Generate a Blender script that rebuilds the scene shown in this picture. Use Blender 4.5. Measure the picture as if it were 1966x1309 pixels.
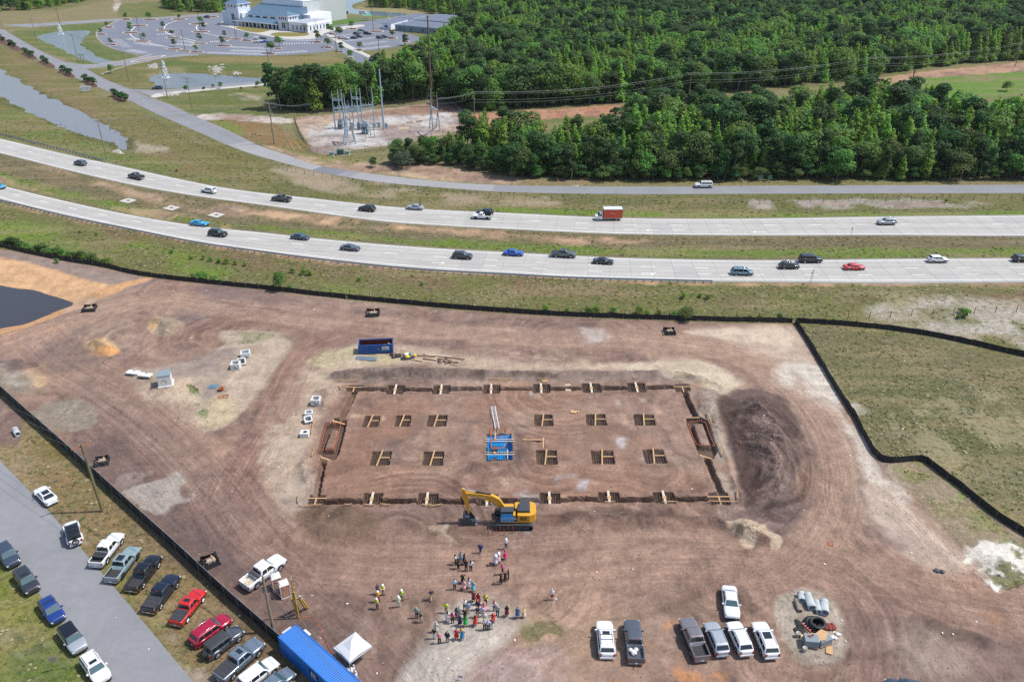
import bpy,bmesh,math,random
import numpy as np
from math import radians as R,sin,cos,pi,sqrt,atan2,hypot
from mathutils import Vector,Matrix
for o in list(bpy.data.objects):bpy.data.objects.remove(o)
scene=bpy.context.scene
COL=scene.collection
rnd=random.Random(7)
# ---------------------------------------------------------------- camera, sky, sun, exposure
H=76.0;TILT=R(29.0);FPX=1529.0
cd=bpy.data.cameras.new('camera');cam=bpy.data.objects.new('camera',cd);COL.objects.link(cam)
cd.sensor_width=36;cd.lens=36*FPX/1966;cd.clip_start=1;cd.clip_end=20000
cam.location=(0,0,H);cam.rotation_euler=(pi/2-TILT,0,0)
scene.camera=cam
SUN_EL,SUN_AZ=R(58),R(86)  # azimuth clockwise from +Y (away from the camera)
w=bpy.data.worlds.new('World');scene.world=w;w.use_nodes=True
nt=w.node_tree;nt.nodes.clear()
sky=nt.nodes.new('ShaderNodeTexSky');sky.sky_type='NISHITA';sky.sun_disc=False
sky.sun_elevation=SUN_EL;sky.sun_rotation=SUN_AZ;sky.air_density=1.0;sky.dust_density=1.5
bg=nt.nodes.new('ShaderNodeBackground');bg.inputs[1].default_value=0.15
wo=nt.nodes.new('ShaderNodeOutputWorld');nt.links.new(sky.outputs[0],bg.inputs[0]);nt.links.new(bg.outputs[0],wo.inputs[0])
sd=bpy.data.lights.new('sun','SUN');sd.energy=4.1;sd.angle=R(1.2);sd.color=(1.0,0.965,0.91)
sun=bpy.data.objects.new('sun',sd);COL.objects.link(sun)
sdir=Vector((sin(SUN_AZ)*cos(SUN_EL),cos(SUN_AZ)*cos(SUN_EL),sin(SUN_EL)))
sun.rotation_euler=sdir.to_track_quat('Z','Y').to_euler();sun.location=(0,0,200)
vs=scene.view_settings;vs.view_transform='Standard';vs.look='None';vs.gamma=1;vs.exposure=0.28;vs.use_curve_mapping=False
scene.render.engine='CYCLES'
cy=scene.cycles;cy.max_bounces=6;cy.diffuse_bounces=3;cy.glossy_bounces=3;cy.transparent_max_bounces=12;cy.transmission_bounces=3
cy.use_denoising=False
# ---------------------------------------------------------------- measuring: pixel of the photograph -> point of the place
ST,CT=sin(TILT),cos(TILT)
def G(px,py,z=0.0):
 u,v=(px-983)/FPX,(py-654.5)/FPX
 t=(H-z)/(ST+v*CT)
 return(u*t,(CT-v*ST)*t)
def GN(px,py):
 px,py=np.asarray(px,float),np.asarray(py,float)
 u,v=(px-983)/FPX,(py-654.5)/FPX
 t=H/(ST+v*CT)
 return u*t,(CT-v*ST)*t
def poly_g(pts):return[G(*p)for p in pts]
# ---------------------------------------------------------------- numpy noise and polygons
_rs=np.random.RandomState(3)
_T=_rs.rand(256,256)
def vn(x,y,s=0):
 x=x+s*17.31;y=y+s*9.77
 xi,yi=np.floor(x),np.floor(y);fx,fy=x-xi,y-yi
 fx=fx*fx*(3-2*fx);fy=fy*fy*(3-2*fy)
 a,b=xi.astype(np.int64)&255,yi.astype(np.int64)&255
 a1,b1=(a+1)&255,(b+1)&255
 return(_T[a,b]*(1-fx)+_T[a1,b]*fx)*(1-fy)+(_T[a,b1]*(1-fx)+_T[a1,b1]*fx)*fy
def fbm(x,y,o=4,s=0):
 r=0;a=1;t=0
 for i in range(o):
  r=r+a*vn(x,y,s+i*3);t+=a;a*=.5;x=x*2.03+5.1;y=y*2.03-3.7
 return r/t
def sdist(P,X,Y):
 P=np.asarray(P,float);n=len(P)
 d2=np.full(X.shape,1e18);ins=np.zeros(X.shape,bool)
 for i in range(n):
  ax,ay=P[i];bx,by=P[(i+1)%n]
  ex,ey=bx-ax,by-ay;L=ex*ex+ey*ey+1e-12
  t=np.clip(((X-ax)*ex+(Y-ay)*ey)/L,0,1)
  d2=np.minimum(d2,(X-ax-t*ex)**2+(Y-ay-t*ey)**2)
  if ay!=by:
   c=((ay>Y)!=(by>Y))&(X<(bx-ax)*(Y-ay)/(by-ay)+ax)
   ins^=c
 d=np.sqrt(d2)
 return np.where(ins,d,-d)
def inside_any(P,x,y):
 ins=False
 for i in range(len(P)):
  ax,ay=P[i];bx,by=P[(i+1)%len(P)]
  if(ay>y)!=(by>y)and x<(bx-ax)*(y-ay)/(by-ay)+ax:ins=not ins
 return ins
def smooth(pts,n=6,closed=False):
 pts=[tuple(p)for p in pts];out=[];m=len(pts)
 rng=range(m)if closed else range(m-1)
 for i in rng:
  if closed:p0,p1,p2,p3=pts[i-1],pts[i],pts[(i+1)%m],pts[(i+2)%m]
  else:p0,p1,p2,p3=pts[max(i-1,0)],pts[i],pts[i+1],pts[min(i+2,m-1)]
  for k in range(n):
   t=k/n
   out.append(tuple(.5*(2*b+(c-a)*t+(2*a-5*b+4*c-d)*t*t+(3*b-a-3*c+d)*t**3)for a,b,c,d in zip(p0,p1,p2,p3)))
 if not closed:out.append(pts[-1])
 return out
def resample(pts,step):
 out=[pts[0]];acc=0
 for a,b in zip(pts,pts[1:]):
  L=hypot(b[0]-a[0],b[1]-a[1]);d=step-acc
  while d<=L and L>0:
   t=d/L;out.append((a[0]+(b[0]-a[0])*t,a[1]+(b[1]-a[1])*t));d+=step
  acc=L-(d-step)if L>0 else acc
 return out
# ---------------------------------------------------------------- materials
def lin(c):return c/12.92 if c<=.04045 else((c+.055)/1.055)**2.4
def S(r,g,b,k=1.0):return(lin(r/255)*k,lin(g/255)*k,lin(b/255)*k)
MATS={}
def mat(name,col,rough=.7,metal=0,coat=0,nz=0.0,nscale=3.0,spec=.5,bump=0.0,trans=0):
 if name in MATS:return MATS[name]
 m=bpy.data.materials.new(name);m.use_nodes=True;n=m.node_tree;b=n.nodes['Principled BSDF']
 b.inputs['Base Color'].default_value=(*col,1);b.inputs['Roughness'].default_value=rough
 b.inputs['Metallic'].default_value=metal;b.inputs['Coat Weight'].default_value=coat;b.inputs['Coat Roughness'].default_value=.05
 b.inputs['Specular IOR Level'].default_value=spec
 if nz or bump:
  tc=n.nodes.new('ShaderNodeTexCoord');no=n.nodes.new('ShaderNodeTexNoise');no.inputs['Scale'].default_value=nscale;no.inputs['Detail'].default_value=5
  n.links.new(tc.outputs['Object'],no.inputs['Vector'])
  if nz:
   mr=n.nodes.new('ShaderNodeMapRange');mr.inputs[1].default_value=.3;mr.inputs[2].default_value=.7;mr.inputs[3].default_value=1-nz;mr.inputs[4].default_value=1+nz
   mx=n.nodes.new('ShaderNodeVectorMath');mx.operation='SCALE';mx.inputs[0].default_value=col
   n.links.new(no.outputs[0],mr.inputs[0]);n.links.new(mr.outputs[0],mx.inputs['Scale']);n.links.new(mx.outputs[0],b.inputs['Base Color'])
  if bump:
   bp=n.nodes.new('ShaderNodeBump');bp.inputs['Strength'].default_value=1;bp.inputs['Distance'].default_value=bump
   n.links.new(no.outputs[0],bp.inputs['Height']);n.links.new(bp.outputs[0],b.inputs['Normal'])
 MATS[name]=m;return m
# ---------------------------------------------------------------- mesh builder and objects
class MB:
 def __init__(s):s.v=[];s.f=[];s.m=[];s.sm=[]
 def add(s,vs,fs,mi=0,sm=False):
  o=len(s.v);s.v+=[tuple(p)for p in vs]
  for f in fs:s.f.append(tuple(i+o for i in f));s.m.append(mi);s.sm.append(sm)
  return s
 def box(s,c,d,rz=0,mi=0,tilt=None):
  hx,hy,hz=d[0]/2,d[1]/2,d[2]/2
  M=Matrix.Rotation(rz,3,'Z')
  if tilt:M=M@Matrix.Rotation(tilt,3,'Y')
  vs=[Vector(c)+M@Vector((x,y,z))for x in(-hx,hx)for y in(-hy,hy)for z in(-hz,hz)]
  return s.add(vs,[(0,1,3,2),(4,6,7,5),(0,4,5,1),(2,3,7,6),(0,2,6,4),(1,5,7,3)],mi)
 def prism(s,poly,z0,z1,mi=0,top=True,bottom=False):
  n=len(poly)
  a=sum(poly[i][0]*poly[(i+1)%n][1]-poly[(i+1)%n][0]*poly[i][1]for i in range(n))
  if a<0:poly=list(poly)[::-1]
  vs=[(p[0],p[1],z0)for p in poly]+[(p[0],p[1],z1)for p in poly]
  fs=[(i,(i+1)%n,n+(i+1)%n,n+i)for i in range(n)]
  if top:fs.append(tuple(range(n,2*n)))
  if bottom:fs.append(tuple(range(n-1,-1,-1)))
  return s.add(vs,fs,mi)
 def tube(s,pts,r,n=6,mi=0,sm=True,cap=True):
  pts=[Vector(p)for p in pts];rr=r if hasattr(r,'__len__')else[r]*len(pts);vs=[]
  for i,p in enumerate(pts):
   d=(pts[min(i+1,len(pts)-1)]-pts[max(i-1,0)]).normalized()
   up=Vector((0,0,1))if abs(d.z)<.95 else Vector((1,0,0))
   a=d.cross(up).normalized();b=d.cross(a)
   for k in range(n):vs.append(p+(a*cos(2*pi*k/n)+b*sin(2*pi*k/n))*rr[i])
  fs=[(i*n+k,i*n+(k+1)%n,(i+1)*n+(k+1)%n,(i+1)*n+k)for i in range(len(pts)-1)for k in range(n)]
  s.add(vs,fs,mi,sm)
  if cap:s.add(vs[:n],[tuple(range(n))],mi);s.add(vs[-n:],[tuple(range(n-1,-1,-1))],mi)
  return s
 def bar(s,a,b,w,h=None,mi=0):
  a,b=Vector(a),Vector(b);d=(b-a);L=d.length;d.normalize();h=h or w
  up=Vector((0,0,1))if abs(d.z)<.95 else Vector((0,1,0))
  x=d.cross(up).normalized()*w/2;y=d.cross(x).normalized()*h/2
  vs=[a-x-y,a+x-y,a+x+y,a-x+y,b-x-y,b+x-y,b+x+y,b-x+y]
  return s.add(vs,[(0,1,2,3),(7,6,5,4),(0,4,5,1),(1,5,6,2),(2,6,7,3),(3,7,4,0)],mi)
 def lathe(s,prof,c=(0,0,0),n=12,mi=0,sm=True,ax='z'):
  vs=[]
  for r,z in prof:
   for k in range(n):
    a=2*pi*k/n;p=(r*cos(a),r*sin(a),z)
    if ax=='y':p=(p[0],p[2],p[1])
    if ax=='x':p=(p[2],p[0],p[1])
    vs.append((c[0]+p[0],c[1]+p[1],c[2]+p[2]))
  fs=[(i*n+k,i*n+(k+1)%n,(i+1)*n+(k+1)%n,(i+1)*n+k)for i in range(len(prof)-1)for k in range(n)]
  return s.add(vs,fs,mi,sm)
 def quad(s,a,b,c,d,mi=0):return s.add([a,b,c,d],[(0,1,2,3)],mi)
 def mesh(s,name,mats):
  me=bpy.data.meshes.new(name);me.from_pydata(s.v,[],s.f)
  for m in(mats if isinstance(mats,(list,tuple))else[mats]):me.materials.append(m)
  me.polygons.foreach_set('material_index',s.m);me.polygons.foreach_set('use_smooth',s.sm);me.update()
  return me
 def build(s,name,mats,parent=None,loc=None):
  return put(s.mesh(name,mats),name,parent,loc)
def put(me,name,parent=None,loc=None,rz=None,mats=None):
 o=bpy.data.objects.new(name,me);COL.objects.link(o)
 if parent is not None:o.parent=parent
 if loc is not None:o.location=loc
 if rz is not None:o.rotation_euler[2]=rz
 if mats:
  for i,m in enumerate(mats):
   if i<len(o.material_slots):o.material_slots[i].link='OBJECT';o.material_slots[i].material=m
 return o
def tag(o,label=None,cat=None,group=None,kind=None):
 if label:o['label']=label
 if cat:o['category']=cat
 if group:o['group']=group
 if kind:o['kind']=kind
 return o
def thing(name,label,cat,loc=(0,0,0),rz=0,group=None):
 o=bpy.data.objects.new(name,None);COL.objects.link(o);o.location=loc;o.rotation_euler[2]=rz;o.empty_display_size=.2
 return tag(o,label,cat,group)
def copy_tree(o,parent=None):
 c=o.copy();COL.objects.link(c);c.parent=parent
 for ch in CH.get(o.name,[])if o.name in CH else list(o.children):copy_tree(ch,c)
 return c
CH={}
# ================================================================ THE GROUND (one sheet) ================================================================
def rot_rect(c,hx,hy):return[(c[0]-hx,c[1]-hy),(c[0]+hx,c[1]-hy),(c[0]+hx,c[1]+hy),(c[0]-hx,c[1]+hy)]
def pxw(py):return FPX/(H/(ST+(py-654.5)/FPX*CT))  # pixels per metre across, at that row
SITE=[(-400,420),(0,478),(100,496),(200,515),(270,531),(400,546),(520,559),(680,577),(850,593),(1010,605),(1150,612),(1300,617),(1420,620),(1526,622),(1558,672),(1598,740),(1640,805),(1686,884),(1766,886),(1798,906),(1850,945),(1905,990),(1970,1030),(2400,1300),(2400,1500),(800,1700),(618,1320),(560,1256),(500,1202),(420,1131),(340,1056),(260,984),(180,911),(120,857),(60,804),(0,752),(-400,420)][:-1]
# perimeter trenches, footing pits
PITS=[]  # (centre, half x, half y, depth)
for px,py,wpx in[(759,748,33),(847,748,34),(943,747,34),(1039,746,34),(1135,745,36),(1222,744,34)]:
 PITS.append((G(px,py),wpx/pxw(py)/2,1.45,1.0,'top'))
for px,py,wpx in[(714,958,38),(820,958,40),(935,960,40),(1055,957,40),(1169,955,40),(1275,955,40)]:
 PITS.append((G(px,py),wpx/pxw(py)/2,1.25,1.0,'bottom'))
for px,py,wpx in[(712,809,31),(773,808,29),(838,808,38),(1043,807,36),(1144,806,38),(1237,806,39),(730,880,38),(831,880,39),(1049,878,40),(1157,878,42),(1256,876,41)]:
 PITS.append((G(px,py),wpx/pxw(py)/2,1.75 if py>850 else 1.6,.95,'inner'))
TRENCH=[]  # (pixel polyline, width m, depth)
TRENCH+=[([(672,748),(760,749),(943,747),(1039,747),(1315,744)],1.25,1.15),([(683,750),(656,803)],1.1,.9),([(622,884),(605,958)],1.0,.9),
           ([(610,965),(714,962),(935,962),(1169,960),(1388,957)],1.15,1.1),([(1312,746),(1322,775),(1336,803)],1.0,.9),([(1356,880),(1375,925),(1388,955)],1.0,.9),
           ([(1003,848),(1043,847),(1043,859)],.45,.35)]
CORNERS=[((680,746),1.7,1.1),((1310,745),1.6,1.2),((607,960),1.5,1.1),((1380,957),1.8,1.3)]
for(c,a,b)in CORNERS:PITS.append((G(*c),a*.8,b,.75,'corner'))
CAGE_L=([(641,805),(666,807),(664,822),(651,870),(643,884),(617,886),(617,873),(607,872),(622,813),(641,812)],[(637,825),(650,826),(641,861),(624,861)])
CAGE_R=([(1318,803),(1345,803),(1358,810),(1378,866),(1368,882),(1342,874),(1337,860),(1317,811)],[(1331,815),(1349,815),(1363,854),(1345,854)])
CPIT=[(934,832),(982,830),(985,880),(934,882)]
def seg_d(X,Y,a,b):
 ex,ey=b[0]-a[0],b[1]-a[1];L=ex*ex+ey*ey+1e-9
 t=np.clip(((X-a[0])*ex+(Y-a[1])*ey)/L,0,1)
 return np.hypot(X-a[0]-t*ex,Y-a[1]-t*ey)
def sst(x,a,b):
 t=np.clip((x-a)/(b-a),0,1);return t*t*(3-2*t)
# mounds: pixel polygon, height, falloff, ridge noise
MOUNDS=[
 ([(1390,790),(1400,762),(1450,756),(1500,770),(1530,800),(1548,850),(1562,910),(1554,960),(1525,1000),(1475,1005),(1440,950),(1405,860)],1.7,7,.8),
 ([(1450,800),(1500,800),(1530,860),(1535,930),(1500,960),(1480,900)],.7,4,1.0),
 ([(1378,775),(1400,770),(1420,830),(1440,900),(1452,960),(1432,950),(1400,860)],.9,3,.9),
 ([(640,713),(760,705),(870,708),(960,712),(1060,712),(1200,712),(1330,716),(1400,745),(1385,752),(1320,732),(1200,728),(950,730),(760,730),(650,732)],.9,2.2,.9),
 ([(575,985),(640,978),(700,990),(740,1000),(720,1040),(660,1048),(600,1030),(560,1000)],.8,4,.5),
 ([(1030,985),(1150,982),(1300,990),(1400,990),(1440,1010),(1400,1022),(1250,1020),(1120,1005),(1030,998)],.9,2.5,.8),
 ([(1400,1005),(1440,1000),(1470,1020),(1495,1030),(1490,1050),(1440,1052),(1410,1035)],1.3,2.5,1.0),
 ([(162,660),(180,650),(205,650),(230,672),(213,682),(185,680)],1.1,2.5,.6),
 ([(285,620),(302,609),(348,618),(343,634),(318,646),(292,635)],.8,2.5,.6),
 ([(820,1000),(880,1010),(930,1025),(900,1045),(840,1040),(815,1020)],.4,3,.5),
 ([(1385,750),(1330,755),(1375,860),(1402,965),(1432,960),(1410,880),(1395,800)],.6,2.0,1.0),
 ([(600,750),(640,745),(650,770),(625,800),(600,790)],.8,2.5,.9),
 ([(570,870),(600,850),(610,880),(595,940),(560,930)],.5,2.5,.9),
 ([(1500,1150),(1550,1120),(1610,1150),(1630,1230),(1560,1275),(1500,1240)],.3,4,.3),
 ([(1690,1240),(1760,1215),(1850,1250),(1840,1290),(1750,1300)],.6,5,.3),
 ([(240,722),(300,708),(380,700),(430,650),(530,635),(540,690),(470,780),(440,815),(390,826),(320,790),(255,745)],.35,4,.25),
 ([(1250,555),(1700,552),(2100,552),(2100,590),(1700,590),(1250,585)],.8,8,.3),
 ([(1860,1050),(1900,1040),(1966,1060),(1990,1110),(1920,1130),(1870,1100)],.8,4,.8),
]
WATERS={  # name: (pixel polygon, water level)
 'canal_water':([(-60,115),(0,134),(58,170),(110,194),(163,219),(203,243),(228,257),(238,281),(232,283),(222,271),(203,268),(158,254),(102,234),(51,208),(0,181),(-60,150)],-.55),
 'fountain_pond_water':([(71,68),(109,61),(152,58),(173,60),(163,69),(154,79),(156,89),(178,104),(203,114),(222,118),(186,119.5),(142,104),(107,87),(79,74)],-.5),
 'roadside_pond_water':([(290,148),(300,142),(318,140),(356,141),(432,144),(484,148.5),(520,153),(500,154),(430,160),(381,164),(318,167),(302,161)],-.5),
 'lake_water':([(640,0),(700,-3),(690,3),(676,8),(672,12),(680,18),(720,22),(780,26),(775,29),(720,29),(655,22),(640,14)],-.4),
 'site_pond_water':([(-200,515),(0,541),(62,550),(120,567),(129,574),(98,586),(50,605),(8,612),(-200,640)],-1.6),
}
SD_WATER={}
def terrain(X,Y,fine=True):
 """ground height at world points (arrays)"""
 Z=np.zeros_like(X)
 def near(P,m):
  P=np.asarray(P);x0,y0=P.min(0)-m;x1,y1=P.max(0)+m
  return np.where((X>x0)&(X<x1)&(Y>y0)&(Y<y1))[0]
 site=poly_g(SITE);k=near(site,3)
 if len(k):
  ins=sst(sdist(site,X[k],Y[k]),0,3)
  x,y=X[k],Y[k]
  Z[k]+=ins*((fbm(x*.06,y*.06,3,2)-.5)*.7+(fbm(x*.35,y*.35,3,5)-.5)*.28+(fbm(x*1.4,y*1.4,3,6)-.5)*.12)
 for P,h,fall,rg in MOUNDS:
  P=smooth(poly_g(P),3,True);k=near(P,1)
  if not len(k):continue
  x,y=X[k],Y[k]
  d=sdist(P,x+(fbm(x*.3,y*.3,2,8)-.5)*2.2,y+(fbm(x*.3,y*.3,2,9)-.5)*2.2)
  hh=h*sst(d,0,fall)
  Z[k]+=hh*(1+rg*(fbm(x*.45,y*.45,3,11)-.5)*1.1)+rg*.5*sst(d,0,1.5)*(np.abs(fbm(x*.8,y*.8,3,12)-.5)-.1)
 for nm,(P,lv)in WATERS.items():
  P=smooth(poly_g(P),2,True);k=near(P,14)
  if not len(k):continue
  big=nm in('site_pond_water',)
  d=sdist(P,X[k],Y[k])+(fbm(X[k]*(.25 if not big else .1),Y[k]*(.25 if not big else .1),4,77)-.5)*(5 if not big else 2);out=9.0 if big else 5.0
  n=sst(-d,0,out)
  Z[k]=np.where(d>0,lv-.6*sst(d,0,2)-.02,lv+(Z[k]-lv)*n)
 # pad inside the footings is flatter
 if fine:
  pad=poly_g([(690,770),(1290,768),(1370,940),(640,942)]);k=near(pad,5)
  if len(k):
   d=sst(sdist(pad,X[k],Y[k]),-4,3);Z[k]*=(1-.75*d)
  jx=lambda x,y:(fbm(x*.9,y*.9,2,21)-.5)*.35
  for(c,hx,hy,dp,_t)in PITS:
   k=np.where((np.abs(X-c[0])<hx+2)&(np.abs(Y-c[1])<hy+2))[0]
   if not len(k):continue
   x,y=X[k],Y[k]
   dd=np.minimum(hx-np.abs(x-c[0]+jx(x,y)*.5),hy-np.abs(y-c[1]+jx(y,x)*.5))
   Z[k]=Z[k]*(1-sst(dd,-1.5,0))+np.where(dd>0,-dp*sst(dd,0,.16),.06*sst(dd,-1,0))
  for P,wd,dp in TRENCH:
   P=poly_g(P)
   for a,b in zip(P,P[1:]):
    k=near([a,b],2)
    if not len(k):continue
    x,y=X[k],Y[k]
    dd=wd/2-seg_d(x,y,a,b)+jx(x,y)*.7
    Z[k]=np.minimum(Z[k]+.08*sst(dd,-1,0),np.where(dd>0,-dp*sst(dd,0,.16),9))
  for out_,in_ in(CAGE_L,CAGE_R):
   po,pi_=poly_g(out_),poly_g(in_);k=near(po,2);x,y=X[k],Y[k]
   dd=np.minimum(sdist(po,x,y),-sdist(pi_,x,y))+jx(x,y)*.3
   Z[k]=np.where(dd>0,-.9*sst(dd,0,.2),Z[k])
  P=poly_g(CPIT);k=near(P,6);x,y=X[k],Y[k];d=sdist(P,x,y)
  Z[k]=np.where(d>0,-1.7*sst(d,0,.3),Z[k]*(1-sst(d,-5,-1))+.28*sst(d,-4.5,-2.6)*(1-sst(d,-2.3,-.6))*(.6+.8*fbm(x*.8,y*.8,2,4))-.25*sst(d,-1.6,-.2))
 return Z
def gz(x,y):return float(terrain(np.array([x],float),np.array([y],float),True)[0])
# ---- grid
rows_py=np.concatenate([np.arange(1345,1000,-2.3),np.arange(1000,735,-1.05),np.arange(735,470,-1.9),np.arange(470,-110,-2.9)])
Yr=GN(np.full(len(rows_py),983.0),rows_py)[1]
Yr=np.concatenate([[-30,0,20,38,50],Yr,[1700,2500,4000,8000,16000]]);Yr=np.unique(np.round(Yr,4))
uu=np.concatenate([[-10,-4,-2,-1.3,-.95,-.8],np.linspace(-.70,.70,1010),[.8,.95,1.3,2,4,10]])
Zc=Yr*CT+H*ST
GX=(uu[None,:]*Zc[:,None]).ravel();GY=np.repeat(Yr,len(uu));nr,nc=len(Yr),len(uu)
GZ=terrain(GX,GY,True)
far=GY>1300
# ---- colours of the soil and of the plants (albedo)
KE=0.60
def A(r,g,b):return np.array(S(r,g,b,KE))
tint=np.zeros((len(GX),3));veg=np.ones(len(GX));flowA=np.zeros((len(GX),3));flowB=np.zeros((len(GX),3));rough=np.zeros(len(GX))
nA=fbm(GX*.02,GY*.02,4,30);nB=fbm(GX*.09,GY*.09,4,31);nC=fbm(GX*.5,GY*.5,3,32)
g1,g2,g3=A(122,124,72),A(150,142,100),A(96,112,52)
t=np.clip((nA-.35)*3.3,0,1)[:,None];t2=np.clip((nB-.4)*4,0,1)[:,None]
tint[:]=(g1*(1-t)+g2*t)*(1-t2*.45)+g3*t2*.45
def paint(P,col,op=1.0,soft=1.5,warp=2.0,wf=.12,vg=None,px=True,sm=2,nz=0,rg=None,seed=0):
 """tint the inside of a region; the edge wanders"""
 Q=poly_g(P)if px else P
 if sm:Q=smooth(Q,sm,True)
 Qa=np.asarray(Q);m=warp+soft+1
 x0,y0=Qa.min(0)-m;x1,y1=Qa.max(0)+m
 k=np.where((GX>x0)&(GX<x1)&(GY>y0)&(GY<y1))[0]
 if not len(k):return
 x,y=GX[k],GY[k]
 d=sdist(Q,x,y)+(fbm(x*wf,y*wf,4,40+seed)-.5)*2*warp
 a=sst(d,-soft/2,soft/2)*op
 if nz:a=a*np.clip((fbm(x*nz,y*nz,4,50+seed)-.38)*5,0,1)
 tint[k]=tint[k]*(1-a[:,None])+np.asarray(col)*a[:,None]
 if vg is not None:veg[k]=veg[k]*(1-a)+vg*a
 if rg is not None:rough[k]=rough[k]*(1-a)+rg*a
# verges and fields outside the works
GREEN,LIME,OLIVE,STRAW,BROWNG,SANDY,PALE=A(92,112,48),A(120,140,58),A(124,120,70),A(168,158,122),A(122,106,84),A(214,188,158),A(222,212,198)
ORANGE,RUST=A(222,160,104),A(190,122,82)
# big olive field on the right, mixed
paint([(1545,635),(1640,630),(1750,645),(1850,662),(1966,690),(2300,760),(2300,1200),(1966,1012),(1850,925),(1775,878),(1692,878),(1620,750)],A(122,116,80),1,3,2,vg=1)
paint([(1600,700),(1800,700),(1960,800),(1966,900),(1760,800),(1650,760)],A(104,108,68),.8,14,8,.05,vg=1)
paint([(1600,640),(1966,720),(1966,820),(1800,720),(1640,690)],BROWNG,.55,12,8,.05,nz=.05)
paint([(1640,740),(1966,760),(1966,960),(1750,870),(1690,850)],STRAW,.8,8,6,.08,nz=.16,seed=3)
# verge between road and fence
paint([(-300,350),(0,397),(300,440),(600,497),(900,527),(1341,543),(2300,543),(2300,700),(1966,682),(1700,630),(1430,617),(1000,600),(560,560),(200,510),(-300,430)],A(118,118,66),1,2,1,vg=1)
paint([(200,440),(600,500),(900,532),(1340,548),(2200,548),(2200,600),(1400,585),(1100,575),(700,540),(300,480)],A(132,108,82),.9,8,5,.1,vg=1,nz=.07)
paint([(0,420),(300,470),(420,510),(560,540),(700,560),(560,560),(200,505),(0,465)],A(116,144,46),.95,6,4,.08,vg=1,nz=.08,seed=2)
paint([(1700,590),(2000,575),(2000,690),(1850,650),(1720,618)],A(206,196,184),.85,6,5,.15,vg=.6,nz=.12,seed=7)
paint([(1600,565),(1760,560),(1800,600),(1640,600)],STRAW,.7,6,5,.12,nz=.12,seed=8)
for a,b in(([(0,386),(127,417),(254,443),(381,468),(500,485),(607,499),(734,513),(980,527),(1214,540),(1341,543.5)],1.2),([(1341,544),(1700,545),(2100,543)],.8)):
 L=[(p[0],p[1]+4)for p in a];U=[(p[0],p[1]-1)for p in a]
 paint(U+L[::-1],A(206,170,132),.9,1.2,1.4,.3,vg=.2,sm=0,seed=4)
# median
paint([(-300,260),(0,296),(254,357),(500,394),(734,427),(980,441),(1265,451),(2300,452),(2300,496),(1460,500),(980,485),(734,469),(500,446),(254,414),(0,356),(-300,300)],A(124,112,82),1,1,.5,vg=1)
paint([(-200,300),(0,330),(300,408),(600,442),(960,466),(1400,478),(2200,478),(2200,492),(1400,496),(980,483),(734,466),(500,442),(254,410),(0,352)],A(110,136,44),.9,3,2,.1,vg=1)
paint([(480,398),(620,414),(900,443),(1150,456),(1250,462),(1100,468),(800,450),(560,424),(440,402)],A(222,184,146),.9,3,2.2,.15,vg=.1,nz=.14,seed=11)
paint([(40,312),(130,330),(210,352),(300,372),(420,392),(480,400),(520,416),(430,414),(300,392),(180,352)],A(206,176,142),.8,3,2,.15,vg=.2,nz=.13,seed=12)
paint([(0,340),(140,386),(300,402),(420,430),(520,448),(460,448),(254,410),(0,352)],A(210,180,140),.75,3,2,.15,vg=.3,nz=.14,seed=13)
# verge between frontage road and highway
paint([(480,296),(660,340),(860,362),(1200,374),(2300,372),(2300,414),(1460,420),(980,408),(734,396),(607,382),(480,368),(216,316),(300,230)],A(116,116,66),1,2,1,vg=1)
paint([(520,316),(700,348),(900,372),(1100,378),(1100,392),(900,394),(700,378),(560,350)],A(196,176,152),.8,4,3,.12,vg=.4,nz=.12,seed=14)
paint([(1450,385),(1850,385),(1850,397),(1450,400)],A(206,196,190),.8,3,2,.2,vg=.3,nz=.14,seed=15)
paint([(980,400),(1400,411),(2000,405),(2000,413),(1400,419),(980,407)],A(112,144,44),.9,2,1,vg=1)
# left of the frontage road
paint([(0,64),(130,150),(300,230),(480,300),(520,360),(216,300),(0,262),(-200,200),(-200,0)],A(124,120,66),1,3,2,vg=1)
paint([(0,90),(100,140),(230,220),(330,280),(430,340),(300,320),(180,250),(60,160)],A(140,122,84),.8,8,5,.05,vg=1,nz=.05,seed=17)
paint([(240,270),(310,282),(330,292),(280,294),(255,288)],A(206,192,172),.7,4,3,.2,nz=.2)
paint([(-50,120),(60,168),(165,218),(230,252),(262,280),(235,295),(150,262),(50,215),(-50,180)],A(84,88,40),.8,3,2,vg=1)
paint([(0,190),(200,275),(480,350),(480,366),(216,312),(0,262)],A(110,132,56),.6,5,4,.08,vg=1,nz=.07,seed=18)
# grass round the ponds and lots
paint([(20,62),(200,44),(235,40),(186,62),(200,92),(268,110),(172,127),(140,118),(80,97)],A(104,122,56),1,2,1,vg=1)
paint([(195,144),(260,118),(330,108),(480,108),(600,106),(690,124),(740,128),(700,150),(540,152),(380,166),(290,172),(240,168)],A(118,118,62),1,2,1,vg=1)
paint([(300,120),(500,118),(560,128),(480,136),(320,132)],A(88,116,44),.8,4,3,.1,vg=1)
paint([(340,112),(600,108),(660,120),(400,122)],A(152,136,84),.8,4,3,.08,vg=1)
paint([(250,170),(300,172),(540,160),(560,180),(540,215),(400,225),(330,200)],A(106,120,56),1,2,2,vg=1)
paint([(440,178),(530,180),(530,196),(450,190)],A(196,180,156),.8,4,3,nz=.1)
paint([(345,130),(360,150),(290,152),(284,143)],STRAW,.5,4,3)
paint([(405,232),(520,232),(560,262),(590,290),(520,280),(440,256)],A(150,120,78),1,3,2,vg=.8)
paint([(405,234),(450,236),(470,262),(440,256)],A(128,138,64),1,3,2,vg=1)
paint([(375,222),(420,218),(540,226),(565,232),(540,238),(430,230),(390,230)],A(214,206,194),1,1.5,1,vg=0)
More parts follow.
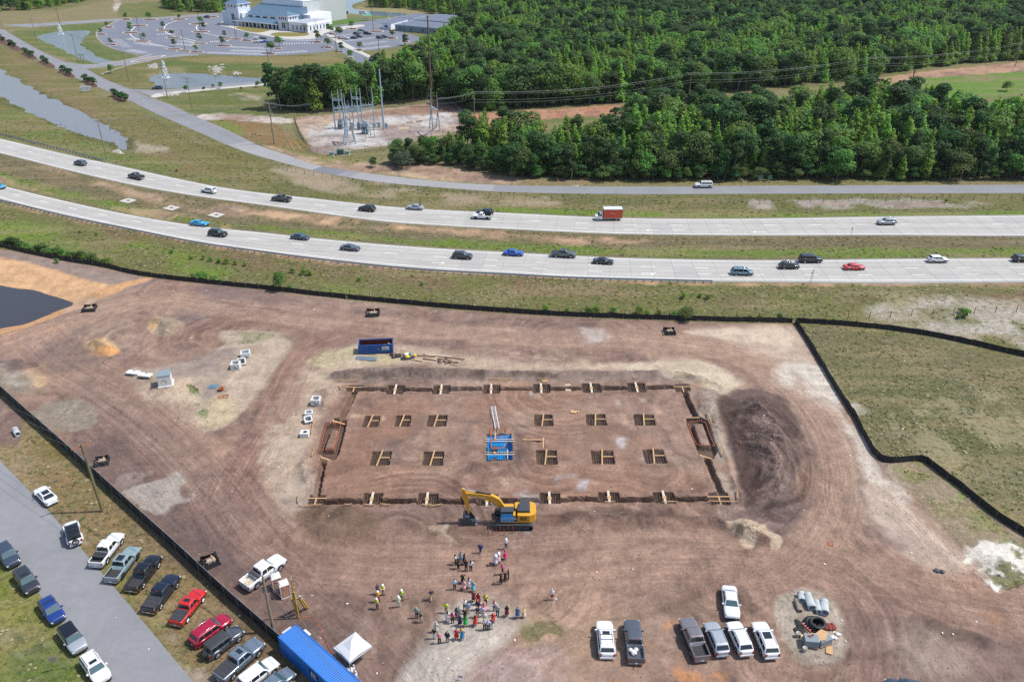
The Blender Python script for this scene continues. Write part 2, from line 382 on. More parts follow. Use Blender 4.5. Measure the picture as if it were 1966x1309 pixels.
paint([(500,278),(560,290),(660,310),(760,318),(900,330),(1010,345),(1010,354),(861,348),(730,335),(607,316)],A(212,188,150),1,2,2,vg=.1)
paint([(750,300),(900,330),(990,345),(1160,350),(1000,352),(860,346),(780,330)],A(186,156,130),1,3,3,.2,vg=.1)
paint([(540,285),(650,300),(700,304),(660,318),(600,308)],A(130,126,66),.8,3,3,.15,nz=.2,vg=1)
paint([(1010,346),(1200,352),(2200,350),(2200,356),(1200,357),(1010,356)],A(150,138,92),.9,1,1,vg=.6)
# substation yard
paint([(566,232),(600,222),(750,208),(870,196),(905,236),(906,246),(760,278),(605,294),(590,270)],A(200,178,158),1,2,1,vg=0)
paint([(618,248),(660,228),(760,214),(835,210),(880,236),(760,276),(650,286),(625,266)],A(216,212,208),1,1,.5,vg=0)
paint([(650,232),(740,212),(860,199),(880,210),(830,220),(740,222)],A(166,128,104),.9,3,2,vg=0)
paint([(590,240),(626,250),(660,292),(610,296),(596,272)],A(206,200,194),.9,2,1,vg=0)
# cleared strips in the wood
paint([(905,222),(1023,212),(1190,201),(1230,200),(1180,228),(1050,232),(905,246)],A(196,142,112),1,2,2,.1,vg=.1)
paint([(1040,230),(1180,226),(1190,260),(1110,262),(1060,250)],A(110,126,60),1,2,2,vg=1)
paint([(1640,160),(1734,143),(1868,128),(2200,100),(2200,125),(1966,138),(1800,150),(1700,170)],A(196,156,128),1,2,2,.1,vg=.2)
paint([(1740,158),(1800,150),(1966,138),(2200,126),(2200,180),(1966,180),(1860,195),(1800,205),(1750,200)],A(104,146,44),1,2,2,vg=1)
paint([(1850,148),(1966,142),(1966,156),(1880,158)],A(160,140,96),.8,3,2,nz=.1)
paint([(1640,28),(1710,30),(1712,52),(1640,52)],A(168,160,96),1,2,2)
paint([(0,22),(100,22),(220,0),(300,0),(330,22),(330,34),(240,36),(0,54)],A(150,138,98),1,4,2,vg=1)
paint([(232,10),(330,5),(350,30),(232,34)],A(118,126,66),1,4,2,vg=1)
paint([(222,-5),(230,-5),(228,20),(217,20)],A(214,206,190),1,2,2,vg=0)
paint([(655,18),(700,14),(820,20),(820,28),(760,30),(680,24)],A(170,160,110),1,2,2,vg=1)
paint([(628,40),(745,34),(748,42),(700,52),(630,54)],A(96,136,56),1,1,.3,vg=1)
# bottom left, between the parking row and the fence
paint([(-200,560),(0,765),(120,870),(260,995),(420,1142),(560,1270),(640,1400),(400,1400),(372,1309),(300,1222),(180,1080),(60,945),(-200,700)],A(142,122,84),1,1.5,.6,vg=.9)
paint([(0,780),(60,840),(160,930),(300,1060),(420,1180),(440,1240),(330,1160),(200,1030),(60,900),(0,850)],A(160,132,96),.6,4,3,.2,vg=.8,nz=.25,seed=21)
paint([(-20,840),(40,870),(110,940),(140,985),(190,1050),(150,1040),(70,950),(-20,900)],A(206,180,152),.85,3,2,.25,vg=.2,nz=.12,seed=22)
paint([(300,1170),(350,1240),(420,1300),(440,1320),(370,1320),(300,1225)],A(200,184,164),.8,2,2,.4,vg=.3,nz=.25,seed=23)
paint([(200,1060),(300,1180),(360,1270),(345,1275),(285,1195),(190,1085)],A(128,134,62),.8,2,1.5,.3,vg=1,nz=.2,seed=24)
paint([(-10,770),(40,790),(50,830),(0,850)],A(150,130,124),.9,3,2,vg=0)
paint([(50,800),(130,875),(170,915),(140,910),(80,860),(40,830)],A(130,118,68),.6,3,2,vg=.9)
# lawn at the corner, left of the road
paint([(-300,900),(0,1060),(50,1120),(100,1178),(150,1238),(215,1320),(100,1500),(-300,1500)],A(124,132,62),1,1,.5,vg=1)
paint([(0,1120),(60,1200),(100,1309),(0,1309)],A(160,146,88),.7,6,4,.2,vg=1,nz=.2,seed=25)
paint([(20,1250),(90,1240),(150,1309),(60,1320),(10,1290)],A(96,122,48),.8,2.5,2,.3,vg=1)
# the works
D0,D1,D2,D3=A(164,136,120),A(138,112,102),A(188,164,146),A(112,90,82)
paint(SITE,D0,1,.8,.25,vg=0,sm=0)
k=np.where(veg<.5)[0]
for sc_,col_,am,th in((.03,D2,.5,.54),(.045,D1,.65,.5),(.16,D3,.45,.55),(.11,A(190,156,130),.4,.56),(.5,D3,.4,.57),(.8,D2,.35,.57)):
 a=np.clip((fbm(GX[k]*sc_,GY[k]*sc_,4,int(sc_*1000))-th)*6,0,1)*am
 tint[k]=tint[k]*(1-a[:,None])+col_*a[:,None]
def rg(P,c,op=1,soft=2,warp=1.5,wf=.2,vg=0,nz=0,seed=0,sm=2):paint(P,A(*c),op,soft,warp,wf,vg,sm=sm,nz=nz,seed=seed)
# broad damp and dry zones of the works
for i,(P,c,o_)in enumerate([([(0,640),(250,545),(560,565),(700,590),(600,625),(420,605),(250,690),(60,700)],(138,120,116),.9),([(150,830),(260,830),(400,930),(500,1050),(560,1130),(600,1240),(540,1230),(380,1070),(230,930)],(112,92,86),.9),
 ([(330,960),(420,1000),(520,1100),(640,1180),(620,1120),(500,1000),(400,930)],(134,108,98),.6),([(700,600),(1270,625),(1400,640),(1300,665),(900,650),(700,640)],(134,110,102),.55),([(1560,1110),(1700,1130),(1966,1200),(1966,1309),(1700,1320),(1620,1230)],(138,116,110),.75),
 ([(560,1040),(760,1050),(760,1130),(620,1180),(560,1110)],(138,110,96),.6),([(1040,1085),(1400,1080),(1460,1180),(1300,1320),(1080,1320)],(182,154,132),.6),([(640,760),(1320,755),(1380,950),(610,955)],(158,122,102),.8),([(60,590),(230,560),(300,570),(160,640),(60,660)],(168,146,132),.5)]):
 rg(P,c,o_,6,5,.06,nz=.07,seed=i)
rg([(0,480),(200,517),(300,540),(240,560),(215,552),(120,522),(0,492)],(160,140,130),1,2,1)
rg([(-300,470),(0,494),(60,507),(130,527),(198,545),(212,553),(186,563),(150,574),(128,576),(60,550),(0,545),(-300,500)],(226,182,138),1,1.5,1,vg=0)
rg([(-300,640),(8,610),(50,602),(98,583),(129,572),(190,556),(245,537),(290,534),(260,548),(180,578),(120,600),(60,618),(0,640),(-300,700)],(218,170,124),1,2,1.4)
rg([(-300,500),(0,538),(62,547),(122,564),(132,573),(98,588),(50,608),(8,615),(-300,660)],(164,112,76),.8,1,.6)
rg([(0,632),(60,622),(140,612),(130,630),(40,650),(32,672),(0,675)],(222,176,130),.9,2,2.5,nz=.2)
rg([(140,566),(190,575),(160,600),(60,640),(40,632),(110,600)],(206,180,158),.8,2,2,nz=.15,seed=3)
rg([(160,662),(180,648),(205,648),(232,672),(215,684),(185,683)],(208,174,134),1,1,.8,.4)
rg([(175,674),(205,668),(230,672),(215,684),(185,683)],(222,164,104),.9,1,.8,.4)
rg([(285,620),(300,607),(350,617),(346,636),(318,648),(292,636)],(184,164,140),1,1,.8,.4,vg=.4)
rg([(284,618),(300,608),(306,622),(292,634)],(214,172,126),.8,1.5,1,.4)
rg([(36,712),(82,695),(95,715),(88,738),(60,742),(45,720)],(222,186,144),1,1.5,1,.4)
rg([(0,690),(36,705),(60,740),(85,745),(40,757),(0,740)],(160,148,132),.9,2,1.5,vg=.5)
rg([(64,792),(100,768),(160,768),(187,792),(180,812),(145,826),(95,822)],(166,152,134),1,1.5,1,.3,vg=.6)
rg([(240,716),(270,704),(300,708),(350,700),(400,684),(432,655),(420,640),(440,632),(535,640),(560,660),(540,690),(520,722),(490,762),(455,800),(420,822),(388,828),(350,802),(310,772),(258,748)],(190,172,152),1,1.2,1,.3,vg=.15)
rg([(300,708),(400,684),(430,668),(455,690),(430,720),(360,730),(310,722)],(166,148,138),.9,3,2)
rg([(390,740),(430,738),(430,790),(395,790)],(160,144,134),.8,3,2)
rg([(400,770),(455,765),(450,800),(410,822),(385,815)],(204,184,150),.9,2,2,.3,vg=.5)
rg([(330,740),(370,740),(372,800),(335,780)],(208,184,158),.9,2,2,.3)
rg([(360,743),(372,745),(384,760),(376,766),(364,756)],(72,132,42),1,.5,.5,.6,vg=1)
rg([(374,776),(384,776),(384,780),(374,780)],(84,132,50),1,.5,.5,.6,vg=1)
rg([(385,792),(398,790),(392,804),(380,802)],(100,134,60),.9,1,.8,.6,vg=1)
rg([(420,645),(440,633),(535,642),(500,655),(430,668)],(160,154,118),.7,2,2,.2,vg=.9,nz=.3)
# pale ground west and north of the footings
rg([(585,690),(620,662),(700,655),(780,664),(900,690),(1000,700),(1100,705),(1230,695),(1340,690),(1420,742),(1400,756),(1330,735),(1200,712),(1000,712),(800,706),(660,712),(640,728),(650,760),(610,810),(600,880),(590,960),(560,975),(510,940),(500,880),(520,800),(560,740)],(196,174,152),.9,3,2,.15)
rg([(590,690),(680,664),(740,676),(770,694),(700,700),(620,705)],(186,174,138),.8,2,2,.25,vg=.5,nz=.25,seed=2)
rg([(1330,695),(1370,700),(1420,730),(1410,752),(1370,752),(1320,720),(1200,706),(1150,700)],(214,198,172),.9,2,1.5)
rg([(520,930),(600,900),(590,960),(570,1010),(540,990)],(178,164,152),.8,2,2,nz=.2)
rg([(440,1320),(700,1120),(900,1040),(900,1000),(620,980),(500,1000),(440,1100)],(140,112,100),.35,8,5,.08)
# right hand strip, very pale sand
rg([(1320,628),(1526,626),(1556,680),(1610,770),(1684,890),(1740,960),(1850,1060),(1870,1110),(1820,1110),(1740,1060),(1650,980),(1640,900),(1590,800),(1500,735),(1480,700),(1380,655)],(200,178,158),1,3,2,.12)
rg([(1488,712),(1510,700),(1575,705),(1620,790),(1680,890),(1700,925),(1668,920),(1640,850),(1590,790),(1530,755),(1490,740)],(216,206,192),.95,2,1.5,.2,vg=.1)
rg([(1320,637),(1500,632),(1515,668),(1480,662),(1400,650)],(212,192,170),.85,2,1.5,.2)
rg([(1640,940),(1700,930),(1790,1020),(1860,1090),(1800,1095),(1700,1040),(1650,1000)],(204,184,166),.8,3,2,.15)
rg([(1640,1010),(1730,1020),(1760,1050),(1700,1060),(1645,1035)],(142,118,110),.8,3,2,.2,nz=.15)
rg([(1700,890),(1766,890),(1850,950),(1966,1035),(2100,1130),(1966,1090),(1870,1070),(1800,1010)],(178,160,134),1,2,1.5,.2,vg=.5)
rg([(1720,890),(1780,895),(1880,975),(1966,1038),(1966,1075),(1880,1020),(1800,985),(1740,930)],(120,144,64),.9,2,2,.4,vg=1,nz=.3,seed=5)
rg([(1860,1060),(1885,1042),(1920,1040),(1966,1065),(1990,1110),(1950,1105),(1905,1130),(1880,1100)],(232,226,214),1,1,2,.4,nz=.5,seed=1)
rg([(1865,1056),(1900,1042),(1945,1060),(1935,1085),(1905,1125),(1885,1100)],(236,230,218),1,1,1,.4)
rg([(1905,1095),(1940,1085),(1975,1110),(1966,1130),(1915,1128)],(110,116,66),.9,1,1.5,.4,vg=1)
# ridge of dug soil north of the footings, humps south
rg([(640,716),(760,708),(950,712),(1200,712),(1320,718),(1330,734),(1100,730),(800,732),(650,734)],(148,130,120),.85,1.2,1.2,.4)
rg([(660,716),(960,714),(1080,722),(960,730),(700,728)],(104,88,80),.8,1.5,2,.5,nz=.35,seed=6)
rg([(575,985),(640,975),(740,1000),(722,1040),(660,1050),(600,1032)],(128,106,88),.9,2,2,.2)
rg([(1035,990),(1300,985),(1440,1000),(1470,1045),(1400,1022),(1200,1018),(1040,1002)],(116,92,82),.85,2,2,.3)
rg([(820,1005),(880,1010),(950,1030),(900,1045),(830,1040)],(116,92,82),.8,2,2,.3)
rg([(1400,1008),(1432,998),(1470,1015),(1497,1035),(1480,1052),(1450,1035),(1440,1052),(1418,1035)],(216,190,154),1,.6,1.2,.6)
rg([(820,1010),(860,1008),(850,1018),(870,1042),(850,1040)],(206,184,152),.8,.8,1.2,.8,nz=.5)
rg([(985,1020),(1030,1018),(1025,1035),(985,1050)],(186,180,184),.9,1,1,.6,nz=.6)
# pale blotches on the pad
for i,(x,y,rx,ry,c)in enumerate([(1110,925,35,14,(196,192,194)),(1215,770,30,10,(196,180,168)),(1200,852,9,12,(200,194,194)),(1120,770,25,6,(190,174,164)),(700,800,26,5,(214,184,154)),(1020,950,18,10,(180,172,168)),(1040,755,22,5,(204,190,180)),
 (1250,878,16,10,(176,166,162)),(960,925,60,12,(190,160,140)),(1150,905,100,20,(184,150,130)),(700,770,60,8,(120,98,88)),(830,940,110,16,(142,112,100)),(1290,920,60,14,(168,134,116)),(1330,940,20,10,(140,108,94))]):
 rg([(x+rx*cos(a*pi/4),y+ry*sin(a*pi/4))for a in range(8)],c,.85,1.5,2,.4,nz=.3,seed=i)
# parking corner, gravel, rings
rg([(760,1400),(770,1290),(850,1200),(880,1150),(960,1165),(1000,1190),(960,1240),(905,1290),(890,1400)],(196,186,174),.95,2.5,2,.15)
rg([(880,1130),(960,1145),(1000,1185),(960,1235),(900,1200)],(188,172,158),.7,3,2,.2)
rg([(965,1180),(1100,1120),(1180,1180),(1120,1309),(1000,1320),(985,1240)],(178,148,124),.7,4,3,.12)
rg([(1000,1190),(1080,1205),(1060,1240),(1010,1235)],(136,140,86),.7,1.5,1.5,.3,vg=.8,nz=.35)
rg([(900,1290),(1060,1240),(1080,1320),(900,1330)],(186,166,162),.7,3,3,.2,nz=.15)
for i,(x,y,rx,ry)in enumerate([(1180,1120,12,3),(1290,1258,16,10),(1310,1300,30,14),(1250,1250,8,8),(1185,1297,12,6),(1370,1309,20,10),(1905,1190,16,14),(1880,1180,20,12),(1280,1200,12,8)]):
 rg([(x+rx*cos(a*pi/4),y+ry*sin(a*pi/4))for a in range(8)],(222,156,100),.75,2,2,.3,nz=.35,seed=i+3)
rg([(1485,1165),(1500,1142),(1545,1130),(1590,1145),(1610,1170),(1625,1210),(1618,1255),(1570,1275),(1530,1262),(1500,1225)],(186,172,154),1,1.5,1,.3,vg=.4)
rg([(1500,1230),(1530,1250),(1600,1250),(1612,1262),(1570,1276),(1525,1264)],(140,122,102),.8,2,1.5,.3,vg=.5)
rg([(1690,1240),(1750,1212),(1830,1235),(1880,1280),(1840,1300),(1760,1290)],(174,156,140),.8,3,2,.2,vg=.2)
rg([(290,920),(340,905),(375,935),(350,965),(290,990),(240,940)],(182,168,152),.9,1.5,2,.25,nz=.3,seed=3)
rg([(0,1180),(1,1180),(1,1181)],(0,0,0),0)
for x,y,rx,ry in[(1140,645,16,14),(735,622,25,10),(560,1130,26,10)]:
 rg([(x+rx*cos(a*pi/4),y+ry*sin(a*pi/4))for a in range(8)],(190,172,162),.7,1.5,2,.5,nz=.4)
# ---- haul roads: wheel tracks follow them (u along, v across), smoother and paler where driven
FLOWS=[  # (pixels, half width m, tint, strength, channel)
 ([(-80,690),(60,640),(180,600),(300,575),(450,592),(620,615),(800,632),(1000,645),(1200,650),(1340,662),(1430,685),(1500,728),(1560,790),(1596,860),(1606,930),(1590,1000),(1540,1065),(1470,1110)],4.6,(184,154,134),.95,0),
 ([(60,640),(110,690),(190,735),(270,790),(340,850),(410,920),(470,1000),(560,1060),(700,1085),(900,1085),(1150,1065),(1350,1062),(1500,1080),(1700,1120),(1966,1160),(2100,1180)],6.0,(176,144,126),.8,0),
 ([(230,700),(300,655),(370,630),(440,612),(520,600)],3.2,(160,128,114),.6,1),
 ([(700,628),(640,652),(600,670),(572,705),(548,760),(520,820),(480,880),(440,950)],3.6,(158,124,110),.95,1),
 ([(420,940),(480,1040),(560,1120),(640,1190),(740,1290),(780,1350)],5,(138,114,104),.5,1),
 ([(1380,1130),(1460,1105),(1560,1105),(1630,1150),(1660,1210),(1650,1290),(1620,1400)],5,(160,130,114),.6,1),
 ([(1600,900),(1620,1000),(1680,1080),(1780,1150),(1900,1190),(2050,1210)],4,(170,140,122),.5,1),
 ([(1470,1280),(1490,1200),(1470,1120),(1400,1090),(1250,1110),(1100,1160)],4.5,(166,136,120),.5,1),
 ([(1400,800),(1450,800),(1490,850),(1500,910),(1480,960),(1430,1000)],5.5,(142,122,114),.9,1),
 ([(1480,770),(1520,800),(1538,860),(1545,920),(1530,980)],2.5,(150,128,118),.7,1),
 ([(650,765),(800,770),(1000,790),(1200,775),(1300,800),(1340,860)],4,(168,136,120),.3,1),
 ([(640,925),(800,915),(960,905),(1150,920),(1350,925)],4,(158,126,110),.3,1),
 ([(600,1045),(700,1050),(780,1020),(850,1000),(960,1015),(1100,1020)],4,(150,122,108),.4,1),
 ([(1860,1309),(1780,1220),(1700,1190),(1640,1200)],5,(150,124,112),.4,1),
 ([(1700,930),(1780,1010),(1850,1090),(1920,1140)],3.5,(176,142,120),.6,1),
 ([(900,1300),(1000,1230),(1150,1130),(1300,1090)],6,(168,138,120),.3,1),
 ([(150,780),(230,840),(300,900),(340,960),(400,1010)],5,(122,102,96),.4,1),
 ([(300,560),(340,540),(420,560),(600,590),(640,600)],4,(150,122,112),.4,1),
 ([(760,690),(640,700),(580,722),(560,770),(575,830)],3,(190,164,140),.4,1),
]
for(P,hw,c,st,chn)in FLOWS:
 Q=resample(smooth(poly_g(P),6),2.5);Qa=np.asarray(Q);m=hw+3
 k=np.where((GX>Qa[:,0].min()-m)&(GX<Qa[:,0].max()+m)&(GY>Qa[:,1].min()-m)&(GY<Qa[:,1].max()+m))[0]
 x,y=GX[k],GY[k];best=np.full(len(k),1e9);U=np.zeros(len(k));V=np.zeros(len(k));s0=0
 for a,b in zip(Q,Q[1:]):
  ex,ey=b[0]-a[0],b[1]-a[1];L=hypot(ex,ey)
  rx,ry=x-a[0],y-a[1];tt=np.clip((rx*ex+ry*ey)/(L*L),0,1)
  dx,dy=rx-tt*ex,ry-tt*ey;d=dx*dx+dy*dy;n=d<best
  best=np.where(n,d,best);U=np.where(n,s0+tt*L,U);V=np.where(n,np.sqrt(d)*np.sign(ex*ry-ey*rx),V);s0+=L
 dd=np.sqrt(best)+(fbm(x*.15,y*.15,3,60)-.5)*3
 wgt=sst(hw-dd,-1.2,1.8)
 wgt*=(1-veg[k])
 aa=wgt*st*.72
 tint[k]=tint[k]*(1-aa[:,None])+A(*c)*aa[:,None]
 ed=np.exp(-((dd-hw)/.5)**2)*(1-veg[k])*.22*np.clip((fbm(U*.08,V*.3,3,63)-.35)*4,0,1);tint[k]*=(1-ed)[:,None]
 F=flowA if chn==0 else flowB
 w2=wgt*min(1,st*1.5);take=w2>F[k,2]
 F[k[take],0]=U[take];F[k[take],1]=V[take];F[k[take],2]=w2[take]
 # ruts pressed into the soil
 rut=(fbm(U*.05,V*1.6,3,61)-.5)*.16+np.where(np.abs(np.abs(V)-hw*.85)<.6,.05,0)
 GZ[k]+=np.where(far[k],0,rut*wgt*(GZ[k]>-.35))
# dark spoil heap
rg([(1376,768),(1400,754),(1450,750),(1500,764),(1532,800),(1546,850),(1561,910),(1556,960),(1530,1002),(1500,1034),(1455,1012),(1440,985),(1425,930),(1402,850),(1385,800)],(120,101,94),1,1.2,1.4,.25,vg=0)
rg([(1376,770),(1405,762),(1430,830),(1455,900),(1470,950),(1440,965),(1420,900),(1390,820)],(100,80,74),.9,2,1,.3)
rg([(1440,790),(1490,800),(1520,880),(1500,960),(1470,960),(1470,880)],(146,122,112),.6,3,2,.3,nz=.5)
rg([(1530,830),(1552,850),(1562,920),(1545,960),(1535,900)],(168,136,116),.8,2,2,.2)
rg([(1370,770),(1385,860),(1412,960),(1420,975),(1400,975),(1385,950),(1370,880),(1358,800)],(172,156,140),.8,2,1.5,.3,nz=.5)
# turning circles of the machines: arcs of scraped and pressed soil
def swirl(cx,cy,r1,amp,hgt=.0,fr=1.2,r0=0,poly=None):
 k=np.where((np.abs(GX-cx)<r1)&(np.abs(GY-cy)<r1)&(veg<.3))[0]
 if not len(k):return
 x,y=GX[k]-cx,GY[k]-cy;r=np.hypot(x,y);th=np.arctan2(y,x)
 wx=(fbm(GX[k]*.12,GY[k]*.12,3,91)-.5)*3
 q=fbm((r+wx)*fr,np.cos(th)*1.3+3,3,90)*.5+fbm((r+wx)*fr,np.sin(th)*1.3+9,3,92)*.5-.5
 w_=sst(r1-r,0,r1*.35)*sst(r,r0,r0+1.5)*(1-.85*flowA[k,2]*(poly is None))
 if poly is None:a0=cx*7.7+cy*3.1;w_=w_*np.clip(np.cos(th-a0)*1.6-.2+(fbm(GX[k]*.3,GY[k]*.3,2,93)-.5)*1.5,0,1)
 if poly is not None:w_=w_*sst(sdist(poly,GX[k],GY[k]),-1,2)
 tint[k]*=np.clip(1+w_*q*amp*5,.45,1.6)[:,None]
 GZ[k]+=np.where(GZ[k]>-.35,w_*q*hgt,0)
rr_=random.Random(21)
for i in range(90):
 x,y=G(rr_.uniform(60,1900),rr_.uniform(600,1290))
 if inside_any(poly_g(SITE),x,y):swirl(x,y,rr_.uniform(6,20),rr_.uniform(.10,.28),.12,rr_.uniform(.9,2.0))
rg([(1488,712),(1510,700),(1575,705),(1620,790),(1680,890),(1700,925),(1668,920),(1640,850),(1590,790),(1530,755),(1490,740)],(218,206,190),.85,2.5,2.5,.3,vg=.05,nz=.35)
rg([(1330,637),(1500,632),(1512,664),(1480,660),(1400,650)],(222,202,178),.8,1.5,1.5,.3);rg([(1650,940),(1700,932),(1790,1020),(1850,1090),(1800,1090),(1710,1035)],(208,188,170),.6,2,2,.2)
rg([(1330,697),(1370,702),(1418,730),(1408,750),(1370,748),(1320,718),(1200,706),(1150,702)],(210,192,168),.7,2,2,.4,nz=.5)
rg([(590,690),(680,664),(740,674),(770,694),(700,700),(620,705)],(200,186,150),.7,1,1.2,.4,vg=.3)
rg([(760,1400),(775,1290),(850,1205),(885,1160),(960,1170),(1000,1190),(960,1240),(905,1290),(890,1400)],(200,190,178),.7,2,1.5,.3)
rg([(150,740),(230,740),(320,830),(420,930),(480,1010),(440,1010),(330,900),(240,820)],(180,150,132),.4,3,2,.1)
rg([(1485,1165),(1500,1142),(1545,1130),(1590,1145),(1610,1170),(1625,1210),(1618,1255),(1570,1275),(1530,1262),(1500,1225)],(186,174,158),.75,1,.8,.4,vg=.25)
rg([(1860,1062),(1885,1044),(1940,1042),(1990,1062),(2000,1110),(1955,1100),(1925,1095),(1908,1128),(1880,1102)],(236,229,216),1,.8,2.2,.5,nz=.9)
rg([(160,850),(240,850),(330,930),(400,1010),(470,1090),(540,1150),(590,1200),(570,1235),(500,1195),(420,1122),(340,1050),(260,978),(190,910)],(122,102,96),.75,5,3,.12)
rg([(190,700),(250,740),(330,815),(400,880),(440,950),(480,1020),(420,1000),(340,920),(230,830),(130,740)],(150,126,114),.6,3,2,.12);rg([(130,640),(190,690),(120,720),(60,690)],(132,112,104),.6,3,2,.2)
rg([(285,926),(338,908),(350,930),(372,950),(345,962),(300,992),(262,965),(240,945)],(178,166,156),1,.8,1.2,.5);rg([(340,925),(362,938),(372,952),(352,956)],(126,98,84),.8,.8,1,.4)
rg([(228,912),(262,905),(290,912),(250,935),(232,930)],(166,148,140),.7,1,1.2,.5,nz=.5)
rg([(64,794),(100,770),(160,770),(187,793),(180,812),(145,826),(95,822)],(164,150,134),.9,.8,.8,.4,vg=.3)
rg([(0,696),(40,690),(70,700),(40,715),(10,712)],(116,98,94),.7,1,1.5,.4)
for i,(P,c,o_)in enumerate([([(600,700),(640,690),(780,694),(900,698),(640,712),(620,760),(600,800),(575,870),(560,950),(520,930),(505,880),(530,800),(560,740)],(204,184,162),.75),([(900,690),(1330,695),(1200,708),(1000,708)],(200,178,156),.6),
 ([(1340,755),(1372,770),(1392,850),(1412,950),(1398,960),(1375,880),(1350,800)],(184,170,154),.7),([(250,745),(330,738),(372,750),(380,810),(330,790)],(208,188,164),.7),([(400,775),(455,768),(450,798),(410,820),(386,812)],(206,190,156),.6),
 ([(440,700),(520,665),(530,700),(470,775),(430,770)],(196,174,154),.6),([(590,1110),(640,1130),(700,1200),(640,1190)],(160,138,128),.6),([(1240,700),(1400,725),(1420,745),(1380,755),(1300,730)],(212,196,172),.6),
 ([(1640,780),(1690,880),(1740,950),(1700,945),(1660,880)],(222,210,196),.7),([(0,700),(60,735),(50,748),(0,740)],(176,164,150),.8),([(1120,630),(1160,632),(1158,655),(1125,658)],(198,184,176),.8)]):
 rg(P,c,o_,2.5,3,.25,nz=.3,seed=i+20)
HP=poly_g([(1376,768),(1400,754),(1450,750),(1500,764),(1532,800),(1546,850),(1561,910),(1556,960),(1530,1002),(1500,1034),(1455,1012),(1440,985),(1425,930),(1402,850),(1385,800)])
hx_,hy_=G(1405,890);swirl(hx_,hy_,22,.5,.9,1.0,3,HP);hx_,hy_=G(1480,820);swirl(hx_,hy_,9,.35,.5,1.3,0,HP)
rg([(1376,772),(1392,766),(1410,800),(1425,850),(1442,900),(1456,950),(1440,965),(1422,930),(1402,870),(1386,815)],(92,74,68),.75,1.5,1.2,.4)
rg([(1440,765),(1500,772),(1535,830),(1525,840),(1480,790),(1440,780)],(98,80,74),.7,2,1.2,.4)
rg([(575,985),(640,978),(735,1000),(720,1038),(660,1046),(600,1030)],(120,98,80),.5,2,2,.2);sx_,sy_=G(665,1008);swirl(sx_,sy_,8,.3,.2,1.5)
rg([(1400,1008),(1432,998),(1470,1013),(1499,1036),(1482,1053),(1468,1036),(1452,1034),(1444,1053),(1422,1040)],(206,184,158),1,.5,.9,.6)
rg([(1410,1018),(1424,1016),(1428,1034),(1416,1032)],(150,122,104),.8,.5,.6,.6);rg([(1455,1036),(1476,1034),(1478,1050),(1460,1048)],(142,114,98),.8,.5,.6,.6)
rg([(822,1012),(858,1008),(852,1018),(872,1034),(885,1044),(862,1042),(846,1024)],(196,176,152),.7,.5,.8,.7)
# pit shade painted into the tint by depth, along with damp dug soil
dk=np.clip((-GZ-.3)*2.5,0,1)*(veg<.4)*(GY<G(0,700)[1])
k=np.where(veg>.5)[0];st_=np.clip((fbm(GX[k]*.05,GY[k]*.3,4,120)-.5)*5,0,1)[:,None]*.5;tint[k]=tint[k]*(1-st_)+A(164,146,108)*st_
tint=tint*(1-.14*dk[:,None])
me=bpy.data.meshes.new('ground')
me.vertices.add(len(GX));me.vertices.foreach_set('co',np.stack([GX,GY,GZ],1).astype(np.float32).ravel())
ii=(np.arange(nr-1)[:,None]*nc+np.arange(nc-1)[None,:]).ravel()
quads=np.stack([ii,ii+1,ii+nc+1,ii+nc],1).astype(np.int32)
me.loops.add(quads.size);me.loops.foreach_set('vertex_index',quads.ravel())
me.polygons.add(len(quads));me.polygons.foreach_set('loop_start',np.arange(0,quads.size,4,dtype=np.int32));me.polygons.foreach_set('loop_total',np.full(len(quads),4,np.int32))
me.update(calc_edges=True)
zq=GZ[quads];me.polygons.foreach_set('use_smooth',(zq.max(1)-zq.min(1))<.22)
def fattr(nm,arr,ty):
 a=me.attributes.new(nm,ty,'POINT')
 if ty=='FLOAT':a.data.foreach_set('value',arr.astype(np.float32))
 elif ty=='FLOAT_VECTOR':a.data.foreach_set('vector',arr.astype(np.float32).ravel())
 else:a.data.foreach_set('color',np.concatenate([arr,np.ones((len(arr),1))],1).astype(np.float32).ravel())
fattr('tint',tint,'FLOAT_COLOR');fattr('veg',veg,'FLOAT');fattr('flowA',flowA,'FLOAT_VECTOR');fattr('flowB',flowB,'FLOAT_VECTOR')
ground=put(me,'ground');tag(ground,kind='structure')
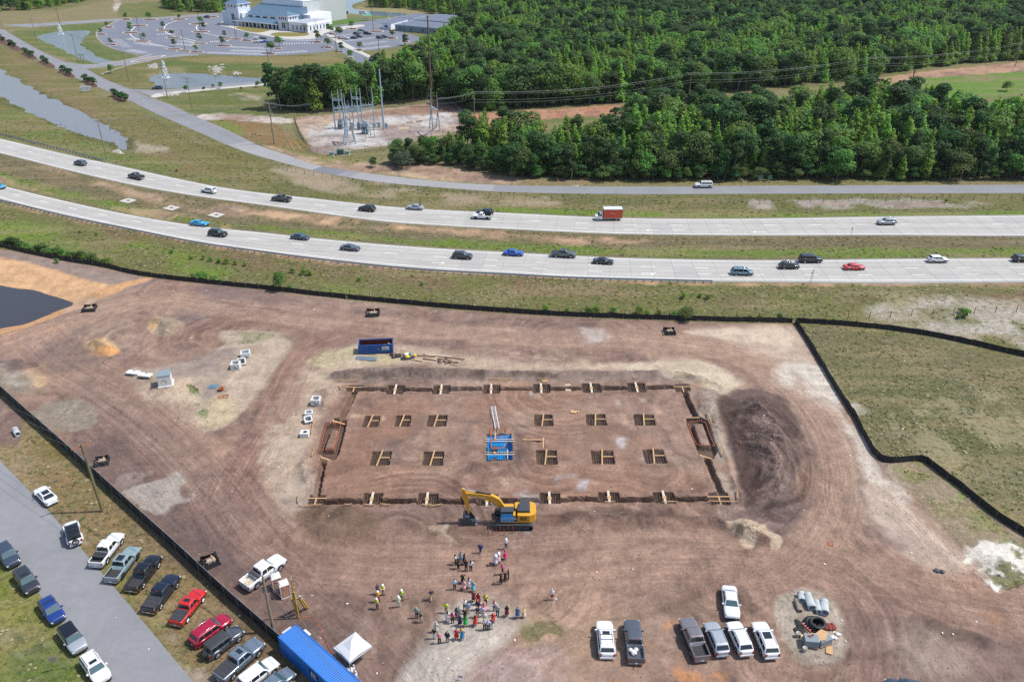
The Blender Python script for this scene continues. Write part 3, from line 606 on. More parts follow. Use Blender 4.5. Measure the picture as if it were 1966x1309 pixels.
def ground_material():
 m=bpy.data.materials.new('soil_and_grass');m.use_nodes=True;n=m.node_tree;N=n.nodes;Lk=n.links;b=N['Principled BSDF']
 b.inputs['Roughness'].default_value=.95;b.inputs['Specular IOR Level'].default_value=.15
 def at(nm):
  a=N.new('ShaderNodeAttribute');a.attribute_name=nm;return a
 def math_(op,*ins,clamp=False):
  x=N.new('ShaderNodeMath');x.operation=op;x.use_clamp=clamp
  for i,v in enumerate(ins):
   if isinstance(v,(int,float)):x.inputs[i].default_value=v
   else:Lk.new(v,x.inputs[i])
  return x.outputs[0]
 def noise(vec,sc,det=5,rgh=.6,dist=0):
  x=N.new('ShaderNodeTexNoise');x.inputs['Scale'].default_value=sc;x.inputs['Detail'].default_value=det;x.inputs['Roughness'].default_value=rgh;x.inputs['Distortion'].default_value=dist
  Lk.new(vec,x.inputs['Vector']);return x.outputs[0]
 def mr(v,a,b_,c,d):
  x=N.new('ShaderNodeMapRange');x.inputs[1].default_value=a;x.inputs[2].default_value=b_;x.inputs[3].default_value=c;x.inputs[4].default_value=d;Lk.new(v,x.inputs[0]);return x.outputs[0]
 def mixc(f,a,b_,mode='MIX'):
  x=N.new('ShaderNodeMix');x.data_type='RGBA';x.blend_type=mode
  for s_,v in((0,f),(6,a),(7,b_)):
   if isinstance(v,(int,float)):x.inputs[s_].default_value=v
   elif isinstance(v,tuple):x.inputs[s_].default_value=(*v,1)
   else:Lk.new(v,x.inputs[s_])
  return x.outputs[2]
 geo=N.new('ShaderNodeNewGeometry');pos=geo.outputs['Position']
 tn=at('tint').outputs['Color'];vg=at('veg').outputs['Fac'];soil=math_('SUBTRACT',1,vg,clamp=True)
 n1,n2,n3=noise(pos,.35,6,.65),noise(pos,2.2,5,.7),noise(pos,9,3,.7)
 # soil
 f=math_('MULTIPLY',mr(n1,.34,.66,.82,1.18),mr(n2,.36,.64,.86,1.14));f=math_('MULTIPLY',f,mr(n3,.3,.7,.93,1.07))
 h=math_('ADD',math_('MULTIPLY',n1,.5),math_('MULTIPLY',n2,.14));h=math_('ADD',h,math_('MULTIPLY',n3,.03))
 for nm,k1,k2 in(('flowA',.02,.75),('flowB',.03,.95)):
  a=at(nm);sp=N.new('ShaderNodeSeparateXYZ');Lk.new(a.outputs['Vector'],sp.inputs[0])
  cb=N.new('ShaderNodeCombineXYZ');Lk.new(math_('MULTIPLY',sp.outputs[0],k1),cb.inputs[0]);Lk.new(math_('MULTIPLY',sp.outputs[1],k2),cb.inputs[1])
  s1=noise(cb.outputs[0],1.0,5,.75,.3)
  cb2=N.new('ShaderNodeCombineXYZ');Lk.new(math_('MULTIPLY',sp.outputs[0],k1*3),cb2.inputs[0]);Lk.new(math_('MULTIPLY',sp.outputs[1],k2*3.3),cb2.inputs[1])
  s2=noise(cb2.outputs[0],1.0,3,.6)
  g=math_('MULTIPLY',mr(s1,.3,.7,.78,1.2),mr(s2,.3,.7,.87,1.13))
  wg=math_('MULTIPLY',sp.outputs[2],mr(n1,.3,.62,.35,1),clamp=True)
  x=N.new('ShaderNodeMix');x.data_type='FLOAT';Lk.new(wg,x.inputs[0]);x.inputs[2].default_value=1;Lk.new(g,x.inputs[3]);f=math_('MULTIPLY',f,x.outputs[0])
  h=math_('ADD',h,math_('MULTIPLY',math_('MULTIPLY',s1,.45),wg));h=math_('ADD',h,math_('MULTIPLY',math_('MULTIPLY',s2,.12),wg))
 # machine scars: curving streaks over the whole of the works
 for sc_w,amp,kx,ky,lo,hi in((.012,75,.03,.55,.91,1.07),(.02,50,.5,.04,.94,1.05)):
  nz_=N.new('ShaderNodeTexNoise');nz_.inputs['Scale'].default_value=sc_w;nz_.inputs['Detail'].default_value=1;Lk.new(pos,nz_.inputs['Vector'])
  ad=N.new('ShaderNodeVectorMath');ad.operation='MULTIPLY_ADD';Lk.new(nz_.outputs['Color'],ad.inputs[0]);ad.inputs[1].default_value=(amp,amp,0);Lk.new(pos,ad.inputs[2])
  mu=N.new('ShaderNodeVectorMath');mu.operation='MULTIPLY';Lk.new(ad.outputs[0],mu.inputs[0]);mu.inputs[1].default_value=(kx,ky,0)
  st=noise(mu.outputs[0],1.0,4,.7)
  f=math_('MULTIPLY',f,mr(st,.3,.7,lo,hi));h=math_('ADD',h,math_('MULTIPLY',st,.10))
 sc1=N.new('ShaderNodeVectorMath');sc1.operation='SCALE';Lk.new(tn,sc1.inputs[0]);Lk.new(f,sc1.inputs['Scale'])
 # grass: clumps of green and of straw
 gsp=noise(pos,1.1,6,.75);gfn=noise(pos,4.5,4,.7);gbg=noise(pos,.12,5,.6)
 gf=math_('MULTIPLY',mr(gsp,.38,.62,.66,1.34),mr(gfn,.38,.62,.76,1.24))
 sc2=N.new('ShaderNodeVectorMath');sc2.operation='SCALE';Lk.new(tn,sc2.inputs[0]);Lk.new(gf,sc2.inputs['Scale'])
 gcol=mixc(mr(gsp,.52,.72,0,.5),sc2.outputs[0],(.115,.095,.062))
 gcol=mixc(mr(gbg,.46,.7,0,.35),gcol,(.125,.105,.07))
 gb2=noise(pos,.45,5,.75);gcol=mixc(mr(gb2,.53,.66,0,.55),gcol,(.20,.175,.12));gb3=noise(pos,.7,6,.8);gcol=mixc(mr(gb3,.53,.62,0,.75),gcol,(.045,.062,.02))
 gcol=mixc(mr(gfn,.66,.8,0,.5),gcol,(.24,.21,.14))
 vmix=math_('ADD',vg,mr(gsp,.35,.65,-.25,.25),clamp=True);vmix=mr(vmix,.35,.65,0,1)
 colr=mixc(vmix,sc1.outputs[0],gcol)
 Lk.new(colr,b.inputs['Base Color'])
 gh=math_('ADD',math_('MULTIPLY',gsp,.25),math_('MULTIPLY',gfn,.12))
 x=N.new('ShaderNodeMix');x.data_type='FLOAT';Lk.new(vmix,x.inputs[0]);Lk.new(h,x.inputs[2]);Lk.new(gh,x.inputs[3])
 bp=N.new('ShaderNodeBump');bp.inputs['Strength'].default_value=.9;bp.inputs['Distance'].default_value=.45;Lk.new(x.outputs[0],bp.inputs['Height']);Lk.new(bp.outputs[0],b.inputs['Normal'])
 return m
me.materials.append(ground_material())
# ================================================================ ROADS, WATER ================================================================
K2=.68
def SA(r,g,b):return S(r,g,b,K2)
def rough_mat(name,col,sc=(.3,3,25),am=(.10,.08,.12),bump=.01,rough=.9,streak=None):
 m=bpy.data.materials.new(name);m.use_nodes=True;n=m.node_tree;N=n.nodes;Lk=n.links;b=N['Principled BSDF']
 b.inputs['Roughness'].default_value=rough;b.inputs['Specular IOR Level'].default_value=.3
 geo=N.new('ShaderNodeNewGeometry');cur=None;last=None
 for s_,a_ in zip(sc,am):
  t_=N.new('ShaderNodeTexNoise');t_.inputs['Scale'].default_value=s_;t_.inputs['Detail'].default_value=4;t_.inputs['Roughness'].default_value=.65;Lk.new(geo.outputs['Position'],t_.inputs['Vector'])
  r_=N.new('ShaderNodeMapRange');r_.inputs[1].default_value=.3;r_.inputs[2].default_value=.7;r_.inputs[3].default_value=1-a_;r_.inputs[4].default_value=1+a_;Lk.new(t_.outputs[0],r_.inputs[0])
  if cur is None:cur=r_.outputs[0]
  else:
   q=N.new('ShaderNodeMath');q.operation='MULTIPLY';Lk.new(cur,q.inputs[0]);Lk.new(r_.outputs[0],q.inputs[1]);cur=q.outputs[0]
  last=t_.outputs[0]
 if streak:
  mp=N.new('ShaderNodeMapping');mp.inputs['Scale'].default_value=(.012,.75,1);Lk.new(geo.outputs['Position'],mp.inputs[0]);t_=N.new('ShaderNodeTexNoise');t_.inputs['Scale'].default_value=1;t_.inputs['Detail'].default_value=4;Lk.new(mp.outputs[0],t_.inputs['Vector'])
  r_=N.new('ShaderNodeMapRange');r_.inputs[1].default_value=.3;r_.inputs[2].default_value=.7;r_.inputs[3].default_value=1-streak;r_.inputs[4].default_value=1+streak*.5;Lk.new(t_.outputs[0],r_.inputs[0]);q=N.new('ShaderNodeMath');q.operation='MULTIPLY';Lk.new(cur,q.inputs[0]);Lk.new(r_.outputs[0],q.inputs[1]);cur=q.outputs[0]
 v=N.new('ShaderNodeVectorMath');v.operation='SCALE';v.inputs[0].default_value=col;Lk.new(cur,v.inputs['Scale']);Lk.new(v.outputs[0],b.inputs['Base Color'])
 bp=N.new('ShaderNodeBump');bp.inputs['Distance'].default_value=bump;Lk.new(last,bp.inputs['Height']);Lk.new(bp.outputs[0],b.inputs['Normal'])
 return m
CONC=[rough_mat('concrete_slab_%d'%i,SA(*c),(.25,1.5,12),(.05,.04,.05),streak=.10)for i,c in enumerate([(194,191,185),(192,189,183),(196,193,187),(188,185,180)])]
JOINT=mat('joint_filler',SA(150,146,142),.95)
SHOULDER=rough_mat('asphalt_shoulder',SA(158,155,150),(.4,4,30),(.12,.1,.1))
ASPH=rough_mat('asphalt',SA(148,149,153),(.12,.9,14),(.08,.06,.05))
ASPH_L=rough_mat('asphalt_pale',SA(166,165,166),(.12,1.2,20),(.07,.07,.09))
ASPH_D=rough_mat('asphalt_dark',SA(132,132,140),(.12,1.2,20),(.07,.07,.09))
LOTM=rough_mat('parking_asphalt',SA(128,132,144),(.04,.5,12),(.09,.06,.06))
WHITE=rough_mat('road_paint',S(240,240,236,.9),(.8,6,30),(.14,.12,.1))
KERB=rough_mat('kerb_concrete',SA(208,202,194),(.3,2,20),(.08,.06,.06))
MULCH=rough_mat('mulch',SA(104,76,66),(.8,5,20),(.2,.2,.2),.03)
def strip_mesh(U,Lo,z,nx=1,thick=0.0):
 """surface between two edge polylines (same length)"""
 v=[];f=[];n=len(U)
 for a,b in zip(U,Lo):
  for k in range(nx+1):
   t=k/nx;v.append((a[0]+(b[0]-a[0])*t,a[1]+(b[1]-a[1])*t,z))
 for i in range(n-1):
  for k in range(nx):f.append((i*(nx+1)+k,(i+1)*(nx+1)+k,(i+1)*(nx+1)+k+1,i*(nx+1)+k+1))
 b=MB();b.add(v,f)
 return b
def edges(U,Lo,step):
 """resample two pixel edge lines together, as points of the place"""
 U=smooth(poly_g(U),6);Lo=smooth(poly_g(Lo),6)
 def at(P,t):
  d=[0]
  for a,b in zip(P,P[1:]):d.append(d[-1]+hypot(b[0]-a[0],b[1]-a[1]))
  s=t*d[-1];i=int(np.searchsorted(d,s));i=min(max(i,1),len(P)-1);q=(s-d[i-1])/(d[i]-d[i-1]+1e-9)
  return(P[i-1][0]+(P[i][0]-P[i-1][0])*q,P[i-1][1]+(P[i][1]-P[i-1][1])*q)
 L=sum(hypot(b[0]-a[0],b[1]-a[1])for a,b in zip(U,U[1:]));n=max(2,int(L/step))
 Ur=[at(U,i/n)for i in range(n+1)]
 # match the lower edge by closest point
 Ld=resample(Lo,.5);out=[]
 A_=np.array(Ld)
 for p,q in zip(Ur,Ur[1:]+[None]):
  d=np.hypot(A_[:,0]-p[0],A_[:,1]-p[1]);j=int(d.argmin());out.append(tuple(A_[j]))
 return Ur,out
def lerp(a,b,t):return(a[0]+(b[0]-a[0])*t,a[1]+(b[1]-a[1])*t)
UP_T=[(-420,190),(-200,224),(0,267),(127,297),(216,316),(381,352),(480,368),(607,382),(734,396),(861,404.5),(980,409.5),(1138,417),(1265,420),(1440,420),(1707,416),(1966,413.5),(2300,409)]
UP_B=[(-420,208),(-200,247),(0,294),(127,326),(254,355),(381,377),(500,393),(607,408),(734,425),(861,434),(980,440),(1138,447.5),(1265,450.5),(1460,452),(1707,451.5),(1966,453),(2300,452)]
LO_T=[(-420,250),(-200,300),(0,355.6),(127,387),(254,414),(381,434.5),(500,446.5),(607,458),(734,469.5),(861,478.5),(980,485),(1087,490.5),(1214,496),(1460,500),(1707,497.5),(1966,496),(2300,494)]
LO_B=[(-420,264),(-200,322),(0,382),(127,413),(254,440),(381,465),(500,483),(607,496),(734,510),(861,520),(980,526),(1087,533),(1214,537),(1341,540),(1460,541),(1707,543),(1966,541.5),(2300,539)]
def highway(name,T,B,dashes,solids,outer):
 U,Lo=edges(T,B,4.9)
 base=strip_mesh([lerp(a,b,-.03)for a,b in zip(U,Lo)],[lerp(a,b,1.03)for a,b in zip(U,Lo)],.012).build(name,SHOULDER);tag(base,kind='structure')
 rr=random.Random(5)
 for i in range(len(U)-1):
  if max(U[i][0],U[i+1][0])<G(-60,330)[0]or min(U[i][0],U[i+1][0])>G(2040,450)[0]:
   continue
  for r0,r1 in((.01,.335),(.335,.665),(.665,.99)):
   g=.004;a=lerp(U[i],Lo[i],r0+g);b=lerp(U[i+1],Lo[i+1],r0+g);c=lerp(U[i+1],Lo[i+1],r1-g);d=lerp(U[i],Lo[i],r1-g)
   def sh(p,q,e):L=hypot(q[0]-p[0],q[1]-p[1]);return(p[0]+(q[0]-p[0])*e/L,p[1]+(q[1]-p[1])*e/L)
   a,b,c,d=sh(a,b,.03),sh(b,a,.03),sh(c,d,.03),sh(d,c,.03)
   MB().prism([a,d,c,b],.013,.034+rr.random()*.006).build('concrete_slab',CONC[rr.choice([0,0,0,1,1,2,3])],base)
 far_=[i for i in range(len(U))if U[i][0]<G(-50,330)[0]];far2=[i for i in range(len(U))if U[i][0]>G(2030,450)[0]]
 for idx in(far_,far2):
  if len(idx)>1:strip_mesh([U[i]for i in idx],[Lo[i]for i in idx],.034).build('concrete_surface',CONC[0],base)
 mk=MB();fine=[]
 for i in range(len(U)-1):
  for k in range(6):fine.append((lerp(U[i],U[i+1],k/6),lerp(Lo[i],Lo[i+1],k/6)))
 for t_ in solids:
  for(a,b),(c,d)in zip(fine,fine[1:]):
   p,q=lerp(a,b,t_),lerp(c,d,t_);w_=.18/hypot(a[0]-b[0],a[1]-b[1])/2
   p0,p1,q0,q1=lerp(a,b,t_-w_),lerp(a,b,t_+w_),lerp(c,d,t_-w_),lerp(c,d,t_+w_)
   mk.quad((*p0,.05),(*p1,.05),(*q1,.05),(*q0,.05))
 for t_,x0,x1 in dashes:
  for j in range(0,len(fine)-5,15):
   if not(G(x0,450)[0]<fine[j][0][0]<G(x1,450)[0]):continue
   for i in range(j,min(j+4,len(fine)-1)):
    (a,b),(c,d)=fine[i],fine[i+1];w_=.17/hypot(a[0]-b[0],a[1]-b[1])/2
    mk.quad((*lerp(a,b,t_-w_),.05),(*lerp(a,b,t_+w_),.05),(*lerp(c,d,t_+w_),.05),(*lerp(c,d,t_-w_),.05))
 o=mk.build('lane_markings',WHITE,base);return base
highway('westbound_carriageway',UP_T,UP_B,[(.42,-500,2400),(.72,1100,1500)],[.07,.95],0)
highway('eastbound_carriageway',LO_T,LO_B,[(.40,-500,2400),(.68,900,2400)],[.06,.90],1)
mk=MB()  # painted turn arrows
for(x,y,d)in((1240,527,1),(1390,528,1),(838,505,1),(1255,442,-1),(1460,446,-1)):
 X,Y=G(x,y);mk.box((X,Y,.052),(2.4,.16,.004));mk.add([(X+1.2*d,Y-.4,.055),(X+2.2*d,Y,.055),(X+1.2*d,Y+.4,.055)],[(0,1,2)if d>0 else(0,2,1)])
tag(mk.build('turn_arrow_markings',WHITE),kind='structure')
def road(name,T,B,m,z=.03,step=5,edge=None):
 U,Lo=edges(T,B,step);o=strip_mesh(U,Lo,z,2).build(name,m);tag(o,kind='structure')
 return o,U,Lo
FR_T=[(-60,60),(0,56),(19,65),(76,97),(127,120),(158,129),(203,153),(249,171),(292,189),(331,203),(369,221),(432,248),(500,281),(543,295),(607,317),(671,328),(734,336.5),(861,350),(980,356),(1138,358),(1300,358),(1500,356.5),(1707,356),(1966,355),(2400,353)]
FR_B=[(-60,66),(-10,66),(0,70),(38,94),(76,116),(127,142),(178,163),(254,196),(305,221),(381,254),(432,277),(480,295),(543,313),(602,328),(658,339),(734,351),(861,361.5),(980,369.5),(1200,373),(1440,372.5),(1707,371.5),(1966,371),(2400,369)]
fr,FU,FL=road('frontage_road',FR_T,FR_B,ASPH)
def patch(x0,x1,m,z,nm):
 ids=[i for i in range(len(FU))if x0<=983+(FU[i][0]*FPX/(FU[i][1]*CT+H*ST))<=x1]
 if len(ids)>1:tag(strip_mesh([lerp(FU[i],FL[i],.01)for i in ids],[lerp(FU[i],FL[i],.99)for i in ids],z).build(nm,m),kind='structure')
patch(478,628,ASPH_L,.036,'road_patch_pale');patch(604,668,ASPH_D,.041,'road_patch_dark');patch(668,980,ASPH_L,.036,'road_surface_pale')
road('corner_road',[(-300,560),(-100,780),(0,885),(60,945),(120,1011),(180,1081),(240,1151),(300,1223),(350,1283),(375,1312),(420,1370),(480,1450)],[(-300,700),(-100,920),(0,1045),(50,1108),(100,1172),(150,1234),(215,1318),(255,1370),(290,1420),(330,1480)],ASPH,.03,3)
road('church_entry_road',[(127,119),(160,124),(200,122),(240,116.5),(270,109),(300,104),(340,102),(380,101)],[(160,133),(196,144),(225,131),(250,124),(290,117),(318,112),(350,109),(395,106)],ASPH,.028)
road('lower_entry_road',[(249,171),(292,173),(350,170),(430,162),(500,157),(560,152)],[(292,186),(340,180),(400,173),(470,166),(530,161),(575,157)],ASPH,.028)
road('church_back_road',[(0,49),(40,47),(100,44),(160,40),(230,36),(300,34),(420,25)],[(20,62),(60,53),(110,49),(170,45),(235,40),(300,37),(420,30)],ASPH,.027)
def flat(name,P,m,z,px=True,kind='structure',sm=1,h=None):
 Q=poly_g(P)if px else P
 if sm>1:Q=smooth(Q,sm,True)
 b=MB();b.prism(Q,z-.03 if h is None else z-h,z);o=b.build(name,m);tag(o,kind=kind);return o
LOTA=[(232,37),(262,36),(345,36),(400,30),(455,24),(470,40),(460,58),(500,64),(560,73),(600,73),(625,64),(650,84),(640,97),(596,103),(512,108),(450,107),(392,104.5),(350,104),(318,108),(270,106),(228,97),(200,86),(186,72),(187,61)]
flat('parking_lot',LOTA,LOTM,.035,sm=3)
flat('east_parking_lot',[(625,64),(640,58),(700,50),(735,56),(770,62),(800,70),(826,78),(840,66),(850,70),(840,84),(822,96),(806,90),(800,78),(790,84),(752,92),(720,96),(696,98),(660,84)],LOTM,.03,sm=2)
flat('church_driveway',[(636,88),(655,84),(696,100),(740,123),(744,130),(700,130),(670,110)],LOTM,.042,sm=1)
flat('driveway_walk',[(624,66),(634,65),(665,84),(700,102),(745,124),(738,126),(694,105),(655,88)],KERB,.08,sm=1)
flat('church_forecourt',[(422,45),(437,39),(450,42),(470,46),(540,55),(560,62),(600,63),(640,54),(690,48),(700,51),(655,58),(628,63),(612,73),(590,76),(548,75),(500,67),(465,60),(440,53),(424,50)],KERB,.06,sm=2)
flat('forecourt_lawn',[(454,55),(462,52),(518,57),(500,63),(480,62)],rough_mat('lawn_grass',SA(138,128,70),(.5,4,20),(.15,.1,.1)),.10,sm=3)
flat('forecourt_lawn',[(519,67),(535,63),(590,64),(588,69),(560,71),(530,70)],bpy.data.materials['lawn_grass'],.10,sm=3)
flat('ring_road',[(630,52),(700,42),(760,32),(780,30),(790,33),(760,45),(720,58),(700,54),(680,52)],LOTM,.025,sm=2)
flat('sidewalk',[(288,186),(300,180),(340,176),(420,168.5),(500,162),(545,158.5),(545,161),(500,165),(420,172),(345,180),(305,187),(296,188.5)],KERB,.08)
for P,w_ in(([(186,62),(187,73),(202,87),(230,98),(268,106)],.35),([(158,126),(200,122.5),(240,116),(278,108),(292,104)],.35),([(196,144),(202,140),(250,125),(290,118)],.35),([(230,38),(186,60)],.35),([(850,66),(838,70),(831,76),(830,86),(832,92)],.35),([(745,34),(748,40),(728,50),(690,53)],.35)):
 k_=MB();Q=[(*p,.08)for p in smooth(poly_g(P),4)]
 for a,b in zip(Q,Q[1:]):k_.bar(a,b,w_,.14)
 tag(k_.build('kerb',KERB),kind='structure')
# parking bays
bay=MB()
def bays(p0,p1,n,length,ang=90):
 a,b=G(*p0),G(*p1);d=atan2(b[1]-a[1],b[0]-a[0])
 for i in range(n+1):
  c=lerp(a,b,i/n);bay.box((c[0]+length/2*cos(d+R(ang)),c[1]+length/2*sin(d+R(ang)),.05),(length,.22,.01),d+R(ang))
for row in[((395,103),(505,106),26,5.2),((505,106),(590,100),18,5.2),((436,92),(512,95),17,5.2),((545,86),(605,84),12,5.2),((545,78),(600,80),12,5.2),((240,76),(256,77.5),6,5.2),((303,68),(335,66),8,5.2),((340,80),(375,84),12,5.2),((330,86),(372,89),12,5.2),((212,76),(236,92),14,5.2),((240,98),(270,103),10,5.2),((255,84),(300,90),14,5.2),
   ((700,96),(752,90),15,5.2),((692,88),(745,81),14,5.2),((668,80),(735,73),16,5.2),((650,70),(730,63),18,5.2),((405,82),(440,80),10,5.2),((440,99),(505,101),18,5.2)]:
 bays(*row)
for P in([(262,50),(252,60),(253,70),(280,81),(320,91),(350,95)],[(340,40),(320,48),(316,60),(335,70),(370,78),(395,84)],[(386,44),(377,52),(382,60),(400,66),(425,71)]):
 Q=[(*p,.05)for p in smooth(poly_g(P),6)]
 for a,b in zip(Q,Q[1:]):bay.bar(a,b,.4,.01)
tag(bay.build('parking_bay_markings',WHITE),kind='structure')
# water
def water_mat(name,col,rough=.08,bump=.02,sc=1.5):
 m=bpy.data.materials.new(name);m.use_nodes=True;n=m.node_tree;b=n.nodes['Principled BSDF']
 b.inputs['Base Color'].default_value=(*col,1);b.inputs['Roughness'].default_value=rough;b.inputs['IOR'].default_value=1.33;b.inputs['Specular IOR Level'].default_value=.8
 no=n.nodes.new('ShaderNodeTexNoise');no.inputs['Scale'].default_value=sc;no.inputs['Detail'].default_value=4;g=n.nodes.new('ShaderNodeNewGeometry');n.links.new(g.outputs['Position'],no.inputs['Vector'])
 bp=n.nodes.new('ShaderNodeBump');bp.inputs['Distance'].default_value=bump;n.links.new(no.outputs[0],bp.inputs['Height']);n.links.new(bp.outputs[0],b.inputs['Normal'])
 return m
WM={'canal_water':water_mat('muddy_canal_water',SA(134,134,138),.22,.15,1.0),'fountain_pond_water':water_mat('pond_water',SA(112,118,124),.15,.15,1),'lake_water':water_mat('lake_surface',SA(120,140,156),.15,.1,1),'site_pond_water':water_mat('silty_water',SA(70,66,68),.10,.04,1.2)}
WM['roadside_pond_water']=WM['fountain_pond_water']
for nm,(P,lv)in WATERS.items():
 Q=np.array(smooth(poly_g(P),3,True));c=Q.mean(0)
 # grown outwards a little so that the shore is where the bank meets the surface
 out=[(p[0]+(p[0]-c[0])*.0+0,p[1])for p in Q]
 nrm=[]
 for i in range(len(Q)):
  a,b=Q[i-1],Q[(i+1)%len(Q)];t_=b-a;L=np.hypot(*t_)+1e-9;nrm.append((t_[1]/L,-t_[0]/L))
 ar=sum(Q[i-1][0]*Q[i][1]-Q[i][0]*Q[i-1][1]for i in range(len(Q)));sg=1 if ar>0 else-1
 Q2=[(p[0]+n_[0]*sg*2.6,p[1]+n_[1]*sg*2.6)for p,n_ in zip(Q,nrm)]
 b=MB();b.add([(p[0],p[1],lv+.05)for p in(Q2 if sg>0 else Q2[::-1])],[tuple(range(len(Q2)))]);tag(b.build(nm,WM[nm]),kind='structure')
# ================================================================ VEHICLES ================================================================
def paint_mat(name,rgb,metal=.0,k=.75):
 return mat('car_paint_'+name,S(*rgb,k),.32,metal,1.0)
PC={'white':paint_mat('white',(236,238,240)),'pearl':paint_mat('pearl',(226,228,230)),'black':paint_mat('black',(14,15,18)),'charcoal':paint_mat('charcoal',(62,65,70),.3),'silver':paint_mat('silver',(182,188,196),.3),
      'gunmetal':paint_mat('gunmetal',(98,104,112),.4),'steel':paint_mat('steel',(130,146,160),.4),'navyblack':paint_mat('navyblack',(18,28,48)),'blue':paint_mat('blue',(26,84,190)),'deepblue':paint_mat('deepblue',(26,58,130)),'cyan':paint_mat('cyan',(36,158,208)),
      'red':paint_mat('red',(214,34,30)),'crimson':paint_mat('crimson',(176,16,56),.1),'sage':paint_mat('sage',(140,162,166)),'bluegrey':paint_mat('bluegrey',(120,150,166),.3),'slate':paint_mat('slate',(70,82,100),.3),'orange':mat('box_orange',SA(226,84,48),.55,nz=.06,nscale=2),'taupe':paint_mat('taupe',(132,128,130),.3)}
GLASS=mat('tinted_glass',(.012,.018,.022),.06,spec=.9);WSH=mat('windscreen_glass',(.045,.09,.10),.05,spec=1.0)  # windscreens: teal of the reflected sky put into the base colour
RUB=mat('tyre_rubber',(.018,.018,.019),.9);RIM=mat('alloy_rim',(.45,.46,.47),.35,.8);RIMW=mat('white_wheel',(.7,.7,.7),.5);BLKP=mat('black_plastic',(.022,.022,.024),.6)
TAIL=mat('tail_lamp_red',(.28,.008,.01),.2,coat=1);HEADL=mat('head_lamp_glass',(.55,.58,.6),.12,coat=1);CHROME=mat('chrome',(.5,.5,.52),.18,1);PLATE=mat('licence_plate',(.6,.62,.66),.5);BED=mat('bed_liner',(.03,.03,.033),.85,nz=.2,nscale=6)
VINYL=mat('vinyl_cover',(.035,.036,.04),.55,nz=.1)
WHEELM={}
def wheel_meshes(r,wd):
 key=(round(r,2),round(wd,2))
 if key in WHEELM:return WHEELM[key]
 t=MB().lathe([(r*.62,-wd/2),(r*.93,-wd/2),(r,-wd*.32),(r,wd*.32),(r*.93,wd/2),(r*.62,wd/2)],n=20,ax='y').mesh('tyre',RUB)
 m=MB();m.lathe([(r*.63,wd*.42),(r*.58,wd*.46),(r*.55,wd*.30),(r*.16,wd*.36),(0,wd*.40)],n=20,ax='y');m.lathe([(r*.63,-wd*.42),(r*.58,-wd*.46),(r*.55,-wd*.30),(r*.16,-wd*.36),(0,-wd*.40)],n=20,ax='y')
 for k in range(5):
  a=2*pi*k/5
  for s_ in(-1,1):m.bar((r*.12*cos(a),s_*wd*.40,r*.12*sin(a)),(r*.57*cos(a),s_*wd*.42,r*.57*sin(a)),r*.16,.03)
 WHEELM[key]=(t,m.mesh('rim',RIM));return WHEELM[key]
SPEC={  # L, W, H, belt, hood, deck, xs: windscreen base/top, roof rear, rear glass base (from the centre, + = front)
 'sedan':dict(L=4.85,W=1.84,H=1.45,belt=.93,hood=.90,deck=.98,xs=(1.05,.30,-.95,-1.75),r=.33),
 'coupe':dict(L=4.95,W=1.92,H=1.42,belt=.95,hood=.98,deck=1.0,xs=(.70,.0,-.95,-1.85),r=.36),
 'hatch':dict(L=4.70,W=1.86,H=1.42,belt=.92,hood=.88,deck=.98,xs=(1.15,.35,-.80,-1.95),r=.34),
 'suv':dict(L=4.80,W=1.92,H=1.72,belt=1.10,hood=1.05,deck=1.12,xs=(1.10,.45,-1.90,-2.26),r=.37),
 'crossover':dict(L=4.65,W=1.88,H=1.64,belt=1.05,hood=1.0,deck=1.10,xs=(1.10,.38,-1.60,-2.15),r=.36),
 'bigsuv':dict(L=5.45,W=2.04,H=1.92,belt=1.20,hood=1.15,deck=1.22,xs=(1.25,.72,-2.35,-2.60),r=.41),
 'minivan':dict(L=5.05,W=1.98,H=1.74,belt=1.02,hood=.98,deck=1.05,xs=(1.70,.75,-2.05,-2.38),r=.36),
 'pickup':dict(L=5.85,W=2.03,H=1.92,belt=1.22,hood=1.18,deck=1.22,xs=(1.28,.62,-.72,-.98),r=.42,bed=(-1.04,-2.80)),
 'midpickup':dict(L=5.40,W=1.92,H=1.80,belt=1.14,hood=1.10,deck=1.14,xs=(1.15,.52,-.60,-.85),r=.40,bed=(-.92,-2.58)),
 'extpickup':dict(L=5.35,W=1.90,H=1.76,belt=1.12,hood=1.08,deck=1.10,xs=(1.10,.48,-.35,-.58),r=.40,bed=(-.66,-2.55)),
 'jeep':dict(L=4.75,W=1.80,H=1.86,belt=1.15,hood=1.12,deck=1.15,xs=(.72,.50,-2.02,-2.14),r=.43,jeep=True),
 'vanlg':dict(L=5.6,W=2.05,H=2.3,belt=1.2,hood=1.1,deck=1.2,xs=(1.9,1.2,-2.7,-2.78),r=.38),
}
BODYM={}
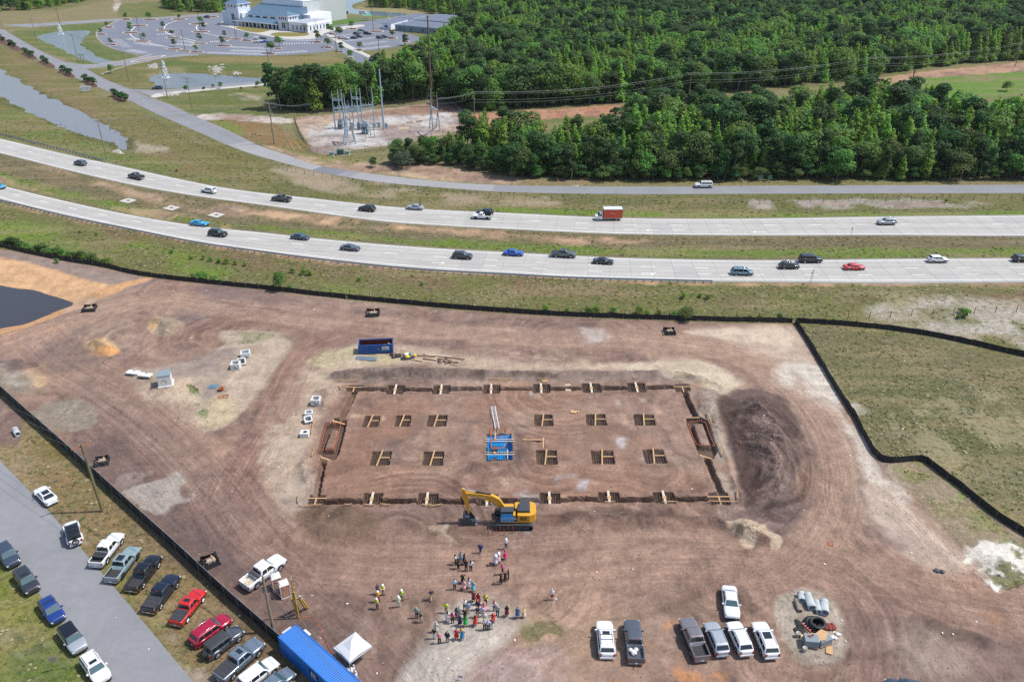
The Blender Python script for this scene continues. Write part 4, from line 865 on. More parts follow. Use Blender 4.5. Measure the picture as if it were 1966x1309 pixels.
def car_body(kind):
 if kind in BODYM:return BODYM[kind]
 q=SPEC[kind];L,W,Hh=q['L'],q['W'],q['H'];h=L/2;wb=(L*.30,-L*.30);wr=q['r'];bed=q.get('bed')
 zc=wr;b0=.24 if Hh<1.6 else .34;jeep=q.get('jeep')
 xs=set(np.linspace(-h,h,30).round(4))
 for x in wb:
  for k in range(-6,7):xs.add(round(x+(wr+.07)*sin(k*pi/12),4))
 if bed:xs|={bed[0],round(bed[0]-.03,4),bed[1],round(bed[1]+.03,4)}
 xs|={round(h-.02,4),round(h-.07,4),round(h-.16,4),round(-h+.02,4),round(-h+.07,4),round(-h+.15,4),q['xs'][0]}
 xs=sorted(xs);V=[];NP=9
 for x in xs:
  e=abs(x)/h;taper=1-.16*max(0,(e-.72)/.28)**2.2-.10*max(0,(e-.96)/.04)**2
  if jeep and x>.75:taper*=.86
  if bed and x<0:taper=1-.05*max(0,(e-.9)/.1)**2
  if e>.84 and not(bed and x<0):taper*=sqrt(1-.42*((e-.84)/.16)**2)
  w_=W/2*taper
  if x>q['xs'][0]-.05:
   t_=(x-q['xs'][0])/(h-q['xs'][0]);top=q['belt']-.02+(q['hood']-.16-q['belt']+.02)*max(0,t_)**2.5;cr=.05 if not jeep else .02
   top=max(top,.55);top-=.22*max(0,(t_-.93)/.07)**1.5
  elif x<q['xs'][3]:
   t_=(q['xs'][3]-x)/(h+q['xs'][3]+1e-6);top=q['deck']-.03*t_;cr=.02
   if not bed:top-=.30*max(0,(t_-.86)/.14)**1.5
   else:cr=0
  else:top=q['belt'];cr=.02
  bt=b0+.12*max(0,(e-.9)/.1)
  for xw in wb:
   d=abs(x-xw)
   if d<wr+.07:bt=max(bt,zc+sqrt(max(0,(wr+.07)**2-d*d)))
  mid=(bt+top)/2;inb=bed and bed[1]+.02<x<bed[0]-.02
  fl=.72 if inb else None
  P=[(w_*.80,max(bt,b0)),(w_*.97,bt),(w_,min(mid+.05,top-.10)),(w_*.975,top-.09),(w_*.91,top)]
  if bed and x<bed[0]:
   P+=[(w_*.84,top),(w_*.835,fl if inb else top),(w_*.45,fl if inb else top),(0,fl if inb else top)]
  else:P+=[(w_*.80,top+cr*.5),(w_*.6,top+cr*.9),(w_*.3,top+cr),(0,top+cr)]
  for y,z in P:V.append((x,y,z))
  for y,z in reversed(P[:-1]):V.append((x,-y,z))
 n=2*NP-1;F=[]
 for i in range(len(xs)-1):
  for k in range(n-1):F.append((i*n+k,i*n+k+1,(i+1)*n+k+1,(i+1)*n+k))
 m=MB();m.add(V,F,0,True);m.add(V[:n],[tuple(range(n))]);m.add(V[-n:],[tuple(range(n-1,-1,-1))])
 m.box((0,0,b0+.12),(L*.86,W*.80,.22),mi=1)
 body=m.mesh('car_body_'+kind,[PC['white'],BLKP])
 BODYM[kind]=body;return body
CABM={}
def cabin_parts(kind):
 """painted cabin shell, then glass panes fitted on its sloping faces"""
 if kind in CABM:return CABM[kind]
 q=SPEC[kind];W=q['W'];x0,x1,x2,x3=q['xs'];zb=q['belt']-.04;zt=q['H']-.05
 big=q['H']>1.6;wbm=W/2*.93;wtm=W/2*(.78 if big else .70)
 if q.get('jeep'):wtm=W/2*.88
 r=.12
 def ring(xf,xr,w_,z,r,cr=0):
  pts=[]
  for cx,cy,a0 in((xf-r,w_-r,0),(xr+r,w_-r,90),(xr+r,-w_+r,180),(xf-r,-w_+r,270)):
   for k in range(4):
    a=R(a0+k*30);pts.append((cx+r*cos(a),cy+r*sin(a),z))
  return pts
 V=[];rings=[ring(x0,x3,wbm,zb,r),ring(x1+.03,x2-.03,wtm+.01,zt,r),ring(x1-.05,x2+.05,wtm-.06,zt+.03,r*.9),ring(x1-.3,x2+.3,wtm*.6,zt+.05,r*.7),ring((x1+x2)/2+.2,(x1+x2)/2-.2,.12,zt+.055,.08)]
 for g in rings:V+=g
 n=16;F=[(i*n+k,i*n+(k+1)%n,(i+1)*n+(k+1)%n,(i+1)*n+k)for i in range(len(rings)-1)for k in range(n)]
 m=MB();m.add(V,F,0,True);m.add(rings[-1],[tuple(range(n))])
 cab=m.mesh('car_cabin_'+kind,[PC['white']])
 def bil(A_,B_,C_,D_,off,nn=3):  # A B bottom, D C top
  A_,B_,C_,D_=map(Vector,(A_,B_,C_,D_));nrm=(B_-A_).cross(D_-A_).normalized()*off
  g=MB();vs=[];fs=[]
  for j in range(nn+1):
   for i in range(nn+1):
    u,v=i/nn,j/nn;vs.append((A_*(1-u)+B_*u)*(1-v)+(D_*(1-u)+C_*u)*v+nrm)
  for j in range(nn):
   for i in range(nn):a=j*(nn+1)+i;fs.append((a,a+1,a+nn+2,a+nn+1))
  return g.add(vs,fs,0,True)
 def pt(z,front,yf):  # point on the front or rear slope
  t=(z-zb)/(zt-zb);w_=wbm+(wtm-wbm)*t
  x=(x0+(x1+.03-x0)*t)if front else(x3+(x2-.03-x3)*t)
  return(x,yf*(w_-.02),z)
 za,zz=zb+.07,zt-.05
 ws=bil(pt(za,1,-.93),pt(za,1,.93),pt(zz,1,.92),pt(zz,1,-.92),.012).mesh('windscreen',WSH)
 rw=bil(pt(za+.06,0,.90),pt(za+.06,0,-.90),pt(zz-.03,0,-.88),pt(zz-.03,0,.88),.012).mesh('rear_window',GLASS)
 def side(xa,xb,s,zlo=zb+.10,zhi=zt-.07):
  def P(x_,z):t=(z-zb)/(zt-zb);return(x_,s*(wbm+(wtm+.01-wbm)*t),z)
  def cl(x_,z):
   t=(z-zb)/(zt-zb);f=x0+(x1-x0)*t-.16;b_=x3+(x2-x3)*t+.14;return min(max(x_,b_),f)
  A_,B_,C_,D_=P(cl(xa,zlo),zlo),P(cl(xb,zlo),zlo),P(cl(xb,zhi),zhi),P(cl(xa,zhi),zhi)
  return(bil(A_,B_,C_,D_,-.012 if s>0 else .012,2)if True else None)
 span=x0-x3;cuts=[x3,x3+span*.30,x3+span*.60,x0]if q['H']>1.6 and not q.get('bed')else([x3,x3+span*.45,x0])
 if q.get('bed'):cuts=[x3,x3+span*.42,x0]
 sw=[]
 for s in(1,-1):
  for a,b in zip(cuts,cuts[1:]):
   g=side(a+.04,b-.04,s)
   if s>0:g.f=[f[::-1]for f in g.f]
   sw.append(g.mesh('side_window',GLASS))
 CABM[kind]=(cab,ws,rw,sw,wtm,zt);return CABM[kind]
MISC={}
def memo(key,fn):
 if key not in MISC:MISC[key]=fn()
 return MISC[key]
def make_car(name,kind,colour,label,cat,pos,head,group=None,roofm=None,rims=None,sun=False,rails=False,bedstuff=None,scale=1.0,cross=False,stripes=False,hitch=False):
 q=SPEC[kind];L,W=q['L'],q['W'];h=L/2;P=PC[colour]
 x,y=pos;z=gz(x,y)if y<175 and abs(x)<110 else 0.05
 t=thing(name,label,cat,(x,y,max(z,-.2)+.01),head,group);t.scale=(scale,)*3
 put(car_body(kind),'body',t,mats=[P,BLKP])
 cab,ws,rw,sw,wtm,zt=cabin_parts(kind)
 put(cab,'cabin',t,mats=[roofm or P]);put(ws,'windscreen',t);put(rw,'rear_window',t)
 for s in sw:put(s,'side_window',t)
 ty,ri=wheel_meshes(q['r'],.25 if q['H']<1.6 else .29)
 for wx in(L*.30,-L*.30):
  for s in(1,-1):
   o=put(ty,'wheel',t,(wx,s*(W/2-.15),q['r']));put(ri,'rim',o,mats=[rims or RIM])
 b=q['belt']
 hl=memo(('hl',kind),lambda:MB().box((0,0,0),(.16,.34,.15)).mesh('headlight',HEADL));tl=memo(('tl',kind),lambda:MB().box((0,0,0),(.09,.16,.38 if q['H']>1.6 else .18)).mesh('taillight',TAIL))
 for s in(1,-1):
  put(hl,'headlight',t,(h-.12,s*(W/2*.70),q['hood']-.30));put(tl,'taillight',t,(-h+.035,s*(W/2*(.90 if q.get('bed')else .80)),b-.24))
  mr=memo('mirror',lambda:MB().box((0,0,0),(.16,.24,.17)).box((.03,0,-.10),(.06,.12,.06)).mesh('mirror',BLKP));put(mr,'mirror',t,(q['xs'][0]-.32,s*(W/2+.07),b+.08),mats=[P if colour not in('white',)else P])
  dh=memo(('sill',kind),lambda:MB().box((0,0,0),(L*.40,.06,.08)).mesh('door_sill',BLKP));put(dh,'door_sill',t,(0,s*(W/2-.02),.36 if q['H']>1.6 else .27))
  hd=memo('handle',lambda:MB().box((0,0,0),(.2,.035,.04)).mesh('door_handle',CHROME))
  for hx in(.35,-.55):put(hd,'door_handle',t,(hx,s*(W/2-.005),b-.16))
 fb=memo(('fb',kind),lambda:MB().box((0,0,0),(.12,W*.80,.20)).mesh('front_bumper',BLKP));put(fb,'front_bumper',t,(h-.03,0,.42))
 rb=memo(('rb',kind),lambda:MB().box((0,0,0),(.16,W*.86,.20)).mesh('rear_bumper',CHROME));put(rb,'rear_bumper',t,(-h+.0,0,.50),mats=[CHROME if q.get('bed')else BLKP if colour in('black','navyblack')else P])
 gr=memo(('gr',kind),lambda:MB().box((0,0,0),(.05,W*.42,.22)).mesh('grille',BLKP));put(gr,'grille',t,(h-.035,0,q['hood']-.38))
 pl=memo('plate',lambda:MB().box((0,0,0),(.02,.31,.15)).mesh('licence_plate',PLATE));put(pl,'licence_plate',t,(-h-.085 if q.get('bed')else-h-.085,0,.55))
 x1,x2=q['xs'][1],q['xs'][2]
 if sun:put(memo(('sr',sun),lambda:MB().box((0,0,0),(.95 if sun==2 else .48,.92 if sun==2 else .80,.02)).mesh('sunroof',GLASS)),'sunroof',t,(x1-.75 if sun==2 else x1-.50,0,zt+.058))
 if rails:
  for s in(1,-1):put(memo(('rl',kind),lambda:MB().tube([(x1-.2,0,0),(x1-.3,0,.05),(x2+.35,0,.05),(x2+.2,0,0)],.022,6).mesh('roof_rail',CHROME)),'roof_rail',t,(0,s*(wtm-.10),zt+.045))
 if cross:
  for cx in(x1-.75,x2+.95):put(memo(('cb',kind),lambda:MB().box((0,0,0),(.05,2*wtm-.2,.03)).mesh('roof_crossbar',BLKP)),'roof_crossbar',t,(cx,0,zt+.10))
 if q['H']>1.6 or kind=='hatch':
  put(memo('fin',lambda:MB().add([(-.12,0,.07),(.1,0,0),(-.1,.03,0),(-.1,-.03,0)],[(0,1,2),(0,3,1),(0,2,3)]).mesh('antenna',BLKP)),'antenna',t,(x2+.35,0,zt+.055))
 if q.get('bed'):
  b0,b1=q['bed'];bl=b0-b1
  put(memo('brake',lambda:MB().box((0,0,0),(.06,.34,.05)).mesh('brake_light',TAIL)),'brake_light',t,(x2-.045,0,zt-.015))
  if bedstuff=='cover':
   m_=memo(('cv',kind),lambda:[MB().box((0,0,0),(bl/3-.02,W*.86,.04)).mesh('cover_panel',VINYL)])
   for k in range(3):put(m_[0],'bed_cover_panel',t,(b0-bl*(k+.5)/3,0,b+.025))
  else:
   put(memo(('fl',kind),lambda:MB().box((0,0,0),(bl-.1,W*.80,.02)).mesh('bed_liner',BED)),'bed_liner',t,((b0+b1)/2,0,.74),mats=[P if bedstuff in('ladder','load')else BED])
   for s in(1,-1):put(memo(('bs',kind),lambda:MB().box((0,0,0),(bl-.1,.02,.44)).mesh('bed_side_liner',BED)),'bed_side_liner',t,((b0+b1)/2,s*W*.405,.95),mats=[P if bedstuff in('ladder','load')else BED])
   if bedstuff in('half','ladder'):
    for k in range(1 if bedstuff=='ladder' else 2):put(memo(('tb',kind),lambda:MB().box((0,0,0),(.42,W*.84,.08)).mesh('folded_cover',VINYL)),'folded_bed_cover',t,(b0-.24-k*.5,0,b+.06))
 if q.get('jeep'):
  o=put(ty,'spare_wheel',t,(-h-.12,0,.98));o.rotation_euler[2]=pi/2;put(ri,'rim',o)
  for wx in(L*.30,-L*.30):
   for s in(1,-1):put(memo('fend',lambda:MB().tube([(-.62,0,-.25),(-.42,0,.06),(.42,0,.06),(.62,0,-.22)],.09,6).mesh('wheel_fender',BLKP)),'wheel_fender',t,(wx,s*(W/2+.02),.90),mats=[P])
 if stripes:
  for s in(1,-1):put(memo('strp',lambda:MB().box((0,0,0),(1.25,.26,.02)).mesh('bonnet_stripe',PC['white'])),'bonnet_stripe',t,(1.35,s*.24,q['belt']+.005)).rotation_euler[1]=R(3)
 if hitch:put(memo('hitch',lambda:MB().bar((0,0,0),(-.35,0,0),.06).lathe([(.04,0),(.05,.05),(0,.1)],(-.33,0,.03),8).mesh('tow_hitch',CHROME)),'tow_hitch',t,(-h-.05,0,.45))
 return t
def road_dir(px,py,T):
 a=G(*[p for p in T if p[0]<=px][-1])if any(p[0]<=px for p in T)else G(*T[0]);b=G(*[p for p in T if p[0]>px][0])
 return atan2(b[1]-a[1],b[0]-a[0])
up=lambda px,py:road_dir(px,py,UP_T)+pi
lo=lambda px,py:road_dir(px,py,LO_T)
def drive(px,py,kind,col,label,cat,d,**k):
 return make_car({'pickup':'pickup_truck','midpickup':'pickup_truck','extpickup':'pickup_truck','sedan':'sedan_car','coupe':'coupe_car','minivan':'minivan','vanlg':'van'}.get(kind,'suv_car'),kind,col,label,cat,G(px,py),d(px,py)if callable(d)else d,'vehicles driving past the works',**k)
drive(155,317,'suv','slate','dark grey suv nearest the end of the roadside guardrail','car',up)
drive(262,343,'pickup','black','black pickup with a covered bed behind the dark suv','pickup',up,bedstuff='cover')
drive(402,370,'suv','white','white suv with dark side windows on the far carriageway','car',up,rails=True)
drive(541,386,'pickup','charcoal','dark grey pickup with an open bed on the far carriageway','pickup',up)
drive(705,405,'suv','black','black suv ahead of the small silver sedan','car',up)
drive(797,402,'sedan','silver','small silver sedan hugging the far edge of the far carriageway','car',up)
drive(931,412,'crossover','black','black suv half hidden behind the white pickup','car',up)
drive(925,420,'extpickup','white','white pickup with black wheels passing a black suv','pickup',up,rims=BLKP)
drive(1701,431,'suv','silver','silver suv alone on the far carriageway near the sign post','car',up,rails=True)
drive(1350,360,'bigsuv','white','long white suv with roof rails on the frontage road by the wood','car',pi,rails=True,cross=True)
drive(303,172,'suv','slate','dark suv waiting where the pond road meets the frontage road','car',pi)
drive(-1,361,'coupe','cyan','bright blue coupe cut off by the picture edge','car',lo)
drive(384,433,'coupe','cyan','bright blue coupe with white bonnet stripes','car',lo,stripes=True)
drive(419,453,'suv','black','black boxy suv beside the bright blue coupe','car',lo,scale=1.02)
drive(577,459,'sedan','slate','dark blue grey sedan in the far lane of the near carriageway','car',lo)
drive(673,480,'sedan','gunmetal','grey sedan in the near lane beside the guardrail','car',lo)
drive(888,496,'suv','charcoal','dark grey suv following the grey sedan near the guardrail','car',lo)
drive(986,490,'sedan','blue','bright blue sedan behind the grey pickup','car',lo)
drive(1082,493,'pickup','gunmetal','grey crew pickup with a black bed cover on the near carriageway','pickup',lo,bedstuff='cover',rims=RIM,sun=1)
drive(1158,506,'sedan','black','black sedan in the middle lane after the grey pickup','car',lo,sun=1)
drive(1424,527,'minivan','bluegrey','pale blue minivan in the lane nearest the verge','minivan',lo,rails=True,cross=True)
drive(1514,515,'crossover','black','black suv with silver roof rails in front of a larger black suv','car',lo,rails=True)
drive(1555,503,'bigsuv','black','large black suv in the lane beside the median','car',lo)
drive(1639,517,'sedan','red','bright red sedan on the near carriageway','car',lo)
drive(1799,503,'crossover','white','white crossover with a black rear window in the far lane','car',lo)
drive(1962,502,'suv','black','black suv leaving at the picture edge on the near carriageway','car',lo)
# box truck
def box_truck(px,py):
 x,y=G(px,py);t=thing('box_truck','white cab box truck with an orange cargo box','truck',(x,y,.06),pi+R(1),'vehicles driving past the works')
 W=PC['white'];m=MB()
 prof=[(1.6,.45),(3.55,.45),(3.6,.75),(3.5,1.15),(2.75,1.35),(2.25,2.05),(1.6,2.1)]
 vs=[(a,1.0,b)for a,b in prof]+[(a,-1.0,b)for a,b in prof];n=len(prof)
 m.add(vs,[tuple(range(n))[::-1],tuple(range(n,2*n))]+[(i,(i+1)%n,n+(i+1)%n,n+i)for i in range(n)]);m.build('cab',W,t)
 MB().add([(2.77,.9,1.40),(2.77,-.9,1.40),(2.31,-.85,2.0),(2.31,.85,2.0)],[(0,3,2,1)]).build('windscreen',WSH,t).location=(.012,0,.012)
 for s in(1,-1):
  MB().add([(1.8,s*1.012,1.35),(2.6,s*1.012,1.35),(2.25,s*1.012,1.9),(1.8,s*1.012,1.9)],[(0,1,2,3)]).build('side_window',GLASS,t)
  MB().box((3.5,s*.75,.85),(.1,.3,.2)).build('headlight',HEADL,t);MB().box((2.5,s*1.15,1.5),(.1,.2,.35)).build('mirror',BLKP,t)
 c=MB().box((-1.15,0,2.0),(5.0,2.35,2.5)).build('cargo_box',PC['orange'],t)
 MB().box((-1.15,0,3.27),(5.04,2.39,.06)).build('box_roof',W,c);MB().box((-3.67,0,2.0),(.05,2.2,2.3)).build('rear_door',BLKP,c)
 for s in(1,-1):
  for zz in(.80,3.2):MB().box((-1.15,s*1.19,zz),(5.04,.04,.10)).build('box_rail',CHROME,c)
  fl=MB()
  for a,b,l_ in((-1.6,1.9,.5),(-1.0,2.1,.35),(-.5,2.2,.6),(-.9,2.35,.3),(-1.9,2.1,.2)):fl.box((a,s*1.182,b),(l_,.01,.06),mi=0)
  fl.build('box_lettering',W,c)
 MB().box((-.6,0,.62),(6.2,.9,.22)).box((-3.6,0,.5),(.1,2.1,.12)).build('chassis',BLKP,t)
 ty,ri=wheel_meshes(.40,.3)
 for wx in(2.75,-2.2):
  for s in(1,-1):o=put(ty,'wheel',t,(wx,s*.86,.40));put(ri,'rim',o)
box_truck(1167,422)
# parked beside the spoil island, noses away from the camera
def hd(a,b):p,q=G(*a),G(*b);return atan2(q[1]-p[1],q[0]-p[0])
pk='vehicles parked on the bare ground of the works'
def park(name,kind,col,label,cat,px,py,a,b,grp=pk,**k):return make_car(name,kind,col,label,cat,G(px,py),hd(a,b),grp,**k)
park('suv_car','suv','white','white suv with roof crossbars, first of the parked row at the works','car',1162,1233,(1164,1260),(1158,1200),cross=True,rails=True,sun=1,scale=1.05)
pu=park('pickup_truck','pickup','gunmetal','grey pickup with a white bag in its open bed','pickup',1216,1238,(1220,1275),(1211,1200),bedstuff='load',hitch=True)
park('pickup_truck','pickup','taupe','grey brown pickup with an empty black bed','pickup',1331,1233,(1345,1270),(1316,1200))
park('suv_car','crossover','silver','silver suv between the grey brown pickup and a white suv','car',1374,1233,(1385,1260),(1360,1200),rails=True)
park('suv_car','crossover','white','white suv without sunroof parked beside the silver suv','car',1418,1233,(1430,1260),(1403,1200),rails=True)
park('suv_car','suv','white','white suv with a big dark sunroof nearest the concrete pipes','car',1467,1235,(1479,1265),(1452,1200),sun=2,rails=True,scale=1.03)
park('sedan_car','sedan','pearl','white sedan parked facing the row of parked vehicles','car',1401,1164,(1396,1130),(1404,1190),scale=1.03)
wt=park('pickup_truck','pickup','white','white crew pickup with a yellow ladder in its bed by the portable toilets','pickup',508,1106,(478,1130),(545,1080),bedstuff='ladder',scale=1.05)
make_car('suv_car','suv','slate','dark vehicle roof just showing at the bottom of the picture','car',G(1742,1332),R(165))
gr1='pickups and cars parked nose to the black fence'
def pf(name,kind,col,label,cat,px,py,**k):return park(name,kind,col,label,cat,px,py,(px-25,py+29),(px+25,py-36),gr1,**k)
park('sedan_car','hatch','white','white fastback with a black glass roof by the roadside','car',90,957,(112,972),(74,934),'cars parked along the corner road',sun=2)
park('suv_car','jeep','white','white off roader with black roof and spare wheel behind','car',143,1030,(150,1052),(138,1010),'cars parked along the corner road',roofm=PC['black'],cross=True)
pf('pickup_truck','pickup','white','white pickup with a half open bed cover, furthest in the slanted row','pickup',209,1062,bedstuff='half')
pf('pickup_truck','pickup','sage','pale grey green pickup with a wide sunroof and open bed','pickup',239,1090,sun=2,rims=BLKP)
pf('pickup_truck','pickup','black','black pickup with an open black bed','pickup',279,1107,hitch=True)
pf('pickup_truck','pickup','navyblack','blue black pickup with a folded bed cover and bright rims','pickup',313,1146,bedstuff='cover')
pf('pickup_truck','midpickup','red','bright red pickup with white wheels and black bed cover','pickup',364,1172,bedstuff='cover',rims=RIMW,sun=1)
park('suv_car','suv','crimson','dark pink red suv beside the red pickup','car',407,1217,(375,1240),(437,1195),gr1,rails=True,scale=1.03)
park('suv_car','jeep','gunmetal','grey off roader with a black soft top and spare wheel','car',432,1240,(403,1262),(462,1218),gr1,roofm=VINYL)
park('pickup_truck','pickup','steel','blue grey pickup with bed cover and small sunroof','pickup',463,1274,(430,1300),(500,1238),gr1,bedstuff='cover',sun=1,scale=1.03)
park('suv_car','suv','white','white suv beside the blue container and the black fence','car',497,1302,(470,1325),(528,1280),gr1)
park('suv_car','crossover','steel','blue grey car nearest the container, only its front in view','car',530,1322,(505,1345),(560,1298),gr1)
cg='cars parked along the corner road'
for px,py,k_,c_,l_,kw in((18,1073,'suv','slate','dark suv with a grey windscreen, furthest left beside the road',{}),(54,1122,'suv','charcoal','dark grey suv with roof rails ahead of the blue suv',dict(rails=True,sun=1)),(102,1178,'crossover','deepblue','deep blue suv with silver roof rails on the grass edge',dict(rails=True,cross=True)),
                               (142,1233,'suv','silver','silver suv with a black roof on the grass edge',dict(roofm=PC['black'])),(186,1290,'suv','white','white suv with a small sunroof, nearest of the roadside row',dict(sun=1,rails=True))):
 park('suv_car',k_,c_,l_,'car',px,py,(px-17,py-24),(px+17,py+24),cg,**kw)
# in the church car park, a few pixels each
lg='cars in the church car park'
for px,py,k_,c_,l_,hh in((494,76,'suv','white','white suv at the head of the small cluster in the church lot',.5),(498,82,'pickup','white','white pickup in front of the white suv in the church lot',.5),(510,82,'sedan','blue','blue car in the church lot',.5),(505,76,'suv','slate','dark suv beside the blue car in the church lot',.5),(540,79,'sedan','white','white car behind the lone tree of the church lot',.5),
                               (685,67,'suv','slate','dark suv at the head of the cluster by the playground lawn',-.3),(694,62,'suv','black','black suv furthest from the camera in the east lot',-.3),(690,64.5,'sedan','silver','silver car squeezed between dark cars in the east lot',-.3),(706,67,'bigsuv','black','long black suv in the east lot cluster',-.3),(664,76,'crossover','white','white suv beside the walk in the east lot',-.3),(680,75,'sedan','black','black car beside the white suv in the east lot',-.3),(689.5,72,'sedan','slate','dark car behind the black car in the east lot',-.3),
                               (729,74.5,'suv','slate','dark suv beside the kerb island of the east lot',-.4),(738,73,'crossover','charcoal','dark car touching the kerb island of the east lot',-.4),(697,28,'vanlg','white','white van on the road by the playground',0),(397,35,'suv','slate','dark car at the far edge of the church lot',3.0)):
 make_car('van' if k_=='vanlg' else 'parked_car',k_,c_,l_,'car' if k_!='vanlg' else 'van',G(px,py),hh,lg)
# loads
def ladder(name,label,a,b,wdt,m,grp=None,rung=.30,parent=None,rw=.07):
 t=thing(name,label,'ladder',a,0,grp);a,b=Vector(a),Vector(b);d=b-a;L=d.length;d.normalize();s=d.cross(Vector((0,0,1))).normalized()*wdt/2
 for k in(-1,1):MB().bar(s*k,d*L+s*k,rw,.05).build('rail',m,t)
 r_=MB().bar(-s,s,.06,.04).mesh('rung',mat('ladder_rung',(.6,.6,.6),.5,.1))
 for i in range(int(L/rung)):put(r_,'rung',t,tuple(d*(rung*(i+.5))))
 return t
YEL=mat('yellow_fibreglass',SA(226,178,52),.5);ORG=mat('orange_fibreglass',SA(232,84,48),.5);ALU=mat('aluminium',SA(236,238,240),.5,.1)
def on(t,p):return t.matrix_basis@Vector(p)
bpy.context.view_layer.update()
for o_,a_,b_ in((wt,(-1.7,-.35,.80),(-2.95,-.35,1.30)),(wt,(-1.6,.35,.80),(-2.8,.30,.82))):
 ladder('step_ladder','yellow ladder lying in the bed of the white crew pickup' if b_[2]>1 else 'second yellow ladder flat in the bed of the white crew pickup',tuple(on(o_,a_)),tuple(on(o_,b_)),.40,YEL,None)
bg_=MB();r2=random.Random(2)
for k in range(7):bg_.lathe([(.0,0),(.26,.02),(.30,.14),(.2,.27),(0,.30)],(r2.uniform(-.35,.35),r2.uniform(-.4,.3),r2.uniform(0,.12)),8)
o=bg_.build('rubbish_bag',mat('white_plastic_film',SA(232,230,226),.6));o.location=on(pu,(-1.7,.25,.76));tag(o,'crumpled white bag in the bed of the grey pickup','bag')
# ================================================================ THE WORKS ================================================================
def g3(px,py,up_=0.0):
 x,y=G(px,py);return(x,y,gz(x,y)+up_)
def PROJ(x,y,z):
 hh=H-z;Z=y*CT+hh*ST;return(983+x/Z*FPX,654.5+(hh*CT-y*ST)/Z*FPX)
def top_z(base,toppy,lean=0):
 x,y=G(*base);v=(toppy-654.5)/FPX;hp=y*(v*CT+ST)/(CT-v*ST);return H-hp
WOOD=mat('fresh_lumber',SA(208,168,120),.8,nz=.12,nscale=3);WOODP=mat('pale_lumber',SA(226,210,186),.8,nz=.1);WOODD=mat('weathered_timber',SA(150,118,96),.9,nz=.2,nscale=4)
REBAR=mat('rusty_rebar',SA(120,98,86),.8,.2,nz=.15);FABRIC=mat('black_silt_fabric',(.012,.012,.014),.75,nz=.2,nscale=2,bump=.02);POSTW=mat('fence_stake',SA(150,120,92),.9)
CAPO=mat('orange_rebar_cap',SA(226,112,70),.5);PRE=mat('precast_concrete',SA(236,236,234),.85,nz=.06,nscale=2,bump=.005);PREG=mat('grey_concrete',SA(176,180,182),.85,nz=.08,nscale=2)
STEELG=mat('galvanised_steel',SA(176,186,194),.45,.5);GRN=mat('utility_green',SA(72,110,96),.6);GRNL=mat('pale_utility_green',SA(140,176,164),.6)
# ---- footings: a rebar mat and a timber anchor template in each pit
def rebar_mat(c,hx,hy,z,label,grp,step=.38):
 m=MB();n=max(3,int(2*hx/step));k=max(3,int(2*hy/step));
 for lv in(0,.5):
  for i in range(n+1):x=-hx*.94+2*hx*.94*i/n;m.bar((x,-hy*.94,lv),(x,hy*.94,lv),.06)
  for i in range(k+1):y=-hy*.94+2*hy*.94*i/k;m.bar((-hx*.94,y,lv+.04),(hx*.94,y,lv+.04),.06)
 o=m.build('rebar_mat',REBAR);o.location=(c[0],c[1],z);tag(o,label,'rebar',grp);return o
cnt={'top':0,'bottom':0,'inner':0,'corner':0}
ordw=['first','second','third','fourth','fifth','sixth','seventh','eighth','ninth','tenth','eleventh']
for(c,hx,hy,dp,ty_)in PITS:
 i=cnt[ty_];cnt[ty_]+=1;where={'top':'footing pit in the far trench','bottom':'footing pit in the near trench','inner':'footing pit inside the pad','corner':'corner footing pit'}[ty_]
 if ty_=='inner':where=('far' if i<6 else 'near')+' row of pits on the pad';i=i if i<6 else i-6
 rebar_mat(c,hx*.9,hy*.9,-dp+.12,'%s rebar mat from the west, %s'%(ordw[i],where),'rebar mats in the footing pits')
 t=thing('anchor_template','%s timber template from the west, %s'%(ordw[i],where),'timber',(c[0],c[1],gz(c[0],c[1]+hy+.5)*0+.10),0,'timber templates across the footing pits')
 if ty_=='inner':
  s_=.12;MB().bar((-.15-s_,-hy-.2,0),(.0+s_,hy+.25,0),.22,.09).build('board',WOOD,t);MB().bar((0,.1,.0),(hx-.05,.1,0),.20,.09).build('board',WOOD,t)
 elif ty_=='corner':MB().bar((-hx-.2,.3,0),(hx+.2,.3,0),.2,.09).build('board',WOOD,t);MB().bar((0,-hy-.2,0),(0,.2,0),.2,.09).build('board',WOOD,t)
 else:
  MB().bar((0,-hy-.25,0),(0,hy+.2,0),.34,.09).build('board',WOODP,t);MB().box((0,-.1,.06),(.55,.6,.07)).build('anchor_plate',WOOD,t)
# ---- rebar dowels with orange caps round the two stair cages and the deep pit
def cap_line(P,n,z=.35):
 Q=poly_g(P);Ls=[0]
 for a,b in zip(Q,Q[1:]):Ls.append(Ls[-1]+hypot(b[0]-a[0],b[1]-a[1]))
 out=[]
 for i in range(n):
  s_=Ls[-1]*i/(n-1);j=max(1,min(len(Q)-1,int(np.searchsorted(Ls,s_))));q=(s_-Ls[j-1])/(Ls[j]-Ls[j-1]+1e-9);out.append((*lerp(Q[j-1],Q[j],q),z))
 return out
dow=MB().tube([(0,0,-1.1),(0,0,0)],.012,4).mesh('dowel',REBAR);capm=MB().lathe([(0,.06),(.09,.05),(.10,.0),(.04,-.06),(.04,-.12)],n=8).mesh('rebar_cap',CAPO)
def cage(label,lines,orig,n_,zc=.12):
 x,y=G(*orig);t=thing('rebar_cage',label,'rebar',(x,y,0))
 for P,n in zip(lines,n_):
  for p in cap_line(P,n,zc):
   o=put(dow,'dowel',t,(p[0]-x,p[1]-y,p[2]));put(capm,'cap',o)
 return t
cl=cage('rebar cage with orange caps in the west stair trench',[[(640,813),(627,815),(618,850),(612,864),(623,864),(641,863),(647,845),(655,813),(640,812)]],(634,845),[44])
